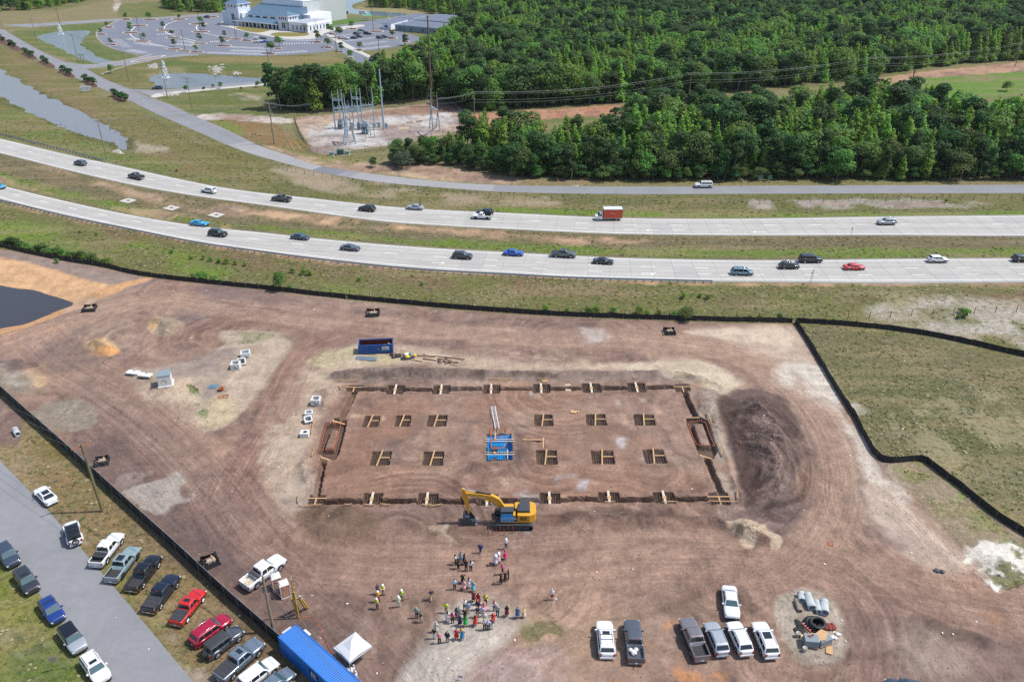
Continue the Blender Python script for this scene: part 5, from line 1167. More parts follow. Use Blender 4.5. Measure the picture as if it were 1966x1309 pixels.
cr_=cage('rebar cage with orange caps in the east stair trench',[[(1320,812),(1330,840),(1338,855),(1372,857),(1362,835),(1354,812),(1340,808),(1320,812)]],(1345,835),[44])
for cg_,(po,pi_),nm in((cl,CAGE_L,'west'),(cr_,CAGE_R,'east')):
 m=MB();a,b=np.array(poly_g(po)),poly_g(pi_);x0,y0=a.min(0);x1,y1=a.max(0)
 for i in range(int((x1-x0)/.3)):
  xx=x0+i*.3;ys=[yy for yy in np.arange(y0,y1,.3)if inside_any(poly_g(po),xx,yy)and not inside_any(b,xx,yy)]
  run=[]
  for yy in ys+[1e9]:
   if run and yy-run[-1]>.35:
    if run[-1]-run[0]>.3:m.bar((xx,run[0],-.72),(xx,run[-1],-.72),.045)
    run=[]
   run.append(yy)
 for j in range(int((y1-y0)/.3)):
  yy=y0+j*.3;xs_=[xx for xx in np.arange(x0,x1,.3)if inside_any(poly_g(po),xx,yy)and not inside_any(b,xx,yy)]
  run=[]
  for xx in xs_+[1e9]:
   if run and xx-run[-1]>.35:
    if run[-1]-run[0]>.3:m.bar((run[0],yy,-.68),(run[-1],yy,-.68),.045)
    run=[]
   run.append(xx)
 o=m.build('floor_rebar',REBAR,cg_);o.location=(-cg_.location.x,-cg_.location.y,0)
def plank(label,a,b,w_=.22,m=WOOD,h=.09,name='plank',grp=None,up_=.16):
 A_,B_=g3(*a,up_),g3(*b,up_);o=MB().bar((0,0,0),tuple(Vector(B_)-Vector(A_)),w_,h).build(name,m);o.location=A_;return tag(o,label,'timber',grp)
plank('board over the north end of the west stair trench',(638,810),(664,809),.35);plank('board over the south end of the west stair trench',(616,882),(643,881),.28)
plank('board over the north end of the east stair trench',(1318,803),(1343,803),.22);plank('board over the south end of the east stair trench',(1342,875),(1368,874),.28)
bg2='batter boards staked round the footings'
for i,(a,b,l_)in enumerate([((598,836),(604,806),'west of the rebar cage, farther of two'),((599,882),(605,862),'west of the rebar cage, nearer of two'),((571,974),(618,973),'long one at the near west corner'),((572,968),(574,953),'short one at the near west corner'),((661,973),(677,972),'short one left of the first near pit'),((699,972),(719,973),'below the first near pit'),((731,971),(748,972),'between the first and second near pits'),
                          ((810,972),(830,972),'below the second near pit'),((825,975),(849,971),'slanted one right of the second near pit'),((649,733),(688,733),'long one at the far west corner'),((753,731),(766,731),'behind the first far pit'),((780,731),(790,731),'behind the gap of the far trench'),((935,730),(983,731),'long one behind the third far pit'),((1032,730),(1050,731),'behind the fourth far pit'),((1125,729),(1140,730),'behind the fifth far pit'),
                          ((1213,728),(1226,728),'behind the sixth far pit'),((1292,726),(1326,727),'long one at the far east corner'),((1357,798),(1366,820),'east of the rebar cage, farther of two'),((1377,853),(1388,878),'east of the rebar cage, nearer of two'),((1414,944),(1417,961),'short one at the near east corner'),((1360,966),(1418,966),'long one at the near east corner'),((1271,967),(1300,967),'below the sixth near pit'),((1160,968),(1180,968),'below the fifth near pit'),((655,750),(652,742),'leaning stake board at the far west corner')]):
 A_,B_=g3(*a),g3(*b);t=thing('batter_board','thin batter board %s'%l_,'timber',A_,0,bg2);d=Vector(B_)-Vector(A_)
 MB().bar((0,0,.35),tuple(d+Vector((0,0,.35))),.12,.10).build('board',WOOD,t)
 for k in(.08,.92):p=d*k;MB().bar((p.x,p.y,-.3),(p.x,p.y,.5),.07).build('stake',WOOD,t)
plank('cross timber lying over the small footing trench east of the blue pit',(1003,847),(1044,846),.25);plank('short timber across the end of the small footing trench',(1043,842),(1044,859),.30)
plank('sheet of plywood at the edge of the far trench',(1090,739),(1092,747),1.0,WOODP,.04)
plank('stack of two boards lying on the pad',(1095,791),(1107,793),.8,WOOD,.12);plank('offcut beside the boards on the pad',(1109,790),(1111,794),.25,WOOD,.05)
plank('pale board behind the fourth far pit',(1041,733),(1051,733),.6,WOOD,.05)
plank('rusty steel plate standing beside the excavator by the trench',(1022,958),(1034,960),1.2,mat('rust_plate',SA(190,120,60),.8),.2)
# ---- deep pit lined with blue sheet
BLUE=mat('blue_sheeting',(.012,.36,.78),.35,coat=.3,nz=.12,nscale=1.5,bump=.06)
P=poly_g([(936,834),(981,832),(984,877),(937,880)])
t=thing('lined_pit','deep pit lined with bright blue sheeting below the aluminium ladder','pit',(*G(959,856),0));ox,oy=G(959,856)
Pi=[(p[0]-ox,p[1]-oy)for p in P];m=MB();N_=14
def wav(x,y,s=0):return(vn(np.array([x*3.1]),np.array([y*3.1]),s)[0]-.5)*.16
ringo=[];ringi=[]
for i in range(4):
 for k in range(N_):
  a=lerp(Pi[i],Pi[(i+1)%4],k/N_);ringo.append((a[0]*1.02,a[1]*(1.02 if a[1]>0 else 1.13)+wav(a[0],a[1]),(-.35 if a[1]>0 else-.02)+wav(a[0],a[1],3)));ringi.append((a[0]*.86,a[1]*.86,-1.62))
n=len(ringo);m.add(ringo+ringi+[(0,0,-1.6)],[(i,(i+1)%n,n+(i+1)%n,n+i)for i in range(n)]+[(n+i,n+(i+1)%n,2*n)for i in range(n)]);m.build('blue_liner',BLUE,t)
m=MB()
for i in range(13):x=-1.85+i*.31;m.bar((x,-2.9,-1.15),(x,2.6,-1.15),.04)
for i in range(19):y=-2.9+i*.3;m.bar((-1.9,y,-1.1),(1.9,y,-1.1),.04)
m.build('rebar_mat',mat('blue_grey_rebar',SA(30,100,150),.7),t)
for yy in(1.9,1.35,-1.55,-2.1):MB().bar((-2.3,yy,-.1),(2.35,yy,-.1),.14,.12).build('cross_beam',WOODP if yy!=-1.55 else WOOD,t)
for a,b in(((-.75,3.6,-.1),(-.75,1.6,-.1)),((1.3,-3.2,-.6),(1.3,-.2,-.6))):MB().bar(a,b,.14).build('pale_strut',WOODP,t)
MB().box((-.85,.5,-1.0),(1.0,1.0,.5)).build('sump_box',mat('sump_brown',SA(96,84,80),.9),t);MB().box((-.85,-2.6,-1.0),(1.0,1.1,.5)).build('sump_box',MATS['sump_brown'],t)
m_=MB().lathe([(.0,.2),(.22,.15),(.25,-.1),(0,-.15)],n=10).mesh('anchor_cage',WOOD)
for p in((-.8,1.75,.05),(-.8,-1.85,.05)):put(m_,'anchor_cage',t,p)
cage('rebar dowels with orange caps round the blue lined pit',[[(943,862),(942,822),(946,818),(972,819),(971,830)],[(943,862),(956,861),(966,862),(972,852)],[(950,840),(972,840)]],(959,850),[34,14,8],.15)
A_=g3(947,785,.6);B_=Vector(g3(955,827,.7));ladder('aluminium_ladder','long aluminium ladder leading down to the blue lined pit',A_,tuple(B_),.62,ALU,rung=.34,rw=.11)
# survey stakes before the excavator
stk=MB().bar((0,0,-.2),(0,0,1.05),.07).mesh('survey_stake',CAPO)
for i,(x,y)in enumerate([(931,1022),(938,1026),(945,1028),(953,1024),(960,1023),(968,1028),(976,1020),(985,1024)]):
 o=put(stk,'survey_stake',None,g3(x,y));tag(o,'%s orange survey stake from the west in front of the excavator'%ordw[i],'stake','orange survey stakes by the excavator')
# ---- fences
def fence(name,label,P,hgt,lean,post_step,fab,postm,grp=None,px=True,wave=.12,rail=False,mid=None,posth=None,pw=.06):
 Q=resample(smooth(poly_g(P),4),.9);t=thing(name,label,'fence',(Q[0][0],Q[0][1],0),0,grp);ox,oy=Q[0]
 m=MB();vs=[]
 for i,p in enumerate(Q):
  a=Q[max(i-1,0)];b=Q[min(i+1,len(Q)-1)];L=hypot(b[0]-a[0],b[1]-a[1])+1e-9;nx,ny=-(b[1]-a[1])/L,(b[0]-a[0])/L;z=gz(*p)
  w0=(vn(np.array([i*.7]),np.array([hgt*3.3]))[0]-.5)
  for h_ in(0,.5,1):vs.append((p[0]-ox+nx*(lean*h_+w0*wave),p[1]-oy+ny*(lean*h_+w0*wave),z-.03+hgt*h_*(1+w0*.12)))
 m.add(vs,[(3*i+k,3*i+3+k,3*i+4+k,3*i+1+k)for i in range(len(Q)-1)for k in(0,1)])
 f_=m.build('fabric',fab,t);sol=f_.modifiers.new('thickness','SOLIDIFY');sol.thickness=.03
 pm=MB().bar((0,0,-.2),(0,0,posth or hgt*1.08),pw).mesh('fence_post',postm)
 for p in resample(Q,post_step):put(pm,'post',t,(p[0]-ox,p[1]-oy,gz(*p)))
 if rail:
  for i in range(0,len(Q)-3,3):a,b=Q[i],Q[i+3];pass
  tb=MB().tube([(q[0]-ox,q[1]-oy,gz(*q)+hgt+.02)for q in Q[::3]+[Q[-1]]],.035,5);tb.build('top_rail',STEELG,t)
 return t
fence('silt_fence','long low black silt fence between the works and the highway verge',[(-60,462),(0,474),(60,488),(130,502),(200,513),(270,529),(400,545),(520,557),(600,567),(680,575),(850,591),(1010,603),(1150,610),(1300,615),(1420,618),(1526,620)],1.15,.1,3.0,FABRIC,POSTW)
fence('silt_fence','black silt fence running down between the works and the grassy field',[(1526,620),(1558,670),(1598,738),(1640,803),(1688,883),(1766,885),(1798,905),(1850,943),(1905,988),(1980,1036)],1.15,.1,3.0,FABRIC,POSTW)
fence('silt_fence','black silt fence curving across the top of the grassy field',[(1528,620),(1600,624),(1700,633),(1800,648),(1900,670),(2000,693)],1.15,.1,3.0,FABRIC,POSTW)
fence('screen_fence','tall black screened fence between the works and the parked pickups',[(-40,720),(0,752),(60,806),(120,859),(180,913),(260,986),(340,1058),(420,1133),(500,1204),(560,1258),(640,1340)],1.85,.0,3.0,FABRIC,STEELG,rail=True,wave=.05)
WIREM=mat('fence_wire',SA(120,120,112),.6,.4)
def wire_fence(name,label,P,hgt,step,grp=None,cat='fence',mesh_=False,base=0,pr=.05):
 Q=resample(smooth(poly_g(P),4),step);ox,oy=Q[0];t=thing(name,label,cat,(ox,oy,base),0,grp)
 pm=MB().bar((0,0,-.1),(0,0,hgt+.1),pr*2).mesh('fence_post',mat('grey_post',SA(112,106,98),.8))
 for p in Q:put(pm,'post',t,(p[0]-ox,p[1]-oy,gz(*p)if p[1]<175 else 0))
 m=MB()
 for h_ in([.3,.7,1.05]if not mesh_ else[.05,.5,1.0,1.5,2.0]):
  m.tube([(p[0]-ox,p[1]-oy,h_*hgt/(1.15 if not mesh_ else 2.0))for p in Q],.012 if not mesh_ else .02,3)
 if mesh_:
  Q2=resample(smooth(poly_g(P),4),.45)
  for i,p in enumerate(Q2[:-1]):q=Q2[i+1];m.bar((p[0]-ox,p[1]-oy,.05),(q[0]-ox,q[1]-oy,hgt),.012);m.bar((q[0]-ox,q[1]-oy,.05),(p[0]-ox,p[1]-oy,hgt),.012)
 m.build('wire',WIREM,t);return t
wire_fence('wire_fence','wire fence on thin posts between the frontage road and the highway',[(296,232),(340,262),(400,290),(470,310),(560,330),(640,345),(730,358),(820,368),(900,375),(1000,383),(1100,388),(1250,392),(1400,393),(1520,391),(1700,387),(1966,383),(2100,381)],1.5,3.7)
wire_fence('wire_fence','wire fence with weathered posts along the verge above the silt fence',[(560,558),(680,570),(850,585),(1000,597),(1130,604),(1260,608),(1400,611),(1520,613),(1640,612),(1740,607),(1860,602),(1980,598)],1.4,4.6)
wire_fence('chain_link_fence','tall chain link fence round the electrical substation',[(566,234),(576,262),(598,292),(640,297),(760,284),(906,246),(905,244),(870,205),(842,196),(750,206),(640,218),(566,232)],2.2,5.5,mesh_=True)
# guardrails
GR=mat('guardrail_steel',SA(196,206,212),.5,.4);GP=mat('guardrail_post',SA(150,158,162),.7,.2)
def guardrail(label,P):
 Q=resample(smooth(poly_g(P),4),1.9);ox,oy=Q[0];t=thing('guardrail',label,'guardrail',(ox,oy,0));m=MB();vs=[]
 prof=[(0,.42),(.06,.48),(.06,.54),(0,.60),(.06,.66),(.06,.72),(0,.80)]
 for i,p in enumerate(Q):
  a=Q[max(i-1,0)];b=Q[min(i+1,len(Q)-1)];L=hypot(b[0]-a[0],b[1]-a[1]);nx,ny=-(b[1]-a[1])/L,(b[0]-a[0])/L
  for o_,z in prof:vs.append((p[0]-ox+nx*o_,p[1]-oy+ny*o_,z))
 n=len(prof);m.add(vs,[(i*n+k,(i+1)*n+k,(i+1)*n+k+1,i*n+k+1)for i in range(len(Q)-1)for k in range(n-1)]);rl=m.build('rail',GR,t);s_=rl.modifiers.new('thickness','SOLIDIFY');s_.thickness=.02
 pm=MB().box((0,0,.3),(.16,.24,1.0)).mesh('guardrail_post',GP)
 for p in Q:put(pm,'post',t,(p[0]-ox,p[1]-oy-.16,0))
guardrail('long guardrail with posts on the near shoulder of the near carriageway',[(-90,375),(0,388),(127,419),(254,445),(381,470),(500,487),(607,501),(734,515),(861,525),(980,531),(1087,537),(1214,540.5),(1341,543.5),(1381,544)])
guardrail('shorter guardrail beyond the far carriageway beside the canal',[(-90,238),(0,259),(50,272),(110,287),(160,300),(208,313)])
# ---- silt boxes round the drain inlets
def inlet(px,py,sz,rz,label):
 p=g3(px,py);t=thing('inlet_barrier',label,'silt barrier',p,rz,'black silt barriers round drain inlets')
 h=sz/2
 for a,b in(((-h,-h),(h,-h)),((h,-h),(h,h)),((h,h),(-h,h)),((-h,h),(-h,-h))):
  m=MB();A_,B_=Vector((*a,0)),Vector((*b,0));pts=[]
  for k in range(5):
   q=A_.lerp(B_,k/4);s_=1-.08*sin(pi*k/4);pts+=[(q.x*1.12,q.y*1.12,0),(q.x*s_,q.y*s_,.75-.12*sin(pi*k/4))]
  m.add(pts,[(2*k,2*k+2,2*k+3,2*k+1)for k in range(4)]);o=m.build('fabric_side',FABRIC,t);s_=o.modifiers.new('thickness','SOLIDIFY');s_.thickness=.03
 for a in((-h,-h),(h,-h),(h,h),(-h,h)):MB().bar((a[0],a[1],-.1),(a[0],a[1],.85),.08).build('stake',POSTW,t)
 MB().box((0,0,.02),(sz*.95,sz*.95,.04)).build('black_floor',FABRIC,t)
 MB().box((.1,0,.25),(sz*.5,sz*.38,.45)).build('inlet_box',PREG,t)
 MB().bar((-h*.6,-.3,.5),(h*.7,-.2,.5),.14).build('board',WOOD,t);MB().bar((-h*.5,.35,.5),(h*.6,.4,.5),.14).build('board',WOODD,t);MB().bar((.4,-h*.6,.56),(.3,h*.7,.56),.14).build('board',WOOD,t)
for a in((172,594,2.4,.2,'black silt barrier beside the muddy pond'),(716,602,2.6,.1,'black silt barrier beyond the blue skip'),(1285,639,2.1,0,'black silt barrier near the far east corner of the works'),(196,888,1.9,.3,'black silt barrier beside the green utility pole'),(405,1081,2.0,.55,'black silt barrier near the white crew pickup')):inlet(*a)
# ---- precast concrete
def box_open(px,py,w_,d_,h_,rz,label,wall=.2,hole=True,tilt=None,grp='precast concrete boxes'):
 p=g3(px,py);t=thing('manhole_box',label,'concrete box',p,rz,grp)
 for c,s_ in(((0,-d_/2+wall/2,h_/2),(w_,wall,h_)),((0,d_/2-wall/2,h_/2),(w_,wall,h_)),((-w_/2+wall/2,0,h_/2),(wall,d_-2*wall,h_-.004)),((w_/2-wall/2,0,h_/2),(wall,d_-2*wall,h_-.004))):MB().box(c,s_).build('wall',PRE,t)
 MB().box((0,0,.08),(w_-.02,d_-.02,.12)).build('floor',PREG,t)
 if hole:MB().lathe([(0,0),(w_*.22,0),(w_*.22,-.03),(0,-.03)],(w_*.1,-d_/2-.002,h_*.5),12,ax='y').build('pipe_knockout',PREG,t)
 if tilt:t.rotation_euler=(tilt,0,rz)
 return t
box_open(473,688,1.7,1.6,1.2,.25,'open concrete box with a side hole, farthest of the three together');box_open(465,698,1.5,1.3,1.1,.3,'upended concrete frame between two open boxes',hole=False,tilt=.9);box_open(454,709,1.6,1.6,1.2,.1,'open concrete box nearest of the three together')
box_open(608,777,1.5,1.5,1.1,0,'open concrete box beside the brown soil heap');box_open(594,799,1.3,1.2,.9,.2,'small open concrete box behind a tipped one');box_open(592,809,1.3,1.2,.9,.4,'tipped concrete box with a round opening',tilt=.5)
def slab(px,py,w_,d_,h_,rz,label,hole=.3):
 p=g3(px,py,.1);t=thing('concrete_slab_cover',label,'concrete slab',p,rz);MB().box((0,0,h_/2),(w_,d_,h_)).build('slab',PRE,t)
 if hole:MB().lathe([(hole,h_+.004),(0,h_+.004)],(0.1,0,0),16).build('round_hole',mat('dark_hole',(.03,.03,.03),.9),t);MB().lathe([(hole,h_+.003),(hole+.05,h_+.03),(hole+.1,h_+.003)],(.1,0,0),16).build('hole_rim',PREG,t)
 return t
slab(586,838,1.35,1.2,.75,0,'thick concrete slab with a round hole in its top')
def notch(px,py,rz,label):
 p=g3(px,py,.0);t=thing('notched_slab',label,'concrete slab',p,rz);MB().prism([(-1.2,-.6),(1.2,-.6),(1.2,.6),(.3,.6),(.1,.15),(-.2,.2),(-.35,.6),(-1.2,.6)],.35,.62,bottom=True).build('slab',PRE,t)
 for s_ in(-.8,.8):MB().box((s_,0,.17),(.15,1.0,.34)).build('bearer',WOODD,t)
notch(257,720,-.2,'smaller notched white slab on bearers, farther from the vault');notch(281,728,-.2,'larger notched white slab beside the concrete vault')
p=g3(320,742);t=thing('concrete_vault','tall white concrete vault with a round pipe hole and flat lid','concrete vault',p,.3)
MB().box((0,0,.1),(2.6,2.4,.2)).build('base',PRE,t);MB().box((0,0,1.2),(2.2,2.0,2.0)).build('body',PRE,t);MB().box((0,0,2.25),(2.3,2.1,.12)).build('lid',mat('lid_blue_grey',SA(140,158,166),.8),t)
MB().lathe([(.5,0),(.36,-.02),(.33,.1),(0,.1)],(-.1,-1.01,1.0),18,ax='y').build('pipe_hole',WOODP,t)
p=g3(410,745);t=thing('blue_frame','flat blue grey metal grate lying on the sand','grate',p,-.1)
for i in range(5):MB().bar((-.8,-.5+.25*i,.12),(.8,-.5+.25*i,.12),.14,.05).build('bar',mat('blue_grey_paint',SA(120,166,190),.6),t)
for s_ in(-.75,.75):MB().bar((s_,-.55,.06),(s_,.55,.06),.12,.06).build('cross_bar',MATS['blue_grey_paint'],t)
RUSTM=mat('rusted_iron',SA(176,98,56),.85,nz=.2,nscale=5)
o=MB().lathe([(.42,0),(.36,.45),(.5,.5),(.5,.56),(.30,.56),(.30,0)],n=18).build('iron_ring',RUSTM);o.location=g3(426,752);tag(o,'rusty round iron frame standing on the sand','iron frame')
p=g3(434,764);t=thing('iron_grate','rusty square iron grate with a loose lid','iron grate',p,.1)
for s_ in(-.4,.4):MB().bar((s_,-.45,.08),(s_,.45,.08),.1).build('bar',RUSTM,t);MB().bar((-.4,s_,.08),(.4,s_,.08),.1).build('bar',RUSTM,t)
MB().box((-.95,-.1,.03),(.8,.5,.04)).build('lid',RUSTM,t)
# concrete aprons with drains in the median
for(x,y,l_)in((246,385.5,'first'),(329,399.5,'second'),(415,413,'third')):
 p=G(x,y);t=thing('drain_apron','%s concrete drain apron from the west in the median grass'%l_,'drain',(*p,.02),-.5);MB().prism([(-1.9,-1.5),(1.9,-1.5),(1.9,1.5),(-1.9,1.5)],0,.06).build('apron',KERB,t);MB().box((.1,0,.09),(.9,.6,.06)).build('grate',mat('dark_rust',SA(96,66,56),.9),t)
# ---- blue skip
p0,p1=G(689,681),G(755,678);L=hypot(p1[0]-p0[0],p1[1]-p0[1]);rz=atan2(p1[1]-p0[1],p1[0]-p0[0]);SKB=mat('skip_blue',(.008,.075,.28),.45,nz=.12,nscale=1.5);SKI=mat('skip_rust',SA(110,48,40),.9,nz=.2)
t=thing('skip_container','blue open skip with rusty inside and a white sign','skip',(p0[0],p0[1],gz(*p0)),rz)
Wd=2.4;hh=1.75
for c,s_ in(((L/2,.05,hh/2+.1),(L,.1,hh)),((L/2,Wd-.05,hh/2+.1),(L,.1,hh)),((.05,Wd/2,hh/2+.1),(.1,Wd-.2,hh-.004)),((L-.05,Wd/2,hh/2+.1),(.1,Wd-.2,hh-.004))):MB().box(c,s_).build('wall',SKB,t)
for c,s_ in(((L/2,.13,hh/2+.2),(L-.3,.05,hh-.25)),((L/2,Wd-.13,hh/2+.2),(L-.3,.05,hh-.25)),((L/2,Wd/2,.25),(L-.2,Wd-.2,.1))):MB().box(c,s_).build('rusty_lining',SKI,t)
for k in(0,1):MB().box((L/2,Wd*k,hh+.14),(L+.1,.16,.1)).build('top_rail',SKB,t)
for i in range(8):MB().box((.35+i*(L-.7)/7,-.04,hh/2+.05),(.1,.08,hh-.1)).build('rib',SKB,t)
sg=MB().box((L*.79,-.10,1.15),(1.35,.03,.75)).build('sign',mat('sign_white',(.6,.62,.64),.5),t)
m=MB();
for i,(a,b)in enumerate(((-.45,.3),(-.2,.3),(.05,.3))):m.box((L*.79+a,-.118,1.30),(.18,.01,.16),mi=0)
m.build('sign_red_letters',mat('sign_red',SA(190,30,40),.5),sg);m=MB()
for i in range(3):m.box((L*.79,-.118,1.10-i*.13),(1.1,.01,.06))
m.build('sign_blue_lines',mat('sign_blue',SA(90,130,160),.5),sg)
t2=thing('scrap_timber','heap of scrap timber inside the blue skip','timber',(p0[0],p0[1],gz(*p0)),rz);rr=random.Random(4)
for i in range(12):a=(L*.62+rr.uniform(-.2,2.2),rr.uniform(.4,2),.4+rr.uniform(0,.9));b=(a[0]+rr.uniform(-1,1),a[1]+rr.uniform(-.8,.8),a[2]+rr.uniform(.0,.6));MB().bar(a,b,.14,.06).build('board',WOODP if i%2 else WOOD,t2)
# material by the skip
p=g3(704,690,.05);t=thing('steel_stack','stack of pale blue steel studs beside the skip','steel studs',p,-.08)
for i in range(6):MB().box((rnd.uniform(-.2,.3),-.5+.2*i,.1+.05*(i%2)),(3.9,.16,.12),rnd.uniform(-.05,.05)).build('stud',mat('stud_steel',SA(180,198,212),.4,.5),t)
p=g3(783,690,.05);t=thing('rebar_bundle','dark bundle of rebar near the yellow bags','rebar',p,.05)
for i in range(10):MB().bar((-1.3,-.45+.1*i,.08+.05*(i%3)),(1.25,-.4+.1*i,.1+.05*(i%2)),.06).build('bar',mat('dark_steel',SA(82,84,90),.6,.4),t)
def heap(name,label,cat,px,py,col,r,h_,n=7,s=0.6,seed=1,mats_=None):
 p=g3(px,py);t=thing(name,label,cat,p);rr=random.Random(seed)
 for i in range(n):
  m=MB();q=(rr.uniform(-r,r),rr.uniform(-r*.6,r*.6),0);a=rr.uniform(.25,.5)*s;m.lathe([(0,0),(a,.03),(a*1.1,a*.5),(a*.7,a*.9),(0,a)],q,7);m.build('piece',(mats_ or[col])[i%len(mats_ or[col])],t)
 return t
heap('bag_pile','yellow and white bags piled by the rebar bundle','bags',788,684,None,1.2,.4,9,1.0,3,[mat('yellow_bag',SA(226,196,60),.6),MATS['white_plastic_film'],mat('blue_bag',SA(90,150,190),.6),MATS['yellow_bag']])
heap('debris_pile','small pile of dark debris right of the skip','debris',761,684,mat('dark_debris',SA(70,58,56),.95),1.1,.3,12,.8,6)
for i,(a,b,m_,l_)in enumerate([((815,681),(866,686),WOODP,'long pale plank lying east of the bags'),((813,680),(892,691),WOODD,'longest dark timber lying east of the bags'),((795,683),(835,686),WOODD,'thin dark timber right of the yellow bags'),((812,690),(838,694),mat('rusty_steel_bar',SA(110,70,58),.8),'rusty steel section on the ground'),((865,700),(878,702),WOOD,'short fresh plank, most easterly of the timbers'),((790,692),(812,696),WOOD,'fresh plank below the rebar bundle'),((840,689),(868,692),WOODD,'dark timber beside the steel pile'),((848,695),(880,697),MATS['dark_steel'],'dark steel rail beside the short fresh plank')]):
 plank(l_,a,b,.28,m_,.12,up_=.1)
heap('scrap_pile','pile of dark steel brackets and offcuts among the timbers','scrap',856,694,None,1.6,.3,22,.7,9,[MATS['dark_steel'],WOODD,MATS['rusty_steel_bar']])
# ---- island of pipes and building materials
CP=mat('concrete_pipe',SA(196,204,206),.85,nz=.07,nscale=2);CPB=mat('stained_pipe',SA(150,136,122),.9,nz=.2,nscale=2)
def pipe(a,b,r,m,label,coll=False):
 A_,B_=Vector(g3(*a)),Vector(g3(*b));A_.z+=r;B_.z+=r;d=B_-A_;L=d.length;t=thing('concrete_pipe' if m is not CPB else 'stained_concrete_pipe',label,'pipe',A_,atan2(d.y,d.x),'pipes lying on the spoil island')
 ri=r*.76;MB().lathe([(ri,0),(r,0),(r,L*.86),(r*(1.0 if not coll else 1.0),L*.86),(r,L),(ri,L),(ri,0)],n=24,ax='x').build('barrel',m,t)
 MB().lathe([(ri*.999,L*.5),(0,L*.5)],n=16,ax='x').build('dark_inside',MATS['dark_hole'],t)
 MB().lathe([(r*1.004,0),(r*1.07,.03),(r*1.07,.3),(r*1.004,.35)],n=24,ax='x').build('collar',m,t)
pipe((1536,1143),(1539,1158),.42,CP,'short pale concrete pipe behind the brown one');pipe((1527,1153),(1536,1176),.26,CPB,'thin brown stained pipe');pipe((1548,1148),(1558,1174),.50,CP,'longest thick concrete pipe in the group');pipe((1565,1160),(1571,1181),.36,CP,'narrower pale pipe between two thick ones');pipe((1580,1160),(1582,1183),.50,CP,'thick concrete pipe at the east end of the group')
BP=mat('black_corrugated_pipe',(.014,.014,.015),.6)
p=g3(1566,1206);t=thing('pipe_coil','coil of black corrugated pipe beside the orange ladder','pipe coil',p)
for i,(dx,dy,r,z)in enumerate(((-.35,.45,.82,.22),(-.2,.25,.86,.42),(0,0,.82,.55),(.05,-.05,.80,.78))):
 pts=[(dx+r*cos(a*2*pi/40),dy+r*sin(a*2*pi/40),z)for a in range(41)];MB().tube(pts,[.19+.022*(k%2)for k in range(41)],8,cap=False).build('coil_loop',BP,t)
ladder('extension_ladder','orange fibreglass ladder lying on black sheeting',g3(1541,1200,.35),g3(1559,1219,.38),.50,ORG,rung=.36,rw=.1)
def sheet(P,m,label,name='sheeting',cat='sheeting',z=.06):
 Q=poly_g(P);c=np.mean(np.array(Q),0);b=MB();Q=smooth(Q,2,True);n=len(Q);vs=[(q[0]-c[0],q[1]-c[1],z-.02)for q in Q]+[((q[0]-c[0])*.6,(q[1]-c[1])*.6,z+rnd.uniform(0,.14))for q in Q]+[(0,0,z+.08)]
 b.add(vs,[(i,(i+1)%n,n+(i+1)%n,n+i)for i in range(n)]+[(n+i,n+(i+1)%n,2*n)for i in range(n)]);o=b.build(name,m);o.location=(c[0],c[1],gz(c[0],c[1]));return tag(o,label,cat)
sheet([(1525,1190),(1538,1196),(1548,1218),(1535,1219),(1530,1208)],FABRIC,'black plastic sheeting spread left of the pipe coil');sheet([(1546,1192),(1556,1188),(1568,1200),(1556,1214)],FABRIC,'black sheeting under the orange ladder and coil');sheet([(1522,1208),(1532,1206),(1540,1217),(1530,1219)],FABRIC,'black sheeting scrap near the white buckets')
RS=mat('red_safety_mesh',SA(140,58,50),.8,nz=.2)
heap('safety_netting','crumpled dark red safety netting beside the coil','netting',1590,1204,RS,.6,.3,26,.7,8)
BLK=mat('concrete_block',SA(150,160,168),.9,nz=.06,nscale=5)
def pallet(px,py,nx,ny,nz_,rz,label):
 p=g3(px,py);t=thing('block_pallet',label,'concrete blocks',p,rz);pm=MB().box((0,0,0),(nx*.41,.12,.1)).mesh('pallet_board',WOODD)
 for i in range(4):put(pm,'pallet_board',t,(0,(i-1.5)*ny*.07,.05))
 bm=MB().box((0,0,0),(.39,.19,.19)).mesh('block',BLK)
 for z in range(nz_):
  for i in range(nx):
   for j in range(ny):
    if z==nz_-1 or i in(0,nx-1)or j in(0,ny-1):put(bm,'block',t,((i-(nx-1)/2)*.40,(j-(ny-1)/2)*.20,.2+z*.2))
 return t
pallet(1555,1238,4,6,5,-.1,'grey block pallet with an orange drill on top');pallet(1579,1233,4,6,4,.35,'grey block pallet under the larger plywood sheet')
x,y,z=g3(1576,1236);o=MB().prism([(-.95,-.7),(.2,-.75),(1.1,.2),(.5,.75),(-.5,.35),(-.95,.55)],0,.05,bottom=True).build('plywood_sheet',WOOD);o.location=(x-.1,y+.35,z+1.02);o.rotation_euler=(.03,.02,.25);tag(o,'orange plywood sheet lying over a pallet of blocks','plywood')
x,y,z=g3(1592,1247,.08);o=MB().box((0,0,0),(.75,1.25,.05)).build('plywood_sheet',WOOD);o.location=(x,y,z);o.rotation_euler=(0,.04,-.35);tag(o,'small plywood sheet lying on the ground','plywood')
x,y,z=g3(1553,1238,1.16);t=thing('power_drill','orange tools lying on the block pallet','tool',(x-.1,y+.2,z));MB().box((0,0,.08),(.3,.12,.14)).build('body',CAPO,t);MB().bar((.05,0,0),(.12,-.25,0),.08).build('grip',CAPO,t);MB().box((.4,.1,.04),(.22,.16,.08),.6).build('battery',MATS['dark_steel'],t)
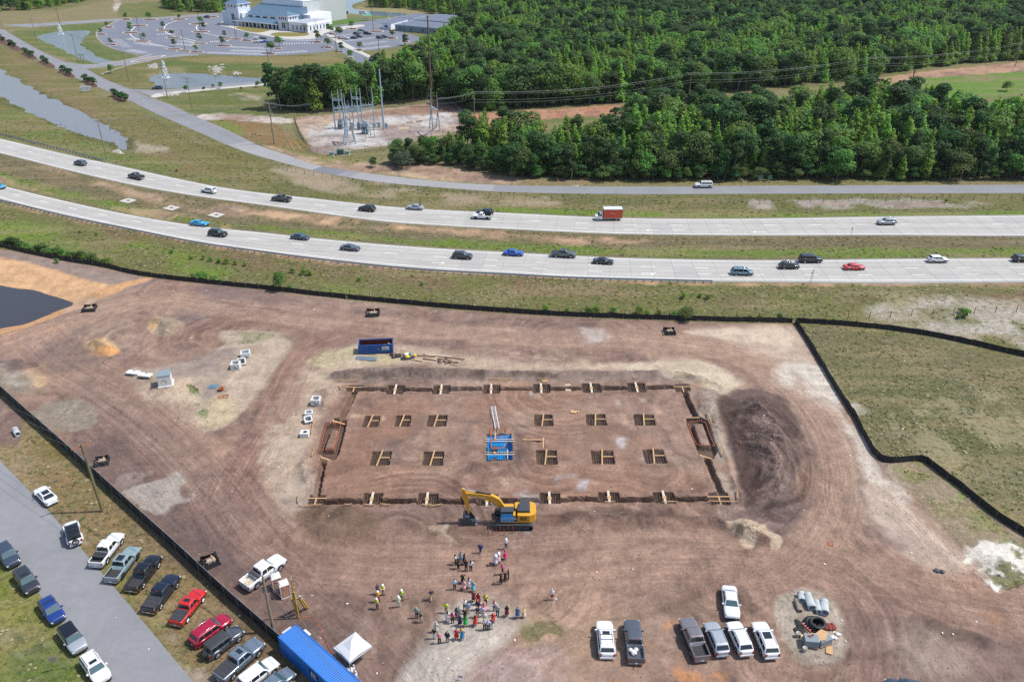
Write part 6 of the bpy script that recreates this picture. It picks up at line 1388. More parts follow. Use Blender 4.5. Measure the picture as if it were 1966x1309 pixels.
for(x,y,l_)in((1544,1250,'white bucket standing alone nearest the camera'),(1531,1222,'white bucket beside the black sheeting scrap'),(1540,1231,'white bucket touching the drill pallet')):
 o=MB().lathe([(0,.02),(.17,0),(.2,.42),(.21,.42),(.21,.46),(.18,.44),(.16,.1),(0,.1)],n=16).build('bucket',MATS['white_plastic_film']);o.location=g3(x,y);o.scale=(1.25,)*3;tag(o,l_,'bucket')
o=MB().lathe([(0,0),(.16,0),(.17,.35),(0,.35)],n=14).build('yellow_pail',YEL);o.location=g3(1537,1224);tag(o,'small yellow pail between white buckets','pail')
heap('white_scrap','white wrap scraps beside the plywood','scrap',1598,1223,MATS['white_plastic_film'],.7,.2,6,.7,2)
o=MB().box((0,0,.05),(.9,.35,.06),-.5).build('white_board',WOODP);o.location=g3(1607,1216);tag(o,'white board lying east of the netting','board')
pipe((30,828),(36,838),.45,CP,'white concrete pipe alone beyond the black screened fence')
o=MB().lathe([(.35,.02),(.42,.05),(.42,0),(0,0)],n=16).build('manhole_cover',RUSTM);o.location=g3(1595,1043,.02);tag(o,'small brown manhole cover in the haul road','manhole cover')
heap('debris_bundle','dark scrap bundle lying on the haul road','debris',1803,1100,MATS['dark_steel'],.5,.2,5,.7,3)
# ---- toilets, tent, container, temporary pole
TP=mat('toilet_tan',SA(216,164,138),.6);TW=mat('toilet_white',SA(236,234,232),.5)
def toilet(px,py,rz,label):
 p=g3(px,py);t=thing('portable_toilet',label,'portable toilet',p,rz,'portable toilets')
 MB().box((0,0,.06),(1.2,1.2,.12)).build('base',TW,t);MB().box((0,0,1.1),(1.06,1.06,2.0)).build('cabin',TP,t)
 for a in(-1,1):
  for b in(-1,1):MB().box((a*.53,b*.53,1.1),(.09,.09,2.0)).build('corner_post',TW,t)
 m=MB();e=.60;m.add([(-e,-e,2.1),(e,-e,2.1),(e,e,2.1),(-e,e,2.1),(-e*.8,-e*.5,2.28),(e*.8,-e*.5,2.28),(e*.8,e*.5,2.28),(-e*.8,e*.5,2.28)],[(0,1,5,4),(1,2,6,5),(2,3,7,6),(3,0,4,7),(4,5,6,7),(3,2,1,0)]);m.build('roof',TW,t)
 d=MB().box((0,-.545,1.05),(.72,.03,1.75)).build('door',TP,t);s_=MB().box((0,-.57,1.55),(.46,.02,.34)).build('red_sign',MATS['sign_red'],d);
 MB().box((0,-.585,1.60),(.34,.01,.05)).box((0,-.585,1.50),(.26,.01,.04)).build('sign_lettering',TW,s_)
 MB().lathe([(.06,2.2),(.06,2.42),(0,2.42)],(.3,.3,0),8).build('vent_pipe',TW,t)
toilet(533,1129,.48,'tan and white portable toilet partly hidden behind another');toilet(548,1142,.48,'tan portable toilet with a red sign on its door')
a,b=Vector((*G(534.6,1221,2.6),0)),Vector((*G(567,1198,2.6),0));e=(b-a).normalized();n_=Vector((e.y,-e.x,0))
CB=mat('container_blue',(.008,.125,.43),.5,nz=.06,nscale=.7);mid=(a+b)/2;zc_=gz(mid.x+n_.x*2,mid.y+n_.y*2)
t=thing('shipping_container','long blue shipping container beside the white canopy','container',(mid.x,mid.y,zc_),atan2(n_.y,n_.x));Lc,Wc,Hc=12.2,2.44,2.6
m=MB();cells=int(Lc/.278)
for s_ in(1,-1):
 vs=[];
 for i in range(cells*2+1):
  x=.08+i*(Lc-.16)/(cells*2);o_=.0 if(i//1)%2==0 else-.036
  vs+=[(x,s_*(Wc/2+o_),.15),(x,s_*(Wc/2+o_),Hc-.1)]
 m.add(vs,[(2*i,2*i+2,2*i+3,2*i+1)for i in range(cells*2)])
m.build('corrugated_side',CB,t);m=MB();vs=[]
for i in range(cells*2+1):
 x=.08+i*(Lc-.16)/(cells*2);z=Hc+(-.0 if i%2==0 else-.045);vs+=[(x,-Wc/2+.06,z),(x,Wc/2-.06,z)]
m.add(vs,[(2*i,2*i+2,2*i+3,2*i+1)for i in range(cells*2)]);m.build('corrugated_roof',CB,t)
for s_ in(1,-1):
 for zz in(.08,Hc-.05):MB().box((Lc/2,s_*(Wc/2-.03),zz),(Lc,.12,.16)).build('side_rail',CB,t)
for xx in(.05,Lc-.05):
 MB().box((xx,0,Hc/2),(.08,Wc-.1,Hc-.1)).build('end_wall',CB,t)
 for s_ in(1,-1):MB().box((xx,s_*(Wc/2-.07),Hc/2),(.16,.16,Hc+.02)).build('corner_post',CB,t)
lg_=MB().box((6.5,-Wc/2-.005,1.45),(1.5,.02,1.1)).build('logo_panel',mat('logo_navy',SA(16,44,104),.5),t);MB().box((6.2,-Wc/2-.02,1.6),(.25,.01,.5)).box((6.55,-Wc/2-.02,1.6),(.12,.01,.5)).box((6.8,-Wc/2-.02,1.6),(.12,.01,.5)).box((6.5,-Wc/2-.02,1.15),(1.1,.01,.12)).build('logo_marks',mat('logo_white',(.7,.72,.74),.5),lg_)
MB().box((-.35,.2,1.8),(.5,1.2,.7)).build('air_conditioner',mat('ac_white',SA(214,218,222),.5),t);MB().box((1.8,Wc/2+.25,2.35),(1.1,.3,.14)).build('wall_lamp_box',TW,t)
# canopy
c0,c1,c2=[Vector((*G(*q,2.15),0))for q in((641,1244),(671,1271),(712.5,1240))];c3=c0+c2-c1;cc=(c0+c2)/2;zt_=gz(cc.x,cc.y)
t=thing('canopy_tent','white pop up canopy next to the blue container','canopy',(cc.x,cc.y,zt_));Q=[q-cc for q in(c0,c1,c2,c3)]
TM=mat('canopy_fabric',SA(240,242,246),.7);m=MB();vs=[(q.x*1.04,q.y*1.04,2.15)for q in Q];mids=[]
for i in range(4):a,b=Q[i],Q[(i+1)%4];q=(a+b)/2;mids.append((q.x*.99,q.y*.99,2.2))
vs+=mids;vs+=[(q.x*.5,q.y*.5,2.62)for q in Q];vs.append((0,0,3.25))
f=[]
for i in range(4):j=(i+1)%4;f+=[(i,4+i,8+i),(4+i,j,8+j),(4+i,8+j,8+i),(8+i,8+j,12)]
m.add(vs,f);m.build('roof_fabric',TM,t);m=MB()
for i in range(4):a,b=vs[i],vs[(i+1)%4];m.quad((a[0],a[1],2.15),(b[0],b[1],2.15),(b[0],b[1],1.88),(a[0],a[1],1.88))
m.build('valance',TM,t)
for q in Q:MB().bar((q.x,q.y,0),(q.x,q.y,2.15),.06).build('leg',TW,t)
for i in range(4):a,b=Q[i],Q[(i+1)%4];MB().bar((a.x,a.y,1.9),(b.x,b.y,1.9),.03).build('truss_bar',ALU,t)
heap('sandbags','white weight bags at the front leg of the canopy','bags',671,1290,MATS['white_plastic_film'],.25,.2,4,.8,5)
# temporary power pole
YW=mat('yellow_pine',SA(206,166,70),.8,nz=.1);p=g3(572,1186);t=thing('temporary_power_pole','yellow timber temporary power pole with a frame and cable loop','pole',p)
for s_ in(-.09,.09):MB().box((s_,0,2.2),(.15,.2,4.4)).build('post',YW,t)
MB().box((0,.05,3.6),(.12,.12,5.6)).build('mast',YW,t);fr_=MB().bar((-.55,.3,2.9),(.75,.3,2.9),.18,.14).build('frame_bar',YW,t)
for s_ in(-.45,-.15,.45,.75):MB().bar((s_,.3,2.9),(s_*1.25,1.5,0),.16).build('brace',YW,t)
MB().box((.62,.25,3.2),(.3,.2,.45)).build('meter_box',mat('meter_grey',SA(190,196,200),.5),t);MB().box((-.15,.25,2.2),(.4,.2,.6)).build('panel_box',YW,t)
MB().tube([(0,0,6.3),(.5,.1,5.9),(.65,.15,5.2),(.35,.1,4.7),(-.3,.1,4.8),(-.45,.1,5.3)],.03,6).build('cable_loop',BLKP,t);MB().lathe([(0,.1),(.09,.05),(.09,-.1),(0,-.1)],(0,0,6.4),10).build('weather_head',MATS['meter_grey'],t)
pts=[g3(*q,.04)for q in((577,1186),(600,1186),(620,1215),(634,1248),(645,1256))];o=MB().tube([Vector(q)-Vector(pts[0])for q in smooth(pts,5)],.03,5).build('power_cable',CAPO);o.location=pts[0];tag(o,'orange cable running from the power pole to the canopy','cable')
for(x,y,l_)in((753,1154,'orange survey stake left of the two helmeted men'),(784,1150,'orange survey stake right of the two helmeted men'),(751,1175,'orange survey stake nearest the camera by the helmeted men')):
 tag(put(stk,'survey_stake',None,g3(x,y)),l_,'stake')
# ---- excavator
EY=mat('excavator_yellow',SA(232,172,44),.45,coat=.4,nz=.08,nscale=2);EG=mat('excavator_grey',SA(66,72,80),.6,nz=.1);ED=mat('excavator_black',(.02,.02,.022),.6);EB=mat('excavator_steel',SA(96,104,112),.5,.5);EC=mat('cylinder_rod',(.6,.6,.62),.15,1)
p=g3(986,1002);t=thing('excavator','yellow crawler excavator with its bucket on the ground behind the near trench','excavator',(p[0],p[1],p[2]+.02),pi)
# local +x points to the bucket (west); +y is towards the camera
for s_,nm in((1,'near'),(-1,'far')):
 yy=s_*1.55;prof=[]
 for k in range(9):a=pi/2-k*pi/8;prof.append((2.15+.52*cos(a),.52+.52*sin(a)))
 for k in range(9):a=-pi/2-k*pi/8;prof.append((-2.15+.52*cos(a),.52+.52*sin(a)))
 m=MB();n=len(prof);vs=[(x,yy-.34,z)for x,z in prof]+[(x,yy+.34,z)for x,z in prof]+[(x*.93,yy-.34,.52+(z-.52)*.72)for x,z in prof]+[(x*.93,yy+.34,.52+(z-.52)*.72)for x,z in prof]
 m.add(vs,[(i,(i+1)%n,n+(i+1)%n,n+i)for i in range(n)]+[(i,2*n+i,2*n+(i+1)%n,(i+1)%n)for i in range(n)]+[(n+i,n+(i+1)%n,3*n+(i+1)%n,3*n+i)for i in range(n)]);tr=m.build('track',ED,t)
 sh=MB().box((0,0,0),(.16,.70,.05)).mesh('track_shoe',EG);pr=prof+[prof[0]];pts=[]
 for a,b in zip(pr,pr[1:]):
  L_=hypot(b[0]-a[0],b[1]-a[1]);k=max(1,int(L_/.2))
  for j in range(k):pts.append((a[0]+(b[0]-a[0])*(j+.5)/k,a[1]+(b[1]-a[1])*(j+.5)/k,atan2(b[1]-a[1],b[0]-a[0])))
 for x,z,an in pts:o=put(sh,'track_shoe',tr,(x,yy,z));o.rotation_euler[1]=-an
 MB().box((0,yy,.52),(4.3,.5,.62)).build('track_frame',EG,t)
MB().box((0,0,.75),(2.4,2.6,.5)).build('undercarriage',EG,t);MB().lathe([(.75,.95),(.75,1.25)],n=24).build('slew_ring',ED,t)
MB().prism([(1.75,-1.45),(1.75,1.45),(-2.2,1.5),(-2.9,1.2),(-3.1,.6),(-3.1,-.6),(-2.9,-1.2),(-2.2,-1.5)],1.2,1.42,bottom=True).build('deck',EY,t)
MB().prism([(-.55,.55),(-.55,1.48),(-2.2,1.5),(-2.2,.55)],1.42,2.45).build('side_compartment',EY,t);lv=mat('louvre_dark',SA(120,86,26),.7)
for i in range(6):MB().box((-1.35,1.50,1.65+i*.11),(1.0,.02,.05)).build('vent_slat',ED,t)
MB().prism([(-2.2,-1.5),(-2.2,1.5),(-2.9,1.2),(-3.12,.6),(-3.12,-.6),(-2.9,-1.2)],1.42,2.45).build('counterweight',EY,t)
MB().prism([(-.2,-1.45),(-.2,-.2),(-2.2,-.2),(-2.2,-1.45)],1.42,2.35).build('pump_housing',EY,t);MB().prism([(1.7,-1.42),(1.7,-.6),(-.2,-.6),(-.2,-1.42)],1.42,2.05).build('fuel_tank',EY,t)
MB().prism([(-.8,-1.1),(-.8,.9),(-2.25,.9),(-2.25,-1.3),(-1.4,-1.3)],2.45,2.72).build('engine_hood',EG,t);MB().prism([(-.55,.25),(-.55,.85),(-2.2,.85),(-2.2,.25)],2.45,2.80).build('air_box',EG,t);MB().lathe([(.12,0),(.12,.35),(0,.35)],(-.6,-.1,2.4),10).build('exhaust_pipe',ED,t);MB().lathe([(.15,0),(.15,.3),(0,.3)],(-.25,.35,2.4),10).build('pre_cleaner',ED,t)
MB().prism([(-.25,.5),(-.25,1.4),(.2,1.4),(.2,.5)],1.42,2.4).build('tool_box',EY,t)
cb=MB().prism([(.05,.45),(.05,1.45),(1.85,1.45),(1.85,.45)],1.42,3.02).build('cab',ED,t);MB().prism([(.0,.42),(.0,1.48),(1.75,1.48),(1.75,.42)],3.02,3.14).build('cab_roof',EG,t)
MB().box((.9,1.46,2.35),(1.55,.02,.85)).build('side_window',mat('cab_glass_blue',(.03,.26,.55),.1),cb);MB().box((1.86,.95,2.35),(.02,.85,1.1)).build('front_window',MATS['cab_glass_blue'],cb)
MB().box((.85,1.52,1.85),(1.9,.04,.75)).build('blue_door_panel',mat('door_panel_blue',(.015,.25,.62),.3,coat=.5),t)
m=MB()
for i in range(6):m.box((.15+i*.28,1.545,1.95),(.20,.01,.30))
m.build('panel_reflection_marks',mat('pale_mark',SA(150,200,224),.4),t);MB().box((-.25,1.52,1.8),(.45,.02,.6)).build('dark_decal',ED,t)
MB().box((-.22,1.54,1.92),(.28,.01,.18)).build('white_decal',TW,t)
for s_ in(-1,1):MB().bar((1.6,s_*1.35,1.6),(.2,s_*1.4,1.6),.05).build('hand_rail',EY,t)
def beam(pts,hs,wd,m_,nm,par):
 b=MB();vs=[]
 for i,p_ in enumerate(pts):
  q0,q1=pts[max(i-1,0)],pts[min(i+1,len(pts)-1)];dx,dz=q1[0]-q0[0],q1[1]-q0[1];L_=hypot(dx,dz);nx,nz_=-dz/L_,dx/L_
  for sy in(-1,1):
   for sh_ in(-1,1):vs.append((p_[0]+nx*hs[i]/2*sh_,sy*wd/2,p_[1]+nz_*hs[i]/2*sh_))
 n=len(pts);f=[]
 for i in range(n-1):a=4*i;f+=[(a,a+4,a+5,a+1),(a+2,a+3,a+7,a+6),(a+1,a+5,a+7,a+3),(a,a+2,a+6,a+4)]
 f+=[(0,1,3,2),(4*n-4,4*n-2,4*n-1,4*n-3)];b.add(vs,f);return b.build(nm,m_,par)
bm_=[(.9,1.7),(1.6,2.8),(2.3,3.9),(3.0,4.35),(4.4,4.75),(5.9,5.05),(6.55,5.1)]
beam(bm_,[.5,.75,.95,.95,.72,.5,.35],.50,EY,'boom',t)
st_=[(6.9,5.95),(6.75,5.2),(6.5,3.9),(6.25,2.4),(6.2,1.75)];beam(st_,[.25,.75,.6,.38,.3],.42,EY,'stick',t)
def cyl(a,b,nm,off=0,r=.12,fr=.55):
 A_=Vector((a[0],off,a[1]));B_=Vector((b[0],off,b[1]));C_=A_.lerp(B_,fr);o=MB().tube([A_,C_],r,10).build(nm,ED,t);MB().tube([C_,B_],r*.6,10).build('rod',EC,o)
cyl((3.1,4.95),(6.85,5.85),'stick_cylinder',0,.13);cyl((1.5,1.6),(3.1,3.75),'boom_cylinder',.42,.13);cyl((1.5,1.6),(3.1,3.75),'boom_cylinder',-.42,.13);cyl((7.2,4.5),(6.75,2.0),'bucket_cylinder',0,.11)
MB().bar((6.75,0,2.0),(6.3,0,1.7),.28,.14).build('linkage',EG,t)
m=MB();prof=[(5.3,.12),(5.9,-.0),(6.6,.08),(7.0,.5),(7.0,1.1),(6.6,1.5),(6.1,1.5)]
vs=[(x,-.78,z)for x,z in prof]+[(x,.78,z)for x,z in prof];n=len(prof)
m.add(vs,[(i,i+1,n+i+1,n+i)for i in range(n-1)]);m.add([vs[i]for i in range(n)],[tuple(range(n))]);m.add([vs[n+i]for i in range(n)],[tuple(range(n))[::-1]]);bk=m.build('bucket',EB,t);s_=bk.modifiers.new('thickness','SOLIDIFY');s_.thickness=.06
tm=MB().add([(0,-.08,-.05),(0,.08,-.05),(0,.08,.08),(0,-.08,.08),(-.32,-.04,-.03),(-.32,.04,-.03)],[(0,1,2,3),(0,4,5,1),(3,2,5,4),(1,5,2),(0,3,4)]).mesh('tooth',mat('worn_steel',(.5,.48,.46),.4,.6))
for i in range(5):put(tm,'tooth',bk,(5.3,-.66+i*.33,.12))
m=MB()
for i in range(3):m.box((4.0+i*.3,.256,4.55),(.2,.01,.16))
m.box((5.0,.256,4.85),(.2,.01,.14));m.build('boom_lettering',TW,t)
# ---- small road furniture
def pole_sign(px,py,h_,label,cat,fn):
 x,y=G(px,py);t=thing('road_sign',label,cat,(x,y,0));fn(t,h_);return t
SG=mat('sign_green',SA(20,110,84),.5)
def sg1(t,h_):
 for s_ in(-.5,.5):MB().bar((s_,0,0),(s_,0,h_),.07).build('post',STEELG,t)
 s=MB().box((0,-.06,h_-.35),(1.5,.04,.8)).build('green_panel',SG,t);MB().box((0,-.085,h_-.25),(1.1,.01,.12)).box((0,-.085,h_-.48),(.8,.01,.12)).build('panel_lettering',WHITE,s)
 t.rotation_euler[2]=.9
pole_sign(1556,545,3.3,'small green road sign on two posts beside the near carriageway','road sign',sg1)
def sg2(t,h_):MB().bar((0,0,0),(0,0,h_),.08).build('post',STEELG,t);MB().box((0,.05,h_-.4),(.6,.04,.8)).build('sign_back',mat('sign_back_grey',SA(150,140,132),.5),t);t.rotation_euler[2]=.9
pole_sign(1633,457,3.0,'grey back of a road sign on the median edge','road sign',sg2)
def sg3(t,h_):MB().bar((0,0,0),(0,0,h_),.08).build('post',STEELG,t);MB().add([(-.55,0,h_-.55),(0,0,h_-1.1),(.55,0,h_-.55),(0,0,h_)],[(0,1,2,3)]).build('yellow_diamond',YEL,t)
pole_sign(130,286,2.2,'yellow diamond warning sign beyond the far guardrail','road sign',sg3)
def sg4(t,h_):MB().bar((.0,0,0),(-.3,0,h_),.06).build('post',STEELG,t);MB().box((-.3,-.02,h_-.2),(.75,.03,.75)).build('sign_back',MATS['sign_back_grey'],t);t.rotation_euler=(0,-.3,.5)
pole_sign(127,1281,2.3,'grey road sign leaning on the lawn by the corner road','road sign',sg4)
def sg5(t,h_):
 s=MB().box((0,0,h_/2+.6),(4.6,.15,2.0)).build('board',TW,t);MB().prism([(-1.6,-.08),(-.4,-.08),(-.4,.08),(-1.6,.08)],h_/2+1.6,h_/2+2.3).build('logo_block',TW,t)
 for q in(-2,2):MB().bar((q,0,0),(q,0,h_/2+.6),.2).build('post',mat('dark_post',(.06,.06,.06),.6),t)
 MB().box((0,-.09,h_/2+.85),(3.6,.02,.35)).box((0,-.09,h_/2+.3),(2.6,.02,.25)).build('board_lettering',MATS['meter_grey'],s);t.rotation_euler[2]=.35
pole_sign(166,178,2.4,'white name board on two posts beside the shrub beds','sign board',sg5)
x,y,z=g3(883,1309);t=thing('yard_sign','small white sign with red lettering on the gravel','sign',(x,y,z),-.2);MB().bar((-.25,0,0),(-.25,0,.5),.03).build('wire_leg',STEELG,t);MB().bar((.25,0,0),(.25,0,.5),.03).build('wire_leg',STEELG,t)
s=MB().box((0,0,.55),(.65,.02,.45)).build('board',TW,t);s.rotation_euler[0]=-.4;MB().box((0,-.015,.64),(.5,.01,.08)).box((0,-.015,.5),(.45,.01,.07)).build('board_lettering',MATS['sign_red'],s)
for(x,y,s_,m_,l_)in((654,297,1.9,GRN,'dark green transformer cabinet outside the substation fence'),(637,299,1.3,GRNL,'low pale green box left of the dark green cabinet'),(667,297,1.3,GRNL,'low pale green box right of the dark green cabinet'),(1459,343,1.4,GRNL,'pale green utility box at the wood edge, left of a pair'),(1477,343,1.2,GRNL,'pale green utility box at the wood edge, right of a pair'),(899,235,1.9,GRNL,'green transformer at the east corner of the substation')):
 p=G(x,y);t=thing('utility_box',l_,'utility box',(*p,0));MB().box((0,0,s_*.45),(s_*1.1,s_*.9,s_*.9)).build('cabinet',m_,t);MB().box((0,0,s_*.92),(s_*1.18,s_*.98,.08)).build('lid',m_,t);MB().box((0,0,.06),(s_*1.4,s_*1.2,.12)).build('pad',KERB,t)
p=G(1106,357);t=thing('fire_hydrant','pale green hydrant on the verge of the frontage road','hydrant',(*p,0));MB().lathe([(.18,0),(.14,.1),(.14,.7),(.18,.72),(.1,.9),(0,.95)],n=12).build('barrel',GRNL,t);MB().bar((-.3,0,.5),(.3,0,.5),.14).build('nozzle',GRNL,t);MB().box((0,0,.05),(1.4,1.0,.1)).build('pad',KERB,t)
# litter and pale stones blown over the verges
m=MB();rr=random.Random(12)
for i in range(150):
 if i<90:x,y=G(rr.uniform(0,1966),rr.uniform(545,600)if rr.random()<.6 else rr.uniform(380,400))
 else:x,y=G(rr.uniform(150,1900),rr.uniform(620,1300))
 z=gz(x,y)if y<175 else 0;s_=rr.uniform(.06,.2);m.box((x,y,z+.04),(s_*1.6,s_,.06),rr.uniform(0,3))
tag(m.build('litter',MATS['white_plastic_film']),kind='stuff')
# ================================================================ PEOPLE ================================================================
SKIN=mat('skin',SA(222,168,138),.6);SKIND=mat('dark_skin',SA(120,82,64),.6);EYE=mat('eye_dark',(.02,.02,.02),.4)
def pose_joints(kind):
 J={'pelvis':(0,0,.93),'waist':(0,0,1.08),'chest':(0,.01,1.30),'neck':(0,0,1.46),'head0':(0,.01,1.54),'head1':(0,.015,1.66),'head2':(0,.0,1.73)}
 for s,n in((1,'l'),(-1,'r')):
  J['hip'+n]=(s*.09,0,.90);J['knee'+n]=(s*.10,.01,.50);J['ank'+n]=(s*.11,-.02,.09);J['toe'+n]=(s*.12,.15,.04)
  J['sh'+n]=(s*.17,0,1.41);J['el'+n]=(s*.24,-.03,1.14);J['wr'+n]=(s*.26,.05,.90);J['ha'+n]=(s*.26,.08,.83)
 if kind=='hips':
  for s,n in((1,'l'),(-1,'r')):J['el'+n]=(s*.37,-.08,1.18);J['wr'+n]=(s*.20,.08,1.02);J['ha'+n]=(s*.14,.13,.99)
 if kind=='phone':
  for s,n in((1,'l'),(-1,'r')):J['el'+n]=(s*.26,.12,1.20);J['wr'+n]=(s*.12,.30,1.42);J['ha'+n]=(s*.06,.32,1.50)
 if kind=='folded':
  for s,n in((1,'l'),(-1,'r')):J['el'+n]=(s*.25,.05,1.14);J['wr'+n]=(s*.02,.24,1.14+s*.03);J['ha'+n]=(-s*.07,.24,1.16+s*.03)
 if kind=='walk':
  J['kneel']=(.09,.18,.53);J['ankl']=(.10,.30,.14);J['toel']=(.10,.46,.10);J['kneer']=(-.09,-.06,.50);J['ankr']=(-.10,-.32,.13);J['toer']=(-.10,-.17,.04)
  J['ell']=(.24,-.14,1.16);J['wrl']=(.24,-.12,.92);J['hal']=(.24,-.10,.85);J['elr']=(-.24,.08,1.15);J['wrr']=(-.22,.26,1.00);J['har']=(-.21,.32,.97)
 return J
POSE={}
def pose_mesh(kind):
 if kind in POSE:return POSE[kind]
 J=pose_joints(kind);E=[('pelvis','waist'),('waist','chest'),('chest','neck'),('neck','head0'),('head0','head1'),('head1','head2')]
 RAD={'pelvis':(.155,.115),'waist':(.135,.10),'chest':(.16,.115),'neck':(.055,.055),'head0':(.07,.085),'head1':(.082,.10),'head2':(.055,.065)}
 for n in 'lr':
  E+=[('pelvis','hip'+n),('hip'+n,'knee'+n),('knee'+n,'ank'+n),('ank'+n,'toe'+n),('chest','sh'+n),('sh'+n,'el'+n),('el'+n,'wr'+n),('wr'+n,'ha'+n)]
  RAD.update({'hip'+n:(.092,.092),'knee'+n:(.06,.06),'ank'+n:(.042,.042),'toe'+n:(.035,.03),'sh'+n:(.062,.06),'el'+n:(.043,.043),'wr'+n:(.03,.027),'ha'+n:(.034,.02)})
  h=Vector(J['ha'+n]);d=(h-Vector(J['wr'+n])).normalized();side=d.cross(Vector((1,0,0))if abs(d.x)<.8 else Vector((0,0,1))).normalized()
  for k in range(4):
   a='f%d%s'%(k,n);b='g%d%s'%(k,n);off=side*(k-1.5)*.021;ln=(.07,.08,.075,.06)[k]
   J[a]=tuple(h+off+d*.045);J[b]=tuple(h+off+d*(.045+ln)+side.cross(d)*.02);RAD[a]=RAD[b]=(.009,.009);E+=[('ha'+n,a),(a,b)]
  J['t'+n]=tuple(h+side*-.05+d*.02);J['u'+n]=tuple(h+side*-.065+d*.06);RAD['t'+n]=RAD['u'+n]=(.011,.011);E+=[('ha'+n,'t'+n),('t'+n,'u'+n)]
 names=list(J);ix={k:i for i,k in enumerate(names)}
 me=bpy.data.meshes.new('pose');me.from_pydata([J[k]for k in names],[(ix[a],ix[b])for a,b in E],[])
 o=bpy.data.objects.new('pose',me);COL.objects.link(o);md=o.modifiers.new('skin','SKIN');o.modifiers.new('sub','SUBSURF').levels=1
 if not me.skin_vertices:me.skin_vertices.new()
 for k in names:sv=me.skin_vertices[0].data[ix[k]];sv.radius=RAD[k];sv.use_root=(k=='pelvis')
 dg=bpy.context.evaluated_depsgraph_get();ev=o.evaluated_get(dg);bm_=bpy.data.meshes.new_from_object(ev);bpy.data.objects.remove(o)
 n=len(bm_.vertices);co=np.zeros(n*3);bm_.vertices.foreach_get('co',co);co=co.reshape(-1,3)
 # a face: nose, brow and ears drawn out of the head, eyes as small dark faces
 hd_=co[:,2]>1.56
 nose=hd_&(co[:,1]>.07)&(np.abs(co[:,0])<.022)&(np.abs(co[:,2]-1.625)<.03);co[nose,1]+=.022
 ear=hd_&(np.abs(co[:,0])>.068)&(np.abs(co[:,2]-1.64)<.025)&(np.abs(co[:,1])<.03);co[ear,0]*=1.18
 bm_.vertices.foreach_set('co',co.ravel());bm_.materials.clear();bm_.materials.append(SKIN)
 for p in bm_.polygons:p.use_smooth=True
 seg=[(J[a],J[b],a)for a,b in E];best=np.full(n,9.);lab=np.zeros(n,int);tt_=np.zeros(n)
 for i,(a,b,nm)in enumerate(seg):
  a,b=np.array(a),np.array(b);e=b-a;t_=np.clip(((co-a)@e)/(e@e),0,1);d=np.linalg.norm(co-a-t_[:,None]*e,axis=1)-{'p':.1,'w':.02,'c':.1}.get(nm[0],.03)
  q=d<best;best[q]=d[q];lab[q]=i;tt_[q]=t_[q]
 bone=[s[2]+'>'+E[i][1]for i,s in enumerate(seg)]
 nrm=np.zeros(n*3);bm_.vertices.foreach_get('normal',nrm);nrm=nrm.reshape(-1,3)
 faces=[tuple(p.vertices)for p in bm_.polygons]
 def cloth(sel,off,nm,lo=-9,hi=9):
  keep=np.array([sel(bone[lab[i]],tt_[i])and lo<co[i,2]<hi for i in range(n)]);fs=[f for f in faces if all(keep[list(f)])];used=sorted({i for f in fs for i in f});rm={v:k for k,v in enumerate(used)}
  m=bpy.data.meshes.new(nm);m.from_pydata([tuple(co[i]+nrm[i]*off)for i in used],[],[tuple(rm[i]for i in f)for f in fs]);m.materials.append(SKIN)
  for p in m.polygons:p.use_smooth=True
  return m
 torso=lambda b:b.startswith(('waist','pelvis>waist','chest'))
 R_={'body':bm_}
 R_['shirt']=cloth(lambda b,t_:(torso(b)and not b.startswith('neck'))or(b[:2]=='sh' and t_<.75),.018,'shirt',.93,1.47)
 R_['long_shirt']=cloth(lambda b,t_:torso(b)or b[:2]=='sh' or(b[:2]=='el' and t_<.9),.018,'shirt',-9,1.47)
 R_['jacket']=cloth(lambda b,t_:torso(b)or b.startswith('pelvis')or b[:2]=='sh' or(b[:2]=='el' and t_<.95),.034,'jacket',.80,1.48)
 R_['vest']=cloth(lambda b,t_:torso(b)or b.startswith('pelvis')or(b[:2]=='sh' and t_<.2),.034,'vest',.88,1.47)
 R_['trousers']=cloth(lambda b,t_:b[:3]in('hip','kne','pel')and not(b[:3]=='kne' and t_>.93),.022,'trousers',.08,1.02)
 R_['shorts']=cloth(lambda b,t_:b[:3]in('hip','pel'),.03,'shorts',.52,1.02)
 R_['shoes']=cloth(lambda b,t_:b[:3]=='ank' or(b[:3]=='kne' and t_>.92),.012,'shoe',-9,.13)
 hair=cloth(lambda b,t_:b.startswith(('head','neck')),.012,'hair',1.60)
 R_['hair']=cloth(lambda b,t_:b.startswith(('head','neck>')),.014,'hair',1.655)
 POSE[kind]=R_;return R_
def skirt_mesh():
 m=MB();m.lathe([(.145,1.12),(.19,.95),(.23,.75),(.27,.52)],n=18);m.lathe([(.262,.52),(.22,.75)],n=18);return m.mesh('skirt',SKIN)
def long_hair():return MB().lathe([(0,1.76),(.075,1.74),(.105,1.68),(.112,1.60),(.10,1.48),(.11,1.38),(.06,1.34)],(0,-.028,0),12).mesh('hair',SKIN)
def sun_hat():return MB().lathe([(0,1.82),(.07,1.81),(.10,1.76),(.105,1.70),(.24,1.67),(.235,1.66),(.09,1.69)],n=18).mesh('hat',SKIN)
def hard_hat():return MB().lathe([(0,1.83),(.06,1.82),(.115,1.77),(.13,1.69),(.165,1.68),(.16,1.67),(.10,1.68)],n=18).mesh('hard_hat',SKIN)
SK,LH,SH_,HH_=skirt_mesh(),long_hair(),sun_hat(),hard_hat()
CM={}
def cm(rgb):
 if rgb not in CM:CM[rgb]=mat('cloth_%d_%d_%d'%rgb,S(*rgb,.8),.85)
 return CM[rgb]
BR,BK,BL,GYH,WH_=(70,46,34),(26,22,22),(190,152,96),(176,172,166),(226,224,220)
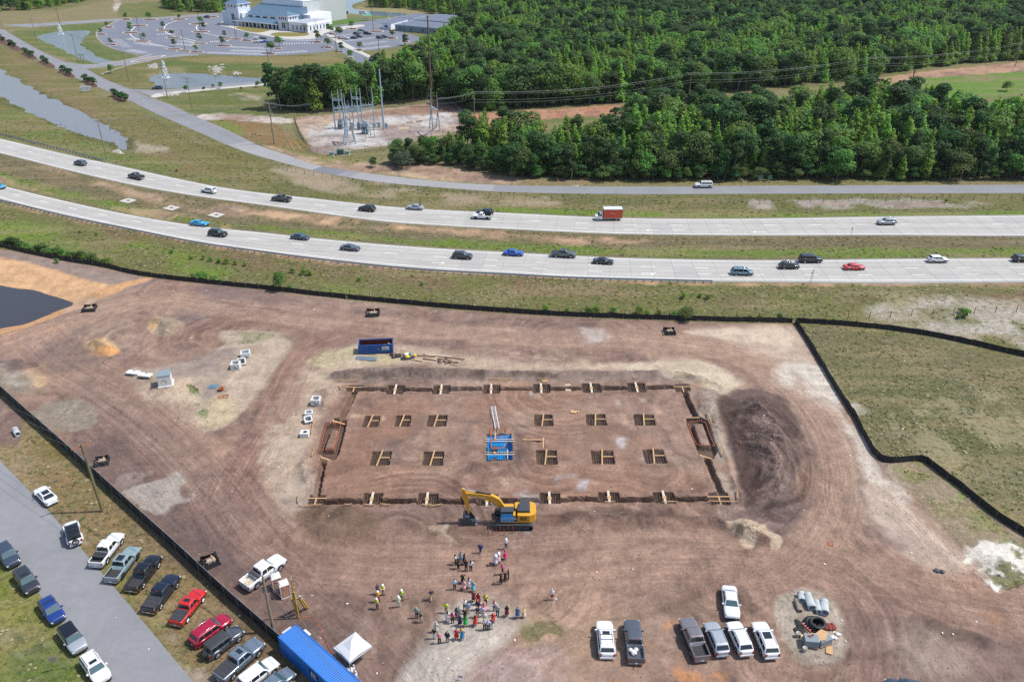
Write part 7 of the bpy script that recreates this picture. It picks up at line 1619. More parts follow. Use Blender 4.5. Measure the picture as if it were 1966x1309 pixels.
def person(zx,zy,pose,face,top,bottom,label,hair=BR,kind='shirt',low='trousers',hat=None,long=False,skin=None,shoes=(30,28,28),extra=None,sc=1.0,org=(700,1020,4.529)):
 px,py=org[0]+zx/org[2],org[1]+zy/org[2];x,y=G(px,py);p=pose_mesh(pose)
 t=put(p['body'],'person',None,(x,y,gz(x,y)+.0),R(face-90),mats=[skin or SKIN]);t.scale=(1.05*sc,)*3;tag(t,label,'person','people gathered at the works')
 if kind:put(p[kind],{'shirt':'shirt','long_shirt':'shirt','jacket':'jacket','vest':'vest'}[kind],t,mats=[cm(top)])
 if kind in('jacket','vest'):put(p['long_shirt'],'shirt',t,mats=[cm(extra if isinstance(extra,tuple)else WH_)])
 if low=='skirt':put(SK,'skirt',t,mats=[cm(bottom)])
 else:put(p[low],low,t,mats=[cm(bottom)])
 put(p['shoes'],'shoes',t,mats=[cm(shoes)])
 if hat:put({'sun':SH_,'hard':HH_,'cap':p['hair']}[hat[0]],'hard_hat' if hat[0]=='hard' else 'hat',t,mats=[cm(hat[1])])
 if hat is None or hat[0]!='cap':put(LH if long else p['hair'],'hair',t,mats=[cm(hair)])
 for s in(1,-1):put(memo('eye',lambda:MB().lathe([(0,.006),(.012,0),(0,-.006)],n=8,ax='y').mesh('eye',EYE)),'eye',t,(s*.032,.104,1.655))
 return t
HV,HO,W_=(206,226,40),(236,190,30),(232,234,240)
HH=('hard',(240,240,240));kh=(186,160,120);dk=(30,30,36);nv=(28,40,72)
person(165,557,'folded',-90,HV,kh,'tall man in yellow vest and white hard hat facing the camera',kind='vest',hat=HH,extra=W_)
person(118,548,'stand',-60,(58,74,100),(60,66,84),'man in slate blue shirt standing behind the vested men')
person(122,612,'folded',-90,HO,(120,60,44),'man in orange yellow vest over a dark red shirt and a white hard hat',kind='vest',hat=HH,extra=(150,40,36))
person(113,672,'stand',60,HV,(120,108,92),'nearest man in yellow vest and white hard hat, grey trousers',kind='vest',hat=HH,extra=(200,204,196))
person(328,600,'stand',-90,HV,(150,146,140),'man in yellow vest with blue sleeves and white hard hat',kind='vest',hat=HH,extra=(90,160,220))
person(300,654,'stand',100,(232,240,180),(214,218,216),'person in pale lime vest and white trousers with a white hard hat',kind='vest',hat=HH,extra=W_)
person(582,600,'walk',120,(34,48,84),(196,172,132),'man in navy shirt and tan trousers walking alone',kind='long_shirt')
person(456,754,'hips',90,(70,176,196),(34,30,36),'woman in turquoise blouse and dark trousers beside the man in green',long=True,hair=BL)
person(491,793,'folded',60,(34,76,48),(206,200,190),'person in dark green shirt and white shorts',low='shorts')
person(1008,190,'walk',-80,(42,62,112),(40,56,98),'man in blue suit carrying papers, walking alone',kind='jacket',extra=W_)
person(1230,152,'stand',100,(226,232,240),(66,92,130),'man in white shirt, jeans and white hard hat nearest the excavator',hat=HH)
person(1222,243,'phone',-140,(232,40,130),(232,40,130),'woman in bright pink dress holding a white hat',low='skirt',hair=BL,long=True)
person(1140,292,'stand',80,(214,214,236),(220,216,236),'woman in pale lilac dress and wide white hat',low='skirt',hat=('sun',(244,242,242)))
person(1166,270,'stand',-90,(240,214,220),(244,200,210),'woman in white and pink dress and white hat',low='skirt',hat=('sun',(244,238,238)),sc=.97)
person(792,288,'stand',20,(228,230,234),dk,'woman in white top and black trousers at the left of a small circle',hair=BK,long=True)
person(836,266,'hips',-90,(126,160,186),(126,160,186),'woman in short steel blue dress',low='skirt',hair=BK,long=True,sc=.97)
person(868,284,'stand',200,(22,26,46),(22,26,46),'woman in navy dress with long black hair',low='skirt',hair=BK,long=True)
person(815,328,'hips',45,(40,34,36),(26,26,30),'woman in black patterned top and black trousers',hair=BR,long=True,kind='shirt')
person(884,342,'stand',90,(24,22,24),(24,22,26),'woman in sleeveless black outfit seen from behind',hair=BR,long=True)
person(925,346,'hips',100,(230,230,232),(24,24,28),'woman in white blouse and black trousers with hands on hips',hair=BK,long=True)
person(1200,372,'folded',200,(236,60,160),(40,36,46),'woman in bright pink blouse and dark trousers',hair=BL,kind='long_shirt')
person(1185,458,'phone',60,(92,62,40),(22,20,22),'person in brown top and black trousers raising a phone',hair=BR,long=True)
person(1222,438,'stand',90,(44,50,46),(26,28,30),'person in dark olive top between two people in black',hair=BR)
person(1251,417,'folded',180,(24,24,26),(22,22,24),'person all in black at the edge of a small group',hair=BK)
person(784,510,'stand',100,(190,210,236),(26,28,36),'man in pale blue shirt and black trousers standing apart',kind='long_shirt')
person(856,456,'hips',110,(40,32,30),(30,26,26),'woman in black dress with an arm bent beside others',low='skirt',hair=BL,long=True)
person(866,514,'stand',70,(236,180,184),(236,184,188),'woman in pale pink dress seen from behind',low='skirt',hair=BL,sc=.95)
person(908,492,'stand',90,(214,222,236),(218,226,240),'woman with long red hair in a white and blue dress',low='skirt',hair=(96,40,30),long=True)
person(944,524,'hips',90,(86,184,208),(96,190,214),'woman in long turquoise dress with puffed sleeves',low='skirt',hair=BL,long=True,sc=1.04)
person(950,612,'stand',100,(110,24,52),(120,44,60),'woman in maroon blouse and skirt seen from behind',low='skirt',hair=BR)
person(990,642,'stand',80,(170,22,36),(170,22,36),'woman in wide dark red dress',low='skirt',hair=BR,long=True,sc=1.06)
person(1052,640,'phone',-90,HV,dk,'woman in yellow vest and black trousers holding something up',kind='vest',hair=BL,extra=(40,40,46),long=True)
person(1630,590,'folded',-90,(228,226,236),(124,26,44),'man in white shirt and maroon shorts standing alone',low='shorts',hair=WH_)
person(710,712,'hips',80,HV,(176,150,112),'man in bright yellow shirt and khaki trousers seen from behind',hair=BR,kind='shirt')
person(872,692,'phone',100,(232,234,240),(34,38,54),'man in white shirt and dark trousers beside a man in pale blue',kind='long_shirt',hair=BR)
person(902,718,'stand',90,(120,176,226),(196,184,164),'man in sky blue shirt and cream trousers seen from behind',kind='long_shirt',hair=BR)
person(986,694,'stand',70,(52,50,66),(70,62,66),'bald man in grey suit jacket',kind='jacket',hair=(190,140,116))
person(1040,712,'stand',110,(238,150,190),(238,150,190),'woman in pink dress behind the man in a red cap',low='skirt',hair=BL,long=True)
person(984,752,'hips',90,(30,44,84),(188,164,130),'man in navy shirt and khaki trousers seen from behind',hair=(150,110,90),kind='shirt')
person(1026,750,'stand',80,(198,188,226),(228,226,230),'man in lilac shirt, white trousers and a red cap',hat=('cap',(206,24,40)),kind='long_shirt')
person(724,788,'stand',90,(220,222,226),(232,230,228),'woman in white and grey dress seen from behind',low='skirt',hair=BK,long=True)
person(766,800,'hips',80,(232,84,132),(24,22,26),'woman in coral pink top and black trousers',hair=BR,long=True)
person(803,756,'stand',80,(112,116,132),(96,100,116),'woman in grey patterned dress',low='skirt',hair=BR,long=True)
person(825,748,'stand',100,(176,186,184),(150,160,158),'person in pale grey green shirt',hair=BR)
person(874,772,'stand',90,(22,20,22),(26,24,26),'broad man in black shirt and trousers',hair=GYH,sc=1.04)
person(830,822,'hips',90,(40,34,96),(36,32,84),'woman in dark violet dress',low='skirt',hair=BR,long=True,sc=.97)
person(878,830,'hips',100,(24,178,84),(24,178,84),'woman in bright green dress',low='skirt',hair=BR,long=True)
person(963,826,'hips',90,(214,62,30),(214,62,30),'woman in orange red dress with long dark hair',low='skirt',hair=BK,long=True)
person(1042,800,'stand',90,(222,222,226),(210,206,204),'person in white behind the three in a row',hair=GYH)
person(1044,858,'stand',100,(214,206,206),(24,24,28),'person in patterned cream top and black trousers',hair=(226,220,206))
person(1075,864,'hips',90,(212,210,236),(24,24,30),'man in pale lavender shirt and black trousers seen from behind',hair=GYH,kind='shirt')
person(1106,856,'hips',80,(38,58,110),(224,224,226),'person in navy blue top and white trousers',hair=BR)
person(1118,802,'stand',90,(222,54,44),(222,60,48),'woman in tomato red top behind the person in navy',low='skirt',hair=BL)
person(1128,692,'folded',80,(236,232,236),(70,100,150),'person in white top and jeans left of the man in grey',hair=(170,70,40),long=True)
person(1157,734,'stand',90,(160,170,176),(54,74,116),'man in grey shirt and blue jeans with white hair',hair=WH_,sc=1.05)
person(1237,740,'stand',90,(34,28,34),(110,30,46),'woman in black top and dark red skirt',low='skirt',hair=BK,long=True)
person(1330,752,'stand',90,(46,102,150),(46,102,150),'woman in denim blue dress at the right of the crowd',low='skirt',hair=BR)
person(1386,750,'stand',120,(240,226,170),(236,214,190),'young person in pale yellow dress at the right edge of the crowd',low='skirt',hair=BL,sc=.9)
person(608,936,'stand',80,(26,24,28),(222,220,218),'person in black top and white trousers at the left of the gravel',hair=BR)
person(626,880,'stand',80,(216,220,214),(190,204,196),'white haired person in pale clothes behind the person in black',hair=WH_,low='skirt')
person(652,978,'folded',90,(240,120,160),(26,24,28),'person in rose pink shirt and black trousers nearest the camera',hair=GYH)
person(722,968,'stand',80,(26,34,60),(150,124,96),'man in navy jacket and khaki trousers seen from behind',kind='jacket',hair=BR,extra=W_,sc=1.05)
person(801,942,'stand',90,(214,26,34),(214,26,34),'woman in bright red dress on the gravel',low='skirt',hair=BR)
person(850,946,'hips',90,(30,134,176),(30,134,176),'woman in teal dress and straw hat on the gravel',low='skirt',hat=('sun',(196,150,90)))
person(1437,1240,'stand',0,(226,230,240),(200,206,216),'person in white shirt beside the front leg of the canopy',hair=WH_,org=(360,1020,4.468))
person(1455,1290,'stand',180,(222,226,240),(196,204,222),'person in white at the end of the blue container',hair=WH_,org=(360,1020,4.468))
# ================================================================ TREES, SHRUBS ================================================================
def leaf_mat(name,col,var=.22,trans=.0):
 m=bpy.data.materials.new(name);m.use_nodes=True;n=m.node_tree;N=n.nodes;b=N['Principled BSDF'];b.inputs['Roughness'].default_value=.65;b.inputs['Specular IOR Level'].default_value=.25
 oi=N.new('ShaderNodeObjectInfo');geo=N.new('ShaderNodeNewGeometry');tx=N.new('ShaderNodeTexNoise');tx.inputs['Scale'].default_value=.5;tx.inputs['Detail'].default_value=3;tc=N.new('ShaderNodeTexCoord');n.links.new(tc.outputs['Object'],tx.inputs['Vector'])
 wn=N.new('ShaderNodeTexNoise');wn.inputs['Scale'].default_value=.02;n.links.new(geo.outputs['Position'],wn.inputs['Vector'])
 def mr(v,a,b_,c,d):
  x=N.new('ShaderNodeMapRange');x.inputs[1].default_value=a;x.inputs[2].default_value=b_;x.inputs[3].default_value=c;x.inputs[4].default_value=d;n.links.new(v,x.inputs[0]);return x.outputs[0]
 hs=N.new('ShaderNodeHueSaturation');hs.inputs['Color'].default_value=(*col,1)
 n.links.new(mr(oi.outputs['Random'],0,1,.475,.525),hs.inputs['Hue'])
 mu=N.new('ShaderNodeMath');mu.operation='MULTIPLY';n.links.new(mr(oi.outputs['Random'],0,1,1-var,1+var),mu.inputs[0]);n.links.new(mr(tx.outputs[0],.3,.7,.85,1.3),mu.inputs[1])
 n.links.new(mu.outputs[0],hs.inputs['Value']);n.links.new(mr(geo.outputs['Random Per Island'],0,1,.85,1.1),hs.inputs['Saturation']);n.links.new(hs.outputs[0],b.inputs['Base Color'])
 tr=N.new('ShaderNodeBsdfTranslucent');n.links.new(hs.outputs[0],tr.inputs[0]);mx=N.new('ShaderNodeMixShader');mx.inputs[0].default_value=.45;n.links.new(b.outputs[0],mx.inputs[1]);n.links.new(tr.outputs[0],mx.inputs[2]);n.links.new(mx.outputs[0],N['Material Output'].inputs[0])
 return m
L_BRIGHT=leaf_mat('bright_leaves',(.185,.33,.045));L_MID=leaf_mat('mid_leaves',(.115,.225,.04));L_DARK=leaf_mat('dark_leaves',(.05,.115,.03));L_PINE=leaf_mat('pine_needles',(.06,.12,.035));L_OLIVE=leaf_mat('olive_leaves',(.11,.17,.045));L_GREY=leaf_mat('grey_green_leaves',(.10,.135,.075))
BARK=mat('bark',(.12,.09,.07),.95,nz=.25,nscale=3);BARKG=mat('grey_bark',(.26,.23,.20),.95,nz=.2)
def crown(seed,kind,n,h,r,z0,leaf,mt):
 rr=np.random.RandomState(seed)
 if kind=='round':K=9;cz=z0+(h-z0)*(.25+.65*rr.rand(K));cr=r*(.30+.45*rr.rand(K))*(1-.35*np.abs((cz-z0)/(h-z0)-.45));ca=rr.rand(K)*2*pi;cd_=r*.62*np.sqrt(rr.rand(K))*(1-.6*((cz-z0)/(h-z0))**2);C_=np.stack([cd_*np.cos(ca),cd_*np.sin(ca),cz],1)
 elif kind=='cone':K=22;f=(np.arange(K)+.5)/K;cz=z0+(h-z0)*f*.98;cr=r*(1.0-f**1.5)*.5+r*.12;ca=rr.rand(K)*2*pi;cd_=r*(1-f)*.62*rr.rand(K);C_=np.stack([cd_*np.cos(ca),cd_*np.sin(ca),cz],1)
 else:K=16;f=rr.rand(K)**.8;cz=z0+(h-z0)*f*.97;cr=r*(.22+.22*rr.rand(K));ca=rr.rand(K)*2*pi;cd_=r*.78*(1-.55*f)*np.sqrt(rr.rand(K));C_=np.stack([cd_*np.cos(ca),cd_*np.sin(ca),cz],1)
 w_=cr**2;idx=rr.choice(K,n,p=w_/w_.sum());d=rr.randn(n,3);d/=np.linalg.norm(d,axis=1)[:,None];d[:,2]=np.where(d[:,2]<-.3,-d[:,2],d[:,2]);rad=cr[idx]*(.72+.38*rr.rand(n));P=C_[idx]+d*rad[:,None]*np.array([1,1,.8])
 N_=d+rr.randn(n,3)*.45;N_[:,2]+=.25;N_/=np.linalg.norm(N_,axis=1)[:,None];T_=np.cross(N_,rr.randn(n,3));T_/=np.linalg.norm(T_,axis=1)[:,None];B_=np.cross(N_,T_);s_=leaf*(.6+.8*rr.rand(n))[:,None]
 V=np.stack([P-T_*s_*.5,P+B_*s_*.42-N_*s_*.1,P+T_*s_*.55+N_*s_*.05,P-B_*s_*.42-N_*s_*.1],1).reshape(-1,3)
 me=bpy.data.meshes.new('crown');me.vertices.add(len(V));me.vertices.foreach_set('co',V.astype(np.float32).ravel());me.loops.add(4*n);me.loops.foreach_set('vertex_index',np.arange(4*n,dtype=np.int32));me.polygons.add(n);me.polygons.foreach_set('loop_start',np.arange(0,4*n,4,dtype=np.int32));me.polygons.foreach_set('loop_total',np.full(n,4,np.int32));me.update(calc_edges=True);me.materials.append(mt);return me
def trunk(seed,h,r,top,mt,limbs=5):
 rr=random.Random(seed);m=MB();m.tube([(0,0,-.3),(rr.uniform(-.1,.1),rr.uniform(-.1,.1),h*.5),(rr.uniform(-.2,.2),rr.uniform(-.2,.2),h)],[r,r*.75,r*.25],6)
 for i in range(limbs):
  z=h*rr.uniform(.35,.85);a=rr.uniform(0,2*pi);l=top*rr.uniform(.4,.8)*(1.1-z/h);m.tube([(0,0,z),(l*.6*cos(a),l*.6*sin(a),z+l*.35),(l*cos(a),l*sin(a),z+l*.75)],[r*.4,r*.25,r*.1],4)
 return m.mesh('trunk',mt)
TREES={}
for nm,kind,n,h,r,z0,lf,mt,cnt_ in(('broad','round',1500,1,.36,.12,.050,L_MID,3),('bright','cone',1500,1,.23,.06,.044,L_BRIGHT,4),('dark','round',1500,1,.34,.14,.048,L_DARK,2),('pine','pine',1700,1,.27,.30,.042,L_PINE,3),('olive','round',1400,1,.38,.08,.050,L_OLIVE,2),('grey','round',1200,1,.40,.05,.055,L_GREY,1)):
 L_=[]
 for i in range(cnt_):L_.append((crown(hash(nm)%97+i if False else len(nm)*13+i*7+ord(nm[0]),kind,n,h,r,z0,lf,mt),trunk(i+len(nm),.86,.016 if nm!='pine' else .014,r*.8,BARKG if nm=='pine' else BARK)))
 TREES[nm]=L_
def tree(x,y,h,sp,name,label,group,wid=1.0,k=None,z=None):
 c_,t_=TREES[sp][(k if k is not None else rnd.randrange(99))%len(TREES[sp])]
 t=thing(name,label,'tree',(x,y,z if z is not None else 0),rnd.uniform(0,6.28),group);t.scale=(h*wid,h*wid*rnd.uniform(.9,1.1),h);put(c_,'crown',t);put(t_,'trunk',t);return t
EAST_WOOD=[(748,318),(800,318),(860,316),(930,331),(1000,342),(1100,346),(1200,348),(1400,348),(1700,347),(2060,346),(2200,346),(2200,262),(1966,262),(1870,262),(1800,238),(1740,222),(1700,220),(1500,235),(1300,245),(1215,255),(1190,305),(1040,306),(1015,292),(950,286),(905,288),(830,297),(760,306)]
NORTH_WOOD=[(528,212),(560,214),(600,216),(660,208),(745,200),(838,190),(872,204),(908,215),(1023,208),(1190,198),(1400,178),(1655,150),(1734,137),(1868,122),(2250,96),(2400,-60),(905,-60),(905,-20),(912,30),(908,60),(880,78),(850,98),(815,120),(760,150),(690,168),(600,182),(535,192)]
FARS=[[(-200,26),(0,24),(60,20),(120,12),(185,0),(185,-50),(-200,-50)],[(318,16),(356,25),(440,25),(446,10),(560,-30),(318,-40)],[(706,14),(800,20),(850,30),(906,40),(906,-50),(720,-50)]]
ewood,nwood=poly_g(EAST_WOOD),poly_g(NORTH_WOOD);fars=[poly_g(P)for P in FARS]
def scatter(P,step,seed):
 P_=np.array(P);rr=random.Random(seed);out=[];x0,y0=P_.min(0);x1,y1=P_.max(0);y=y0;row=0
 while y<y1:
  x=x0+(row%2)*step*.5
  while x<x1:
   a,b=x+rr.uniform(-.42,.42)*step,y+rr.uniform(-.42,.42)*step
   if inside_any(P,a,b):out.append((a,b))
   x+=step
  y+=step*.86;row+=1
 return out
def in_view(x,y,m=60):
 Z=y*CT+H*ST;px=983+x/Z*FPX;return-m*2<px<1966+m*3
ep=[p for p in scatter(ewood,4.6,5)if in_view(*p)];npnts=[p for p in scatter(nwood,4.3,6)if in_view(*p,100)];fp=[p for P in fars for p in scatter(P,7.5,8)if in_view(*p,100)]
def species(x,y,front):
 v=float(vn(np.array([x*.03]),np.array([y*.03]),70)[0]);u=rnd.random()
 if front:return 'pine' if u<.30 else 'dark' if u<.60 else 'broad' if u<.84 else 'bright' if u<.93 else 'olive'
 if v>.40:return 'bright' if u<.80 else 'broad' if u<.90 else 'pine' if u<.99 else 'olive'
 return 'pine' if u<.28 else 'broad' if u<.44 else 'dark' if u<.56 else 'bright' if u<.98 else 'olive'
# the 300 that show largest: front rows of both woods
allp=[(p[1],p,'e')for p in ep]+[(p[1],p,'n')for p in npnts]
def frontness(p,P):  # distance behind the front edge, seen from the camera
 y=p[1];s_=0
 while s_<40 and inside_any(P,p[0]*(1-s_/y),y-s_):s_+=4
 return s_
cand=sorted([(frontness(p,ewood if w_=='e' else nwood)*1.5+p[1]*.16,p,w_)for _,p,w_ in allp if p[1]<420],key=lambda q:q[0])
near_,rest=cand[:285],[(q[1],q[2])for q in cand[285:]]+[(p,w_)for y_,p,w_ in allp if p[1]>=420]
LB={'pine':'dark needled pine','dark':'dark green broadleaf tree','broad':'mid green leafy tree','bright':'bright green pointed tree','olive':'olive green bushy tree'}
for s_,p,w_ in near_:
 row=frontness(p,ewood if w_=='e' else nwood);sp=species(p[0],p[1],row<12);px=PROJ(p[0],p[1],0)[0]
 if w_=='e':where=('behind the sandy slope by the substation' if px<1000 else 'along the frontage road' if px<1500 else 'near the east end of the frontage road');hgt=rnd.uniform(9,14.5)if row>4 else rnd.uniform(6.5,12)
 else:where='behind the electrical substation' if px<900 else 'beside the cleared power line strip';hgt=rnd.uniform(12,18)
 if px<960 and w_=='e':hgt=rnd.uniform(5.5,8.5)
 lb='%s %s, %s'%(LB[sp],where,'front row' if row<6 else 'second row' if row<13 else 'deeper in')
 tree(p[0],p[1],hgt,sp,{'pine':'pine_tree'}.get(sp,'broadleaf_tree'),lb,lb,rnd.uniform(.9,1.25))
for i,(x,y,h_,sp,wd,l_)in enumerate([(718,321,3.2,'dark',1.6,'low rounded dark bush alone on the sandy bank'),(778,324,6,'grey',1.25,'pale grey green tree at the tip of the wood by the dirt track'),(766,318,5,'grey',1.3,'smaller pale grey green bush beside the pale tree'),(985,344,4.5,'olive',1.0,'small olive tree in front of the dark wood edge'),(537,557,4.6,'broad',1.1,'lone small green tree on the verge above the silt fence'),(1318,613,2.6,'olive',2.2,'wide green yellow bush against the silt fence'),
           (1060,300,6.5,'dark',1.5,'dark round tree standing in the cleared power line strip'),(1155,245,5,'pine',1.2,'small pine in the grass of the power line strip'),(1110,236,3.5,'olive',1.3,'small shrub in the power line strip'),(1800,205,6,'dark',1.4,'dark rounded tree in the green clearing'),(1930,175,4.5,'broad',1.6,'green bush at the right of the clearing'),(852,100,13,'dark',1.2,'tall dark tree in front of the flat roofed classrooms')]):
 x_,y_=G(x,y);tree(x_,y_,h_,sp,'small_tree',l_,None,wd,i)
# the rest of the woods: one mass
src=[];hidden=bpy.data.collections.new('tree_kinds')
for sp,L_ in TREES.items():
 for c_,t_ in L_:
  me2=bpy.data.meshes.new('tree_kind');bmj=bmesh.new();bmj.from_mesh(c_)
  for f in bmj.faces:f.material_index=0
  k0=len(bmj.faces);bmj.from_mesh(t_)
  bmj.faces.ensure_lookup_table()
  for f in bmj.faces[k0:]:f.material_index=1
  bmj.to_mesh(me2);bmj.free();me2.materials.append(c_.materials[0]);me2.materials.append(t_.materials[0]);o=bpy.data.objects.new('tree_kind',me2);src.append((sp,o))
srcn={}
for i,(sp,o)in enumerate(src):srcn.setdefault(sp,[]).append(i)
def mass(name,X,Y,Z,kinds,scs,objs):
 n=len(X);me_=bpy.data.meshes.new(name);me_.vertices.add(n);me_.vertices.foreach_set('co',np.stack([X,Y,Z],1).astype(np.float32).ravel())
 a=me_.attributes.new('kind_ix','INT','POINT');a.data.foreach_set('value',np.asarray(kinds,np.int32));a=me_.attributes.new('sc','FLOAT_VECTOR','POINT');a.data.foreach_set('vector',np.asarray(scs,np.float32).ravel());a=me_.attributes.new('rot','FLOAT','POINT');a.data.foreach_set('value',(np.random.RandomState(n%9999).rand(n)*6.28).astype(np.float32))
 o=put(me_,name);tag(o,kind='stuff');g=bpy.data.node_groups.new(name,'GeometryNodeTree');g.interface.new_socket('Geometry',in_out='INPUT',socket_type='NodeSocketGeometry');g.interface.new_socket('Geometry',in_out='OUTPUT',socket_type='NodeSocketGeometry')
 N=g.nodes;gi,go=N.new('NodeGroupInput'),N.new('NodeGroupOutput');iop=N.new('GeometryNodeInstanceOnPoints');iop.inputs['Pick Instance'].default_value=True
 g2i=N.new('GeometryNodeGeometryToInstance')
 for so in reversed(objs):oi=N.new('GeometryNodeObjectInfo');oi.inputs['Object'].default_value=so;oi.inputs['As Instance'].default_value=True;g.links.new(oi.outputs['Geometry'],g2i.inputs[0])
 def na(nm,ty):x=N.new('GeometryNodeInputNamedAttribute');x.data_type=ty;x.inputs[0].default_value=nm;return x.outputs[0]
 cb=N.new('ShaderNodeCombineXYZ');g.links.new(na('rot','FLOAT'),cb.inputs[2]);g.links.new(gi.outputs[0],iop.inputs['Points']);g.links.new(g2i.outputs[0],iop.inputs['Instance']);g.links.new(na('kind_ix','INT'),iop.inputs['Instance Index']);g.links.new(cb.outputs[0],iop.inputs['Rotation']);g.links.new(na('sc','FLOAT_VECTOR'),iop.inputs['Scale']);g.links.new(iop.outputs[0],go.inputs[0])
 md=o.modifiers.new('trees','NODES');md.node_group=g;return o
def wood_mass(name,pts,label,scl,wd=(1.05,1.45),only=None):
 kinds,scs=[],[]
 for p,w_ in pts:
  sp=only and rnd.choice(only)or species(p[0],p[1],False);kinds.append(rnd.choice(srcn[sp]));h_=rnd.uniform(*scl)*(1.05 if sp=='pine' else .95)*(.85+.3*float(vn(np.array([p[0]*.02]),np.array([p[1]*.02]),75)[0]));w2=h_*rnd.uniform(*wd);scs.append((w2,w2,h_))
 P_=np.array([p for p,_ in pts]);return mass(name,P_[:,0],P_[:,1],np.zeros(len(P_)),kinds,scs,[o for _,o in src])
wood_mass('forest',rest,None,(11.5,17));wood_mass('forest',[(p,'f')for p in fp],None,(10,15))
ug=[(p,'u')for p in scatter(ewood,2.6,31)if in_view(*p)and frontness(p,ewood)<9]+[(p,'u')for p in scatter(nwood,3.0,32)if p[1]<420 and in_view(*p)and frontness(p,nwood)<9]
wood_mass('undergrowth',ug,None,(2.2,5.2),(1.0,1.7),['dark','dark','broad','olive'])
print('trees',len(near_),len(rest),len(fp))
# tufts on the grass, clods on the soil
tuf=[]
for mt,sd_ in((mat('green_tuft',A(118,138,66),.9),1),(mat('dark_tuft',A(100,112,62),.9),2),(mat('straw_tuft',A(196,182,140),.9),3),(mat('brown_tuft',A(140,122,88),.9),4)):
 tuf.append(bpy.data.objects.new('tuft',crown(sd_+200,'round',22,1,.8,-.1,.55,mt)))
rs=np.random.RandomState(8);ok=np.where((veg>.75)&(GY<330)&(np.abs(GX)<GY*.75+60)&(GY>55))[0]
CR=[(-300,560),(-100,780),(0,885),(60,945),(120,1011),(180,1081),(240,1151),(300,1223),(350,1283),(375,1312),(480,1450),(330,1480),(215,1318),(150,1234),(100,1172),(50,1108),(0,1045),(-100,920),(-300,700)]
off=np.zeros(len(ok),bool)
for P_,mg in((CR,.6),(UP_T+UP_B[::-1],.8),(LO_T+LO_B[::-1],.9),(FR_T+FR_B[::-1],.6)):off|=sdist(poly_g(P_),GX[ok],GY[ok])>-mg
ok=ok[~off];wt_=(GY[ok]/100)**1.6*(tint[ok,0]<.2)*np.clip((340-GY[ok])/90,0,1)*np.clip((fbm(GX[ok]*.12,GY[ok]*.12,3,99)-.3)*4,.1,1);pk=rs.choice(ok,15000,p=wt_/wt_.sum(),replace=False)
sz=(.06+.15*rs.rand(len(pk))**2)*(.7+GY[pk]/220);mass('grass',GX[pk]+rs.rand(len(pk))*.2,GY[pk]+rs.rand(len(pk))*.3,GZ[pk],rs.choice(4,len(pk),p=[.28,.27,.27,.18]),np.stack([sz*1.8,sz*1.8,sz*.6],1),tuf)
clod=[]
for q_,c in enumerate(((150,124,112),(112,92,84),(196,180,166))):
 r4=np.random.RandomState(q_);bmc=bmesh.new();bmesh.ops.create_icosphere(bmc,subdivisions=1,radius=.5)
 for v in bmc.verts:v.co*=.7+.5*r4.rand();v.co.z*=.7
 m4=bpy.data.meshes.new('clod');bmc.to_mesh(m4);bmc.free();m4.materials.append(mat('clod_%d'%q_,A(*c),.95));clod.append(bpy.data.objects.new('clod',m4))
ok=np.where((veg<.3)&(GY<190)&(GY>57)&(np.abs(GX)<125)&(GZ>-.3))[0];wt_=.04+np.clip(GZ[ok]-.35,0,1)*1.2;pk=rs.choice(ok,14000,p=wt_/wt_.sum(),replace=False)
sz=.05+.20*rs.rand(len(pk))**3;mass('rubble',GX[pk],GY[pk],GZ[pk],rs.choice(3,len(pk),p=[.5,.38,.12]),np.stack([sz,sz,sz],1),clod)
# shrubs
BUSHC={nm:crown(40+i,'round',260,1,.62,-.05,.17,mt)for i,(nm,mt)in enumerate((('g',L_MID),('b',L_BRIGHT),('d',L_DARK),('o',L_OLIVE)))}
STEM=MB().tube([(0,0,-.1),(.02,0,.6)],[.05,.02],5).tube([(0,0,.1),(.25,.1,.6)],[.03,.01],4).tube([(0,0,.1),(-.2,-.15,.6)],[.03,.01],4).mesh('stem',BARK)
def shrub(px,py,s_,k,label,grp,wd=1.0,name='shrub',xy=None):
 x,y=xy or G(px,py);t=thing(name,label,'shrub',(x,y,gz(x,y)if y<175 else 0),rnd.uniform(0,6),grp);t.scale=(s_*wd,s_*wd,s_);put(BUSHC[k],'foliage',t);put(STEM,'stem',t);return t
sg='weedy shrubs along the silt fence'
for i in range(26):x=5+i*8+rnd.uniform(-4,4);shrub(x,470+x*.19+rnd.uniform(-4,0),rnd.uniform(1.0,2.2),rnd.choice('ggod'),'green shrub in the row above the silt fence west of the verge',sg,1.1)
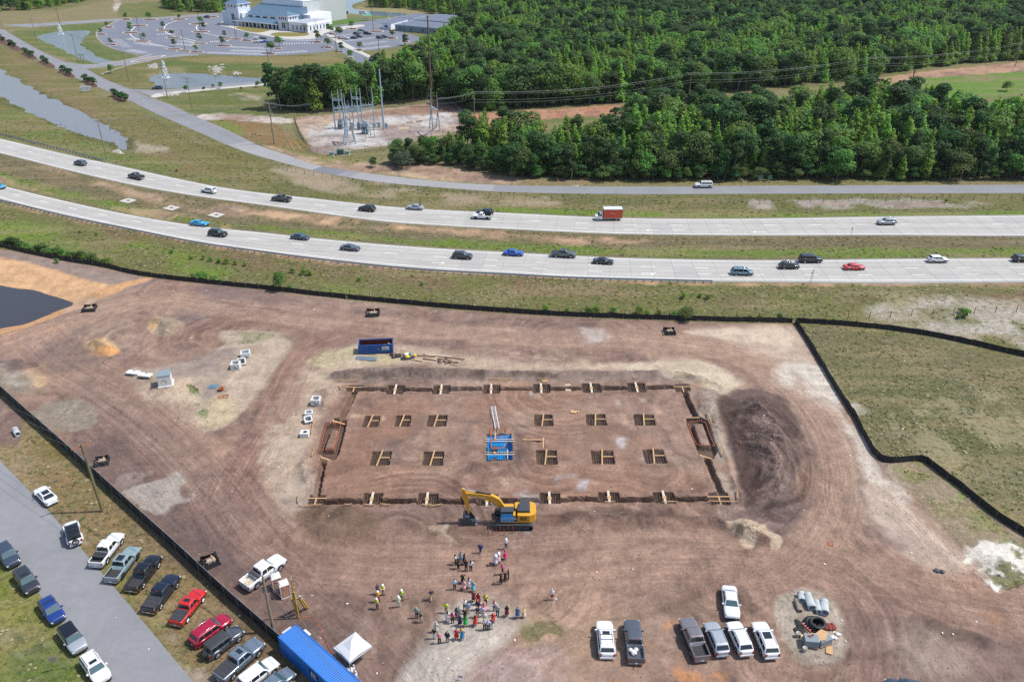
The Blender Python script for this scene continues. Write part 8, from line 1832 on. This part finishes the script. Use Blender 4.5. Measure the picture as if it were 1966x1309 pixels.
for x,y,s_,k in((395,536,1.8,'b'),(410,541,1.6,'g'),(385,537,2.0,'g'),(425,545,1.2,'g'),(370,534,1.1,'o'),(556,556,1.2,'g'),(524,554,1.0,'g'),(494,549,.8,'g'),(668,573,1.0,'b'),(583,528,1.5,'b'),(597,528,1.5,'b'),(562,524,1.2,'g'),(690,540,.9,'g'),(810,548,.8,'g'),(732,575,.9,'g'),(1015,598,.9,'b'),(1045,600,1.9,'b'),(1088,600,1.2,'b'),(1145,604,2.0,'b'),(1130,602,1.6,'g'),(1178,600,1.3,'g'),
                   (1228,604,1.9,'b'),(1240,608,1.6,'b'),(1265,606,1.3,'g'),(1295,610,1.6,'g'),(1310,575,1.4,'b'),(1343,574,1.0,'b'),(1358,576,1.1,'g'),(1440,612,.8,'g'),(1458,612,.9,'g'),(1495,612,1.2,'d'),(1850,608,2.0,'b'),(1844,601,1.3,'g'),(1838,612,1.0,'o'),(1600,617,.7,'g'),(368,497,1.1,'b'),(390,498,1.3,'b'),(405,502,1.2,'b'),(420,505,1.4,'b'),(436,507,1.5,'b'),(452,509,1.2,'b'),(470,511,1.2,'b'),(330,486,1.0,'g'),(154,448,.8,'g'),(185,452,.8,'g'),(1815,389,.9,'d'),(110,505,1.2,'g'),(340,330,.8,'d')):
 shrub(x,y,s_,k,'leafy bright green weed clump on the verge' if k=='b' else 'dull green weed clump on the verge','weed clumps on the verge, bright' if k=='b' else 'weed clumps on the verge, dull')
for bi,(cx,cy,n)in enumerate(((4,78,2),(25,89,2),(53,105,3),(88,121,2),(126,140,3),(169,158,3),(224,187,4))):
 flat('mulch_bed',[(cx-11,cy-2),(cx-6,cy-7),(cx+12,cy+2),(cx+18,cy+8),(cx+8,cy+10),(cx-4,cy+5)],MULCH,.05,sm=3)
 for j in range(n):shrub(cx-4+j*7,cy-1+j*3,3.4 if j!=1 else 2.8,'d','dark rounded shrub in the %s mulch bed beside the frontage road, counting from the top'%ordw[bi],'dark shrubs in mulch bed %d'%bi,.95)
sp_g='young trees of the church car park'
def sapling(px,py,h_,k,label,grp=sp_g,wd=1.0):x,y=G(px,py);return tree(x,y,h_,k,'sapling',label,grp,wd)
for x,y in((242,37),(287,38),(345,37),(250,54),(250,60),(277,76),(205,52),(194,66),(213,86),(314,56),(331,70),(391,58),(386,46),(432,72),(384,80),(334,91),(476,77),(427,88),(376,99),(445,33),(521,103),(536,90),(610,81),(629,91),(636,65),(652,73),(655,100),(674,113),(675.5,55),(691,96),(753,73),(778,88)):sapling(x,y,rnd.uniform(4.5,7)if x>500 else rnd.uniform(3.6,5.4),rnd.choice(['broad','dark','broad','olive']),'young tree in a kerbed island of the church car park',sp_g,1.2)
for x,y,h_ in((213,141,4.5),(424.6,170,3),(464,175,2),(495,168,3),(393,176,2.4),(357,178,3.4),(410,170,2)):sapling(x,y,h_,'broad','young tree on the grass beside the lower entry road','young trees by the lower entry road',1.2)
for x,y in((549,60),(554,60),(584,63.5),(590,64)):
 X,Y=G(x,y);t=thing('palm_tree','small palm in front of the church wing','palm',(X,Y,0),0,'palms before the church wing');MB().tube([(0,0,0),(.1,0,4.2)],[.18,.14],6).build('trunk',BARK,t);fr_=MB()
 for k in range(12):a=k*pi/6;fr_.add([(0,0,4.2),(1.1*cos(a-.15),1.1*sin(a-.15),4.8),(2.0*cos(a),2.0*sin(a),3.9),(1.1*cos(a+.15),1.1*sin(a+.15),4.8)],[(0,1,2,3)])
 fr_.build('fronds',L_OLIVE,t)
for x,y in((156,118),(161,118)):
 X,Y=G(x,y);t=thing('palm_tree','slim palm on the planted corner of the entry road','palm',(X,Y,0),0,'slim palms at the entry road');MB().tube([(0,0,0),(.1,0,3.2)],[.15,.12],6).build('trunk',BARK,t);fr_=MB()
 for k in range(10):a=k*pi/5;fr_.add([(0,0,3.2),(.8*cos(a-.15),.8*sin(a-.15),3.6),(1.4*cos(a),1.4*sin(a),2.9),(.8*cos(a+.15),.8*sin(a+.15),3.6)],[(0,1,2,3)])
 fr_.build('fronds',L_MID,t)
# kerbed islands of the car park
for(x,y,w_)in((243,38,20),(289,38.5,30),(344,38,32),(209,53,20),(196,67,17),(252,63.5,34),(265,50,40),(273,80,34),(217,87,16),(316,59,32),(334,73,32),(385,62,36),(380,47,36),(405,33,30),(334,95,32),(353,99,30),(384,84,30),(378,101,30),(432,74,30),(454,76,26),(430,89,32),(474,79,24),(534,94,16),(521,104.5,18),(611,82,16),(630,92,18),(637,66,14),(654,75,16),(678,56.5,18),(722,61.5,30),(753,74.5,22),(778,81,18),(691,97,12),(673,112,12),(655,101,12)):
 hw=w_/2;hy=1.9 if w_>22 else 2.4;P=[(x-hw,y+.3),(x-hw*.7,y-hy*.8),(x+hw*.6,y-hy),(x+hw,y-.4),(x+hw*.7,y+hy*.8),(x-hw*.6,y+hy)]
 flat('kerb_island',P,KERB,.16,sm=3);c=(x,y);flat('mulch_bed',[(x+(p[0]-x)*.84,y+(p[1]-y)*.70)for p in P],MULCH,.19,sm=3)
 m_=MB()
for P in([(250,121),(257,117),(300,109),(316,107),(318,108.5),(300,112.5),(262,120)],):flat('kerb_island',P,KERB,.16,sm=2);flat('mulch_bed',[(254,119.7),(262,117.5),(300,110),(312,108.3),(300,111.4),(262,118.8)],MULCH,.2,sm=2)
m=MB();rr=random.Random(3)
low=crown(77,'round',60,1,.6,-.1,.35,L_DARK)
# fountains
FW=bpy.data.materials.new('fountain_spray');FW.use_nodes=True;n_=FW.node_tree;b_=n_.nodes['Principled BSDF'];b_.inputs['Base Color'].default_value=(.85,.88,.9,1);b_.inputs['Roughness'].default_value=.6;b_.inputs['Alpha'].default_value=.30
for(x,y,h_,l_)in((117,65,6.5,'white fountain spray in the upper church pond'),(318,148,8.5,'white fountain spray in the roadside pond')):
 X,Y=G(x,y);t=thing('fountain',l_,'fountain',(X,Y,-.4));rr=np.random.RandomState(4);m=MB()
 for k in range(420):
  a=rr.rand()*2*pi;v=rr.rand();r_=1.9*v*(.4+.6*rr.rand());z=h_*(1-v**2)*(.5+.5*rr.rand());s_=.16+.3*rr.rand();q=Vector((r_*cos(a),r_*sin(a),z));u=Vector(rr.randn(3)).normalized()*s_;w2=u.cross(Vector(rr.randn(3))).normalized()*s_
  m.add([q-u,q+w2,q+u,q-w2],[(0,1,2,3)])
 m.build('spray',FW,t);MB().lathe([(.5,0),(.5,.5),(0,.55)],n=10).build('nozzle',BLKP,t);MB().lathe([(2.2,.02),(0,.03)],n=20).build('foam',mat('foam',(.5,.55,.58),.6),t)
# ================================================================ POLES AND LINES ================================================================
PW=mat('pole_timber',SA(150,136,118),.9,nz=.12,nscale=3);PWG=mat('pole_green_brown',SA(132,124,84),.9,nz=.12,nscale=3);PD=mat('pole_dark',SA(60,48,44),.9);PS=mat('pole_blue_steel',SA(184,202,214),.5,.3);LAMP=mat('lamp_head',SA(90,88,90),.6)
WIREC=mat('conductor',SA(150,152,156),.5,.5);WIRED=mat('conductor_dark',SA(150,158,150),.6,.3)
def upole(base,toppy,label,m_=PW,arms=1,r=.17,nm='utility_pole',grp=None,armw=2.4,rz=0,steel=False,armm=None):
 x,y=G(*base);h_=top_z(base,toppy);z0=gz(x,y)if y<175 else 0;t=thing(nm,label,'pole',(x,y,z0),rz,grp);MB().tube([(0,0,-.3),(0,0,h_-z0)],[r*1.15,r*.7],8).build('shaft',m_,t)
 ins=memo('ins',lambda:MB().lathe([(0,.3),(.07,.28),(.04,.2),(.08,.15),(.04,.08),(.06,0)],n=8).mesh('insulator',mat('insulator_grey',SA(190,196,200),.4)))
 for k in range(arms):
  za=h_-z0-.35-k*1.3;MB().box((0,.12,za),(armw,.12,.14)).build('cross_arm',armm or m_,t)
  for s_ in(-.45,-.1,.45):put(ins,'insulator',t,(s_*armw,.12,za+.08))
 return(x,y,h_)
def wires(label,a,b,offs,r=.03,sag=1.2,m_=WIREC,grp='overhead lines'):
 a,b=Vector(a),Vector(b);d=(b-a);s=Vector((-d.y,d.x,0)).normalized();L=d.length
 for i,(o,dz)in enumerate(offs):
  pts=[]
  for k in range(17):
   q=k/16;p=a.lerp(b,q)+s*o+Vector((0,0,dz-4*sag*q*(1-q)));pts.append(p-a)
  w_=MB().tube(pts,r,4).build('overhead_wire',m_);w_.location=a;tag(w_,label,'wire',label)
p1=upole((197,981),853,'green brown pole with an orange crossarm beyond the parked white car',PWG,1,.2,armw=2.6,rz=.7,armm=mat('arm_orange',SA(196,116,66),.8));p2=upole((526,1213),1106,'bare timber pole between the toilets and the container',PW,0,.19)
pe=G(790,1420,9);p0=G(-120,720,10)
wires('overhead line running above the black screened fence',p1,p2,[(-1.1,.1),(-.1,.1),(1.1,.1),(.2,-2.0),(.3,-2.2)],.02,.6);wires('overhead line passing above the blue container',p2,(pe[0],pe[1],9),[(-.9,0),(.0,.2),(.9,0),(.1,-2)],.02,.6);wires('overhead line leaving over the grey plot',p1,(p0[0],p0[1],10),[(-1.1,.1),(1.1,.1),(0,.1)],.02,.8)
ps=[upole((911,234),178,'short pole at the east corner of the substation yard',PW,1),upole((1322,192),142,'pole standing in the cleared strip inside the wood',PW,1,armw=3),upole((1660,158),112,'leaning grey pole where the cleared strip leaves the wood',PW,1,armw=3),upole((1949,128),83,'pole at the far right of the cleared strip',PW,1,armw=3)]
pdk=upole((1750,163),86,'tall dark brown pole at the edge of the green clearing',PD,0,.25)
tall=upole((829,205),30,'very tall brown pole behind the east steel frame',mat('pole_brown',SA(112,92,84),.9),1,.38,armw=1.6)
off4=[(-1.3,0),(0,.4),(1.3,0),(0,-2.6),(0,-3.6)]
wires('overhead line between the substation and the wood pole',ps[0],ps[1],off4,.032,2.5,WIRED);wires('overhead line inside the wood',ps[1],ps[2],off4,.032,2.0,WIRED);wires('overhead line to the far right pole',ps[2],ps[3],off4,.032,2,WIRED);q=G(2250,95);wires('overhead line leaving beyond the far right pole',ps[3],(q[0],q[1],11),off4,.032,2,WIRED)
wires('overhead line from the steel frame to the corner pole',(*G(843,235),9),ps[0],[(-1,0),(0,0),(1,0),(0,-2)],.05,.5,WIRED)
mono=upole((737,249),133,'tall pale blue steel pole in the substation yard',PS,0,.34)
up2=upole((527,277),198,'timber pole with two crossarms beside the frontage road',PW,2,.22,armw=4.0,rz=.3)
w1=upole((205.5,306.5),231,'timber pole on the grass by the far guardrail',PW,1);w2=upole((322,189),125,'timber pole at the mouth of the pond road',PW,2,armw=3);w3=upole((370,214),150,'grey pole with a box beside the pond road',PW,2,armw=3);w4=upole((248,156),100,'timber pole on the grass by the entry road',PW,1,.2);w5=upole((150,117),67,'timber pole on the bank of the upper pond',PW,1,armw=3);w6=upole((72,83),36,'thin pole on the grass by the bend of the road',PW,1);w7=upole((4.6,52),28,'pole at the top left corner of the picture',PW,1)
for a,b,l_ in((w1,up2,'roadside line from the guardrail pole to the double arm pole'),(up2,(*G(600,240),8),'roadside line from the double arm pole to the substation'),(w3,w2,'line between the two pond road poles'),(w2,w4,'line from the pond road pole to the entry road'),(w4,w5,'line across the entry road'),(w5,w6,'line along the upper pond'),(w3,up2,'line from the pond road to the double arm pole')):wires(l_,a,b,[(-1,0),(0,.2),(1,0)],.03,1.0,WIREC)
m_y=MB();x,y,h_=up2
for k,(dx,dy)in enumerate(((9,-8),(11,-7),(13,-5))):
 o=MB().tube([(0,0,h_-1.5-k),(dx,dy,0)],.04,4).build('guy_wire',WIREC);o.location=(x,y,0);tag(o,'guy wire bracing the double arm pole','wire','guy wires of the double arm pole');o=MB().tube([(dx*.8,dy*.8,(h_-1.5-k)*.2),(dx,dy,0)],.09,6).build('guy_marker',YEL);o.location=(x,y,0);tag(o,'yellow marker tube on a guy wire near the substation track','guy marker','yellow guy wire markers')
lgp='light poles of the church car park'
for bs,tp in(((271,80),17),((355,97),59),((385,60),14),((454,76),37),((116,50),17),((520,151),66),((608,68.5),43),((646,99),66),((717,60),17),((778,89),43),((729,115),70)):
 x,y=G(*bs);h_=min(14,max(9,top_z(bs,tp)));t=thing('light_pole','dark slim light pole with a twin head at the church car park','light pole',(x,y,0),0,lgp);MB().tube([(0,0,0),(0,0,h_)],[.16,.10],6).build('shaft',PD,t)
 for s_ in(-1,1):MB().box((s_*.7,0,h_),(.9,.35,.12)).build('lamp_head',LAMP,t)
# ================================================================ SUBSTATION ================================================================
SB=mat('substation_steel',SA(190,210,222),.5,.3);SBD=mat('substation_grey',SA(160,178,188),.6,.1)
x0,y0=G(690,258);t=thing('substation_frame','tall pale blue steel switching frame with busbars and spikes','steel frame',(x0,y0,0))
def sub(px,py):a,b=G(px,py);return a-x0,b-y0
ptop=memo('insl',lambda:MB().lathe([(0,.8),(.14,.75),(.08,.6),(.16,.5),(.08,.35),(.16,.25),(.10,0)],n=8).mesh('insulator',SB))
rowf=[(645,248),(660,246),(672,247),(684,245),(698,244),(707,243)];rowb=[(640,246),(655,243),(681,242),(692,241),(715,240)]
posts=[]
for i,(bx,by,ty)in enumerate(((644,248,175),(655,245,171),(662,248,173),(668,262,180),(664,260,184),(680,244,171),(690,247,168),(697,246,169),(719,240,168))):
 a,b=sub(bx,by);h_=top_z((bx,by),ty);posts.append((a,b,h_));MB().tube([(a,b,0),(a,b,h_*.72),(a,b,h_)],[.26,.2,.08],6).build('column',SB,t)
for z in(6.2,7.6,10.6):
 for(i,j)in(((0,8),(2,7))if z<10 else((0,2),(5,7))):
  A_,B_=posts[i],posts[j];bb=MB().bar((A_[0],A_[1],z),(B_[0],B_[1],z),.35,.35).build('busbar',SB,t);n=14 if z<10 else 5
  for k in range(n):q=(k+.5)/n;put(ptop,'insulator',bb,(A_[0]+(B_[0]-A_[0])*q,A_[1]+(B_[1]-A_[1])*q,z+.15))
for k in range(10):
 q=k/9;A_,B_=posts[0],posts[8];a=(A_[0]+(B_[0]-A_[0])*q,A_[1]+(B_[1]-A_[1])*q);MB().tube([(a[0],a[1],6.2),(a[0]+.5,a[1]-1.2,3.4)],.04,4).build('dropper',SB,t)
def tower(label,pts,tops,toppx):
 xx,yy=G(*pts[0]);t=thing('steel_tower',label,'steel tower',(xx,yy,0));B_=[(G(*p)[0]-xx,G(*p)[1]-yy,0)for p in pts];T_=[]
 for(px,py),zt_ in zip(tops,toppx):a,b=G(px,py,zt_);T_.append((a-xx,b-yy,zt_))
 for i,b in enumerate(B_):MB().bar(b,T_[0]if i<2 else T_[1],.3).build('leg',SB,t)
 for q in(.25,.5,.75):
  for i,j in((0,1),(2,3),(0,2),(1,3)):
   a=Vector(B_[i]).lerp(Vector(T_[0]if i<2 else T_[1]),q);b=Vector(B_[j]).lerp(Vector(T_[0]if j<2 else T_[1]),q);MB().bar(a,b,.12).build('cross_brace',SB,t)
 MB().bar(T_[0],T_[1],.45).build('top_beam',SB,t)
 for T in T_:MB().tube([T,(T[0],T[1],T[2]+6.5)],[.16,.05],6).build('spike',SB,t)
tower('west a frame tower of pale steel in the substation',[(660,275),(665,279),(680,272),(684,277)],[(664,221),(671,229)],[9.2,9.2])
tower('east a frame tower of pale steel in the substation',[(824,248),(831,252),(838,244),(845,250)],[(828,205),(840,213)],[9.2,9.2])
def transformer(px,py,s_,label):
 xx,yy=G(px,py);t=thing('transformer',label,'transformer',(xx,yy,0));MB().box((0,0,.12),(3.6*s_,2.8*s_,.24)).build('pad',KERB,t);MB().box((0,0,1.7*s_),(2.2*s_,1.5*s_,2.9*s_)).build('tank',SBD,t)
 for k in range(8):MB().box((-1.0*s_+k*.28*s_,-1.05*s_,1.6*s_),(.1,.6*s_,2.3*s_)).build('radiator_fin',SBD,t)
 MB().lathe([(0,-.8),(.35,-.8),(.35,.8),(0,.8)],(0,.3,3.8*s_),12,ax='x').build('conservator',SBD,t)
 for k in(-.7,0,.7):put(ptop,'insulator',t,(k*s_,-.2,3.15*s_)).scale=(1.4,)*3
transformer(654,248,.8,'smaller transformer at the west end of the switching frame');transformer(702,257,1.15,'large transformer with radiator fins before the switching frame');transformer(676,250,.6,'small breaker cabinet behind the west a frame tower');transformer(690,249,.6,'small breaker cabinet beside the large transformer')
for i,(px,py,h_)in enumerate(((703,267,2.6),(719,264,5.0),(712,262,2.4),(706,258,2.6))):
 xx,yy=G(px,py);t=thing('bus_support','%s post insulator stand in front of the large transformer'%ordw[i],'stand',(xx,yy,0));MB().tube([(0,0,0),(0,0,h_)],.14,6).build('post',SB,t);MB().bar((-1.3,0,h_),(1.3,0,h_),.22).build('beam',SB,t)
 for k in(-1,0,1):put(ptop,'insulator',t,(k*1.1,0,h_+.1))
for i,(px,py)in enumerate(((728,245),(742,247),(719,246))):xx,yy=G(px,py);t=thing('control_cabinet','%s pale steel control cabinet beside the tall pole'%ordw[i],'cabinet',(xx,yy,0));MB().box((0,0,1),(1.1,.7,2.0)).build('cabinet',SB,t);MB().box((0,0,.06),(1.4,1,.12)).build('pad',KERB,t)
for i in range(11):px=746+i*6.2;py=240.5-i*.75;plank('concrete duct cover, %s from the west in the substation row'%ordw[i],(px-2.6,py),(px+2.6,py-.3),1.0,mat('duct_dark',SA(70,68,70),.9)if i in(6,7,9,10)else KERB,.2,'duct_cover',None,0)
plank('square concrete pad flush in the substation gravel',(765,247),(785,246),3.0,mat('sand_pad',SA(196,176,140),.9),.12,'concrete_pad',None,0)
# ================================================================ BUILDINGS ================================================================
BWALL=mat('painted_wall_grey',S(206,210,218),.7);BW2=mat('painted_wall_white',S(226,228,232),.7);BGREY=rough_mat('pale_grey_cladding',SA(204,210,208),(.1,.6,6),(.03,.03,.04));BROOF=mat('blue_metal_roof',SA(112,142,166),.45,.2);BPOR=mat('membrane_white',S(236,240,246),.6);BWIN=mat('dark_window',(.02,.028,.035),.1)
cx,cy_=G(591.5,63.5);t=thing('church_building','large pale church with blue metal roofs, towers and a tall grey hall','church',(cx,cy_,0),R(150));t.scale=(.81,.8,.93)
def wallp(nm,a0,a1,b0,b1,z0,z1,m_,par=None):return MB().prism([(a0,b0),(a1,b0),(a1,b1),(a0,b1)],z0,z1).build(nm,m_,par or t)
# local: +x along the facade to the left, -y into the depth
def WB(nm,a0,a1,d0,d1,z0,z1,m_,par=None):return wallp(nm,a0,a1,-d1,-d0,z0,z1,m_,par)
hall=WB('hall_wall',30,76,30,84,0,16.5,BGREY);WB('hall_parapet',29.7,76.3,29.7,84.3,16.5,17.2,BPOR);WB('hall_upper_wall',29.8,76.2,29.6,30,8,16.4,BW2);WB('link_wall',18,30,24,50,0,8.5,BW2)
for i,(a,b)in enumerate(((36,40),(44,50),(56,40),(40,60))):WB('roof_unit',a,a+4,b,b+3,17.2,19,SBD)
wing=WB('wing_wall',0,20,0,28,0,5.6,BWALL);WB('wing_band',-.15,20.1,-.15,28.1,4.6,6.3,BW2);WB('wing_roof',.5,19.5,.5,27.5,6.3,6.34,mat('flat_roof',SA(184,190,200),.8))
for i in range(4):WB('window',2.5+i*4.2,3.6+i*4.2,-.12,.1,1.2,3.9,BWIN,wing)
for i in range(6):WB('window',-.12,.1,3+i*4,4.1+i*4,1.2,3.9,BWIN,wing)
WB('entrance',-.3,.1,22,26,0,3.6,BWIN,wing)
def hip(nm,a0,a1,d0,d1,z,h_,m_,ov=1.0):
 a0-=ov;a1+=ov;d0-=ov;d1+=ov;c=((a0+a1)/2,-(d0+d1)/2);k=min(a1-a0,d1-d0)/2
 if a1-a0>d1-d0:r0,r1=(a0+k,c[1]),(a1-k-.01,c[1])
 else:r0,r1=(c[0],-d0-k),(c[0],-d1+k+.01)
 m=MB();v=[(a0,-d1,z),(a1,-d1,z),(a1,-d0,z),(a0,-d0,z),(*r0,z+h_),(*r1,z+h_)]
 f=[(0,1,5,4),(1,2,5),(2,3,4,5),(3,0,4)]if a1-a0>d1-d0 else[(3,2,4),(2,1,5,4),(1,0,5),(0,3,4,5)]
 m.add(v,f+[(0,3,2,1)]);rf=m.build(nm,m_,t);WB('eave_band',a0,a1,d0,d1,z-.35,z-.02,BW2,rf);return rf
def towr(a0,a1,d0,d1,h_,rh,wins):
 w_=WB('tower_wall',a0,a1,d0,d1,0,h_,BWALL);hip('tower_roof',a0,a1,d0,d1,h_+.4,rh,BROOF)
 for k in range(wins):q=a0+1.5+(a1-a0-3)*(k+.5)/wins;WB('window',q-.5,q+.5,d0-.12,d0+.1,h_-2.2,h_-.6,BWIN,w_)
 for k in range(max(2,wins-1)):q=d0+1.5+(d1-d0-3)*(k+.5)/max(2,wins-1);WB('window',a0-.12,a0+.1,q-.5,q+.5,h_-2.2,h_-.6,BWIN,w_)
 WB('tall_window',(a0+a1)/2-1.6,(a0+a1)/2-.3,d0-.12,d0+.1,1.5,h_*.55,BWIN,w_);WB('tall_window',(a0+a1)/2+.3,(a0+a1)/2+1.6,d0-.12,d0+.1,1.5,h_*.55,BWIN,w_)
towr(21,33,1,13,9.2,2.6,4);towr(78,92,2,16,14.5,3.6,3);WB('tower_base',76,100,4,24,0,8.6,BWALL);hip('base_roof',92,100,6,22,8.8,2,BROOF)
# nave: long sloping roof between the towers, porch with columns before it
m=MB();m.add([(26,-8,7.6),(80,-8,7.6),(80,-30,13.2),(26,-30,13.2)],[(0,1,2,3)]);m.add([(26,-8,7.6),(26,-30,13.2),(26,-30,0),(26,-8,0)],[(0,1,2,3)]);nv_=m.build('nave_roof',BROOF,t)
sm_=MB()
for k in range(36):a=26.5+k*1.5;sm_.bar((a,-8,7.66),(a,-30,13.26),.08,.12)
sm_.build('roof_seams',mat('roof_seam',SA(98,128,152),.5,.2),nv_);WB('clerestory_wall',26,79,8,9,0,7.5,BW2)
for k in range(5):WB('clerestory_window',34+k*8.5,39+k*8.5,7.88,8.2,6.0,7.1,BWIN)
m=MB();m.add([(32,.5,4.0),(84,.5,4.0),(84,-8,6.2),(32,-8,6.2)],[(0,1,2,3)]);m.add([(32,.5,4.0),(84,.5,4.0),(84,.5,3.5),(32,.5,3.5)],[(3,2,1,0)]);m.build('porch_roof',BROOF,t);WB('porch_beam',32,84,-.7,-.4,3.3,3.95,BW2)
for k in range(12):WB('porch_column',34+k*4.4,34.6+k*4.4,-.5,.1,0,3.4,BW2)
for k in range(5):WB('porch_door',40+k*8,45+k*8,7.8,8.1,.1,3.4,BWIN)
# low classroom blocks
def block(name,P,z,label,m_w,wins=0):
 Q=[G(*p,z)for p in P];c=np.mean(np.array(Q),0);Ql=[(q[0]-c[0],q[1]-c[1])for q in Q];t=thing(name,label,'building',(c[0],c[1],0),0,'low classroom blocks');MB().prism([(q[0]*.985,q[1]*.985)for q in Ql],0,z-.25).build('wall',m_w,t);MB().prism(Ql,z-.3,z,bottom=True).build('fascia',mat('fascia_pale_blue',SA(168,196,210),.6),t);MB().prism([(q[0]*.97,q[1]*.97)for q in Ql],z,z+.04).build('roof',mat('grey_membrane_roof',SA(116,124,142),.7,nz=.08,nscale=.2),t)
 a,b=Vector((*Ql[0],0)),Vector((*Ql[1],0));d=(b-a).normalized();n_=Vector((d.y,-d.x,0))
 for k in range(wins):q=a.lerp(b,(k+.5)/wins)+n_*.05;f_=MB().bar(q-d*1.6+Vector((0,0,1.9)),q+d*1.6+Vector((0,0,1.9)),.25,1.5).build('window_unit',SBD,t);q2=q+n_*.14;MB().bar(q2-d*1.0+Vector((0,0,1.9)),q2+d*1.0+Vector((0,0,1.9)),.06,1.0).build('pane',BWIN,f_)
 return t
WLB=mat('wall_blue_grey',SA(140,164,176),.7)
block('classroom_block',[(757,47.5),(892,59.5),(905,49),(793,39)],3.8,'long nearest classroom block with a grey flat roof and window units',WLB,6);block('classroom_block',[(793,37.5),(902,46),(918,33),(838,27)],3.8,'long classroom block with a grey roof behind the nearest one',WLB,5);block('classroom_block',[(732,44),(750,46.5),(783,37.5),(764,34.5)],3.8,'short classroom block at the west end with a white side',BW2,1);block('classroom_block',[(764,33.5),(793,36.5),(823,28.5),(797,26)],3.8,'short classroom block behind the west one',BW2,1)
x,y=G(706,40);t=thing('playground_set','playground set with a green roof on the lawn beside the church','playground',(x,y,0))
for a in(-3,0,3):
 for b in(-1.2,1.2):MB().bar((a,b,0),(a,b,3.4),.18).build('post',BW2,t)
MB().box((-1.5,0,1.5),(3.2,2.6,.15)).build('deck',SBD,t);MB().add([(-3.4,-1.6,3.4),(3.4,-1.6,3.4),(3.4,1.6,3.4),(-3.4,1.6,3.4),(-2.6,0,4.3),(2.6,0,4.3)],[(0,1,5,4),(1,2,5),(2,3,4,5),(3,0,4)]).build('roof',mat('play_green',SA(110,180,150),.6),t);MB().bar((-3.2,0,1.6),(-6.5,0,.1),.9,.1).build('slide',BW2,t);MB().bar((3,0,1.6),(6,-.6,.1),.8,.1).build('slide',mat('play_blue',SA(60,90,120),.6),t)
for i,(px,py)in enumerate(((663.5,27.5),(666,27.5))):x,y=G(px,py);t=thing('green_bin','%s green refuse bin behind the church hall'%ordw[i],'bin',(x,y,0));MB().prism([(-1,-.8),(1,-.8),(1,.8),(-1,.8)],.1,2.0).build('body',GRN,t);MB().box((0,0,2.05),(2.1,1.7,.1)).build('lid',GRN,t)
# riprap at the ponds
RK=mat('riprap_stone',SA(196,190,182),.9,nz=.15,nscale=2);m=MB();rr=random.Random(9)
for(cx2,cy2,sx,sy,n)in((415,134,12,6,90),(295,127,9,5,60),(455,142,8,2.5,30),(325,182,14,3,50),(225,292,6,3,20)):
 for k in range(n):x,y=G(cx2+rr.gauss(0,sx/2),cy2+rr.gauss(0,sy/2));s_=rr.uniform(.3,.8);m.add([(x-s_,y-s_*.7,0),(x+s_,y-s_*.6,0),(x+s_*.8,y+s_,0),(x-s_*.7,y+s_*.8,0),(x+rr.uniform(-.2,.2),y,s_)],[(0,1,4),(1,2,4),(2,3,4),(3,0,4)])
tag(m.build('riprap',RK),kind='stuff')
# ================================================================ THIN SUMMER HAZE ================================================================
hz=bpy.data.materials.new('thin_haze');hz.use_nodes=True;n_=hz.node_tree;n_.nodes.remove(n_.nodes['Principled BSDF']);pv=n_.nodes.new('ShaderNodeVolumePrincipled');pv.inputs['Color'].default_value=(.86,.92,1,1);pv.inputs['Density'].default_value=.00004;pv.inputs['Anisotropy'].default_value=.3;n_.links.new(pv.outputs[0],n_.nodes['Material Output'].inputs['Volume'])
o=MB().box((0,8000,37),(17000,17000,82)).build('haze',hz);tag(o,kind='stuff')
scene.cycles.volume_bounces=0
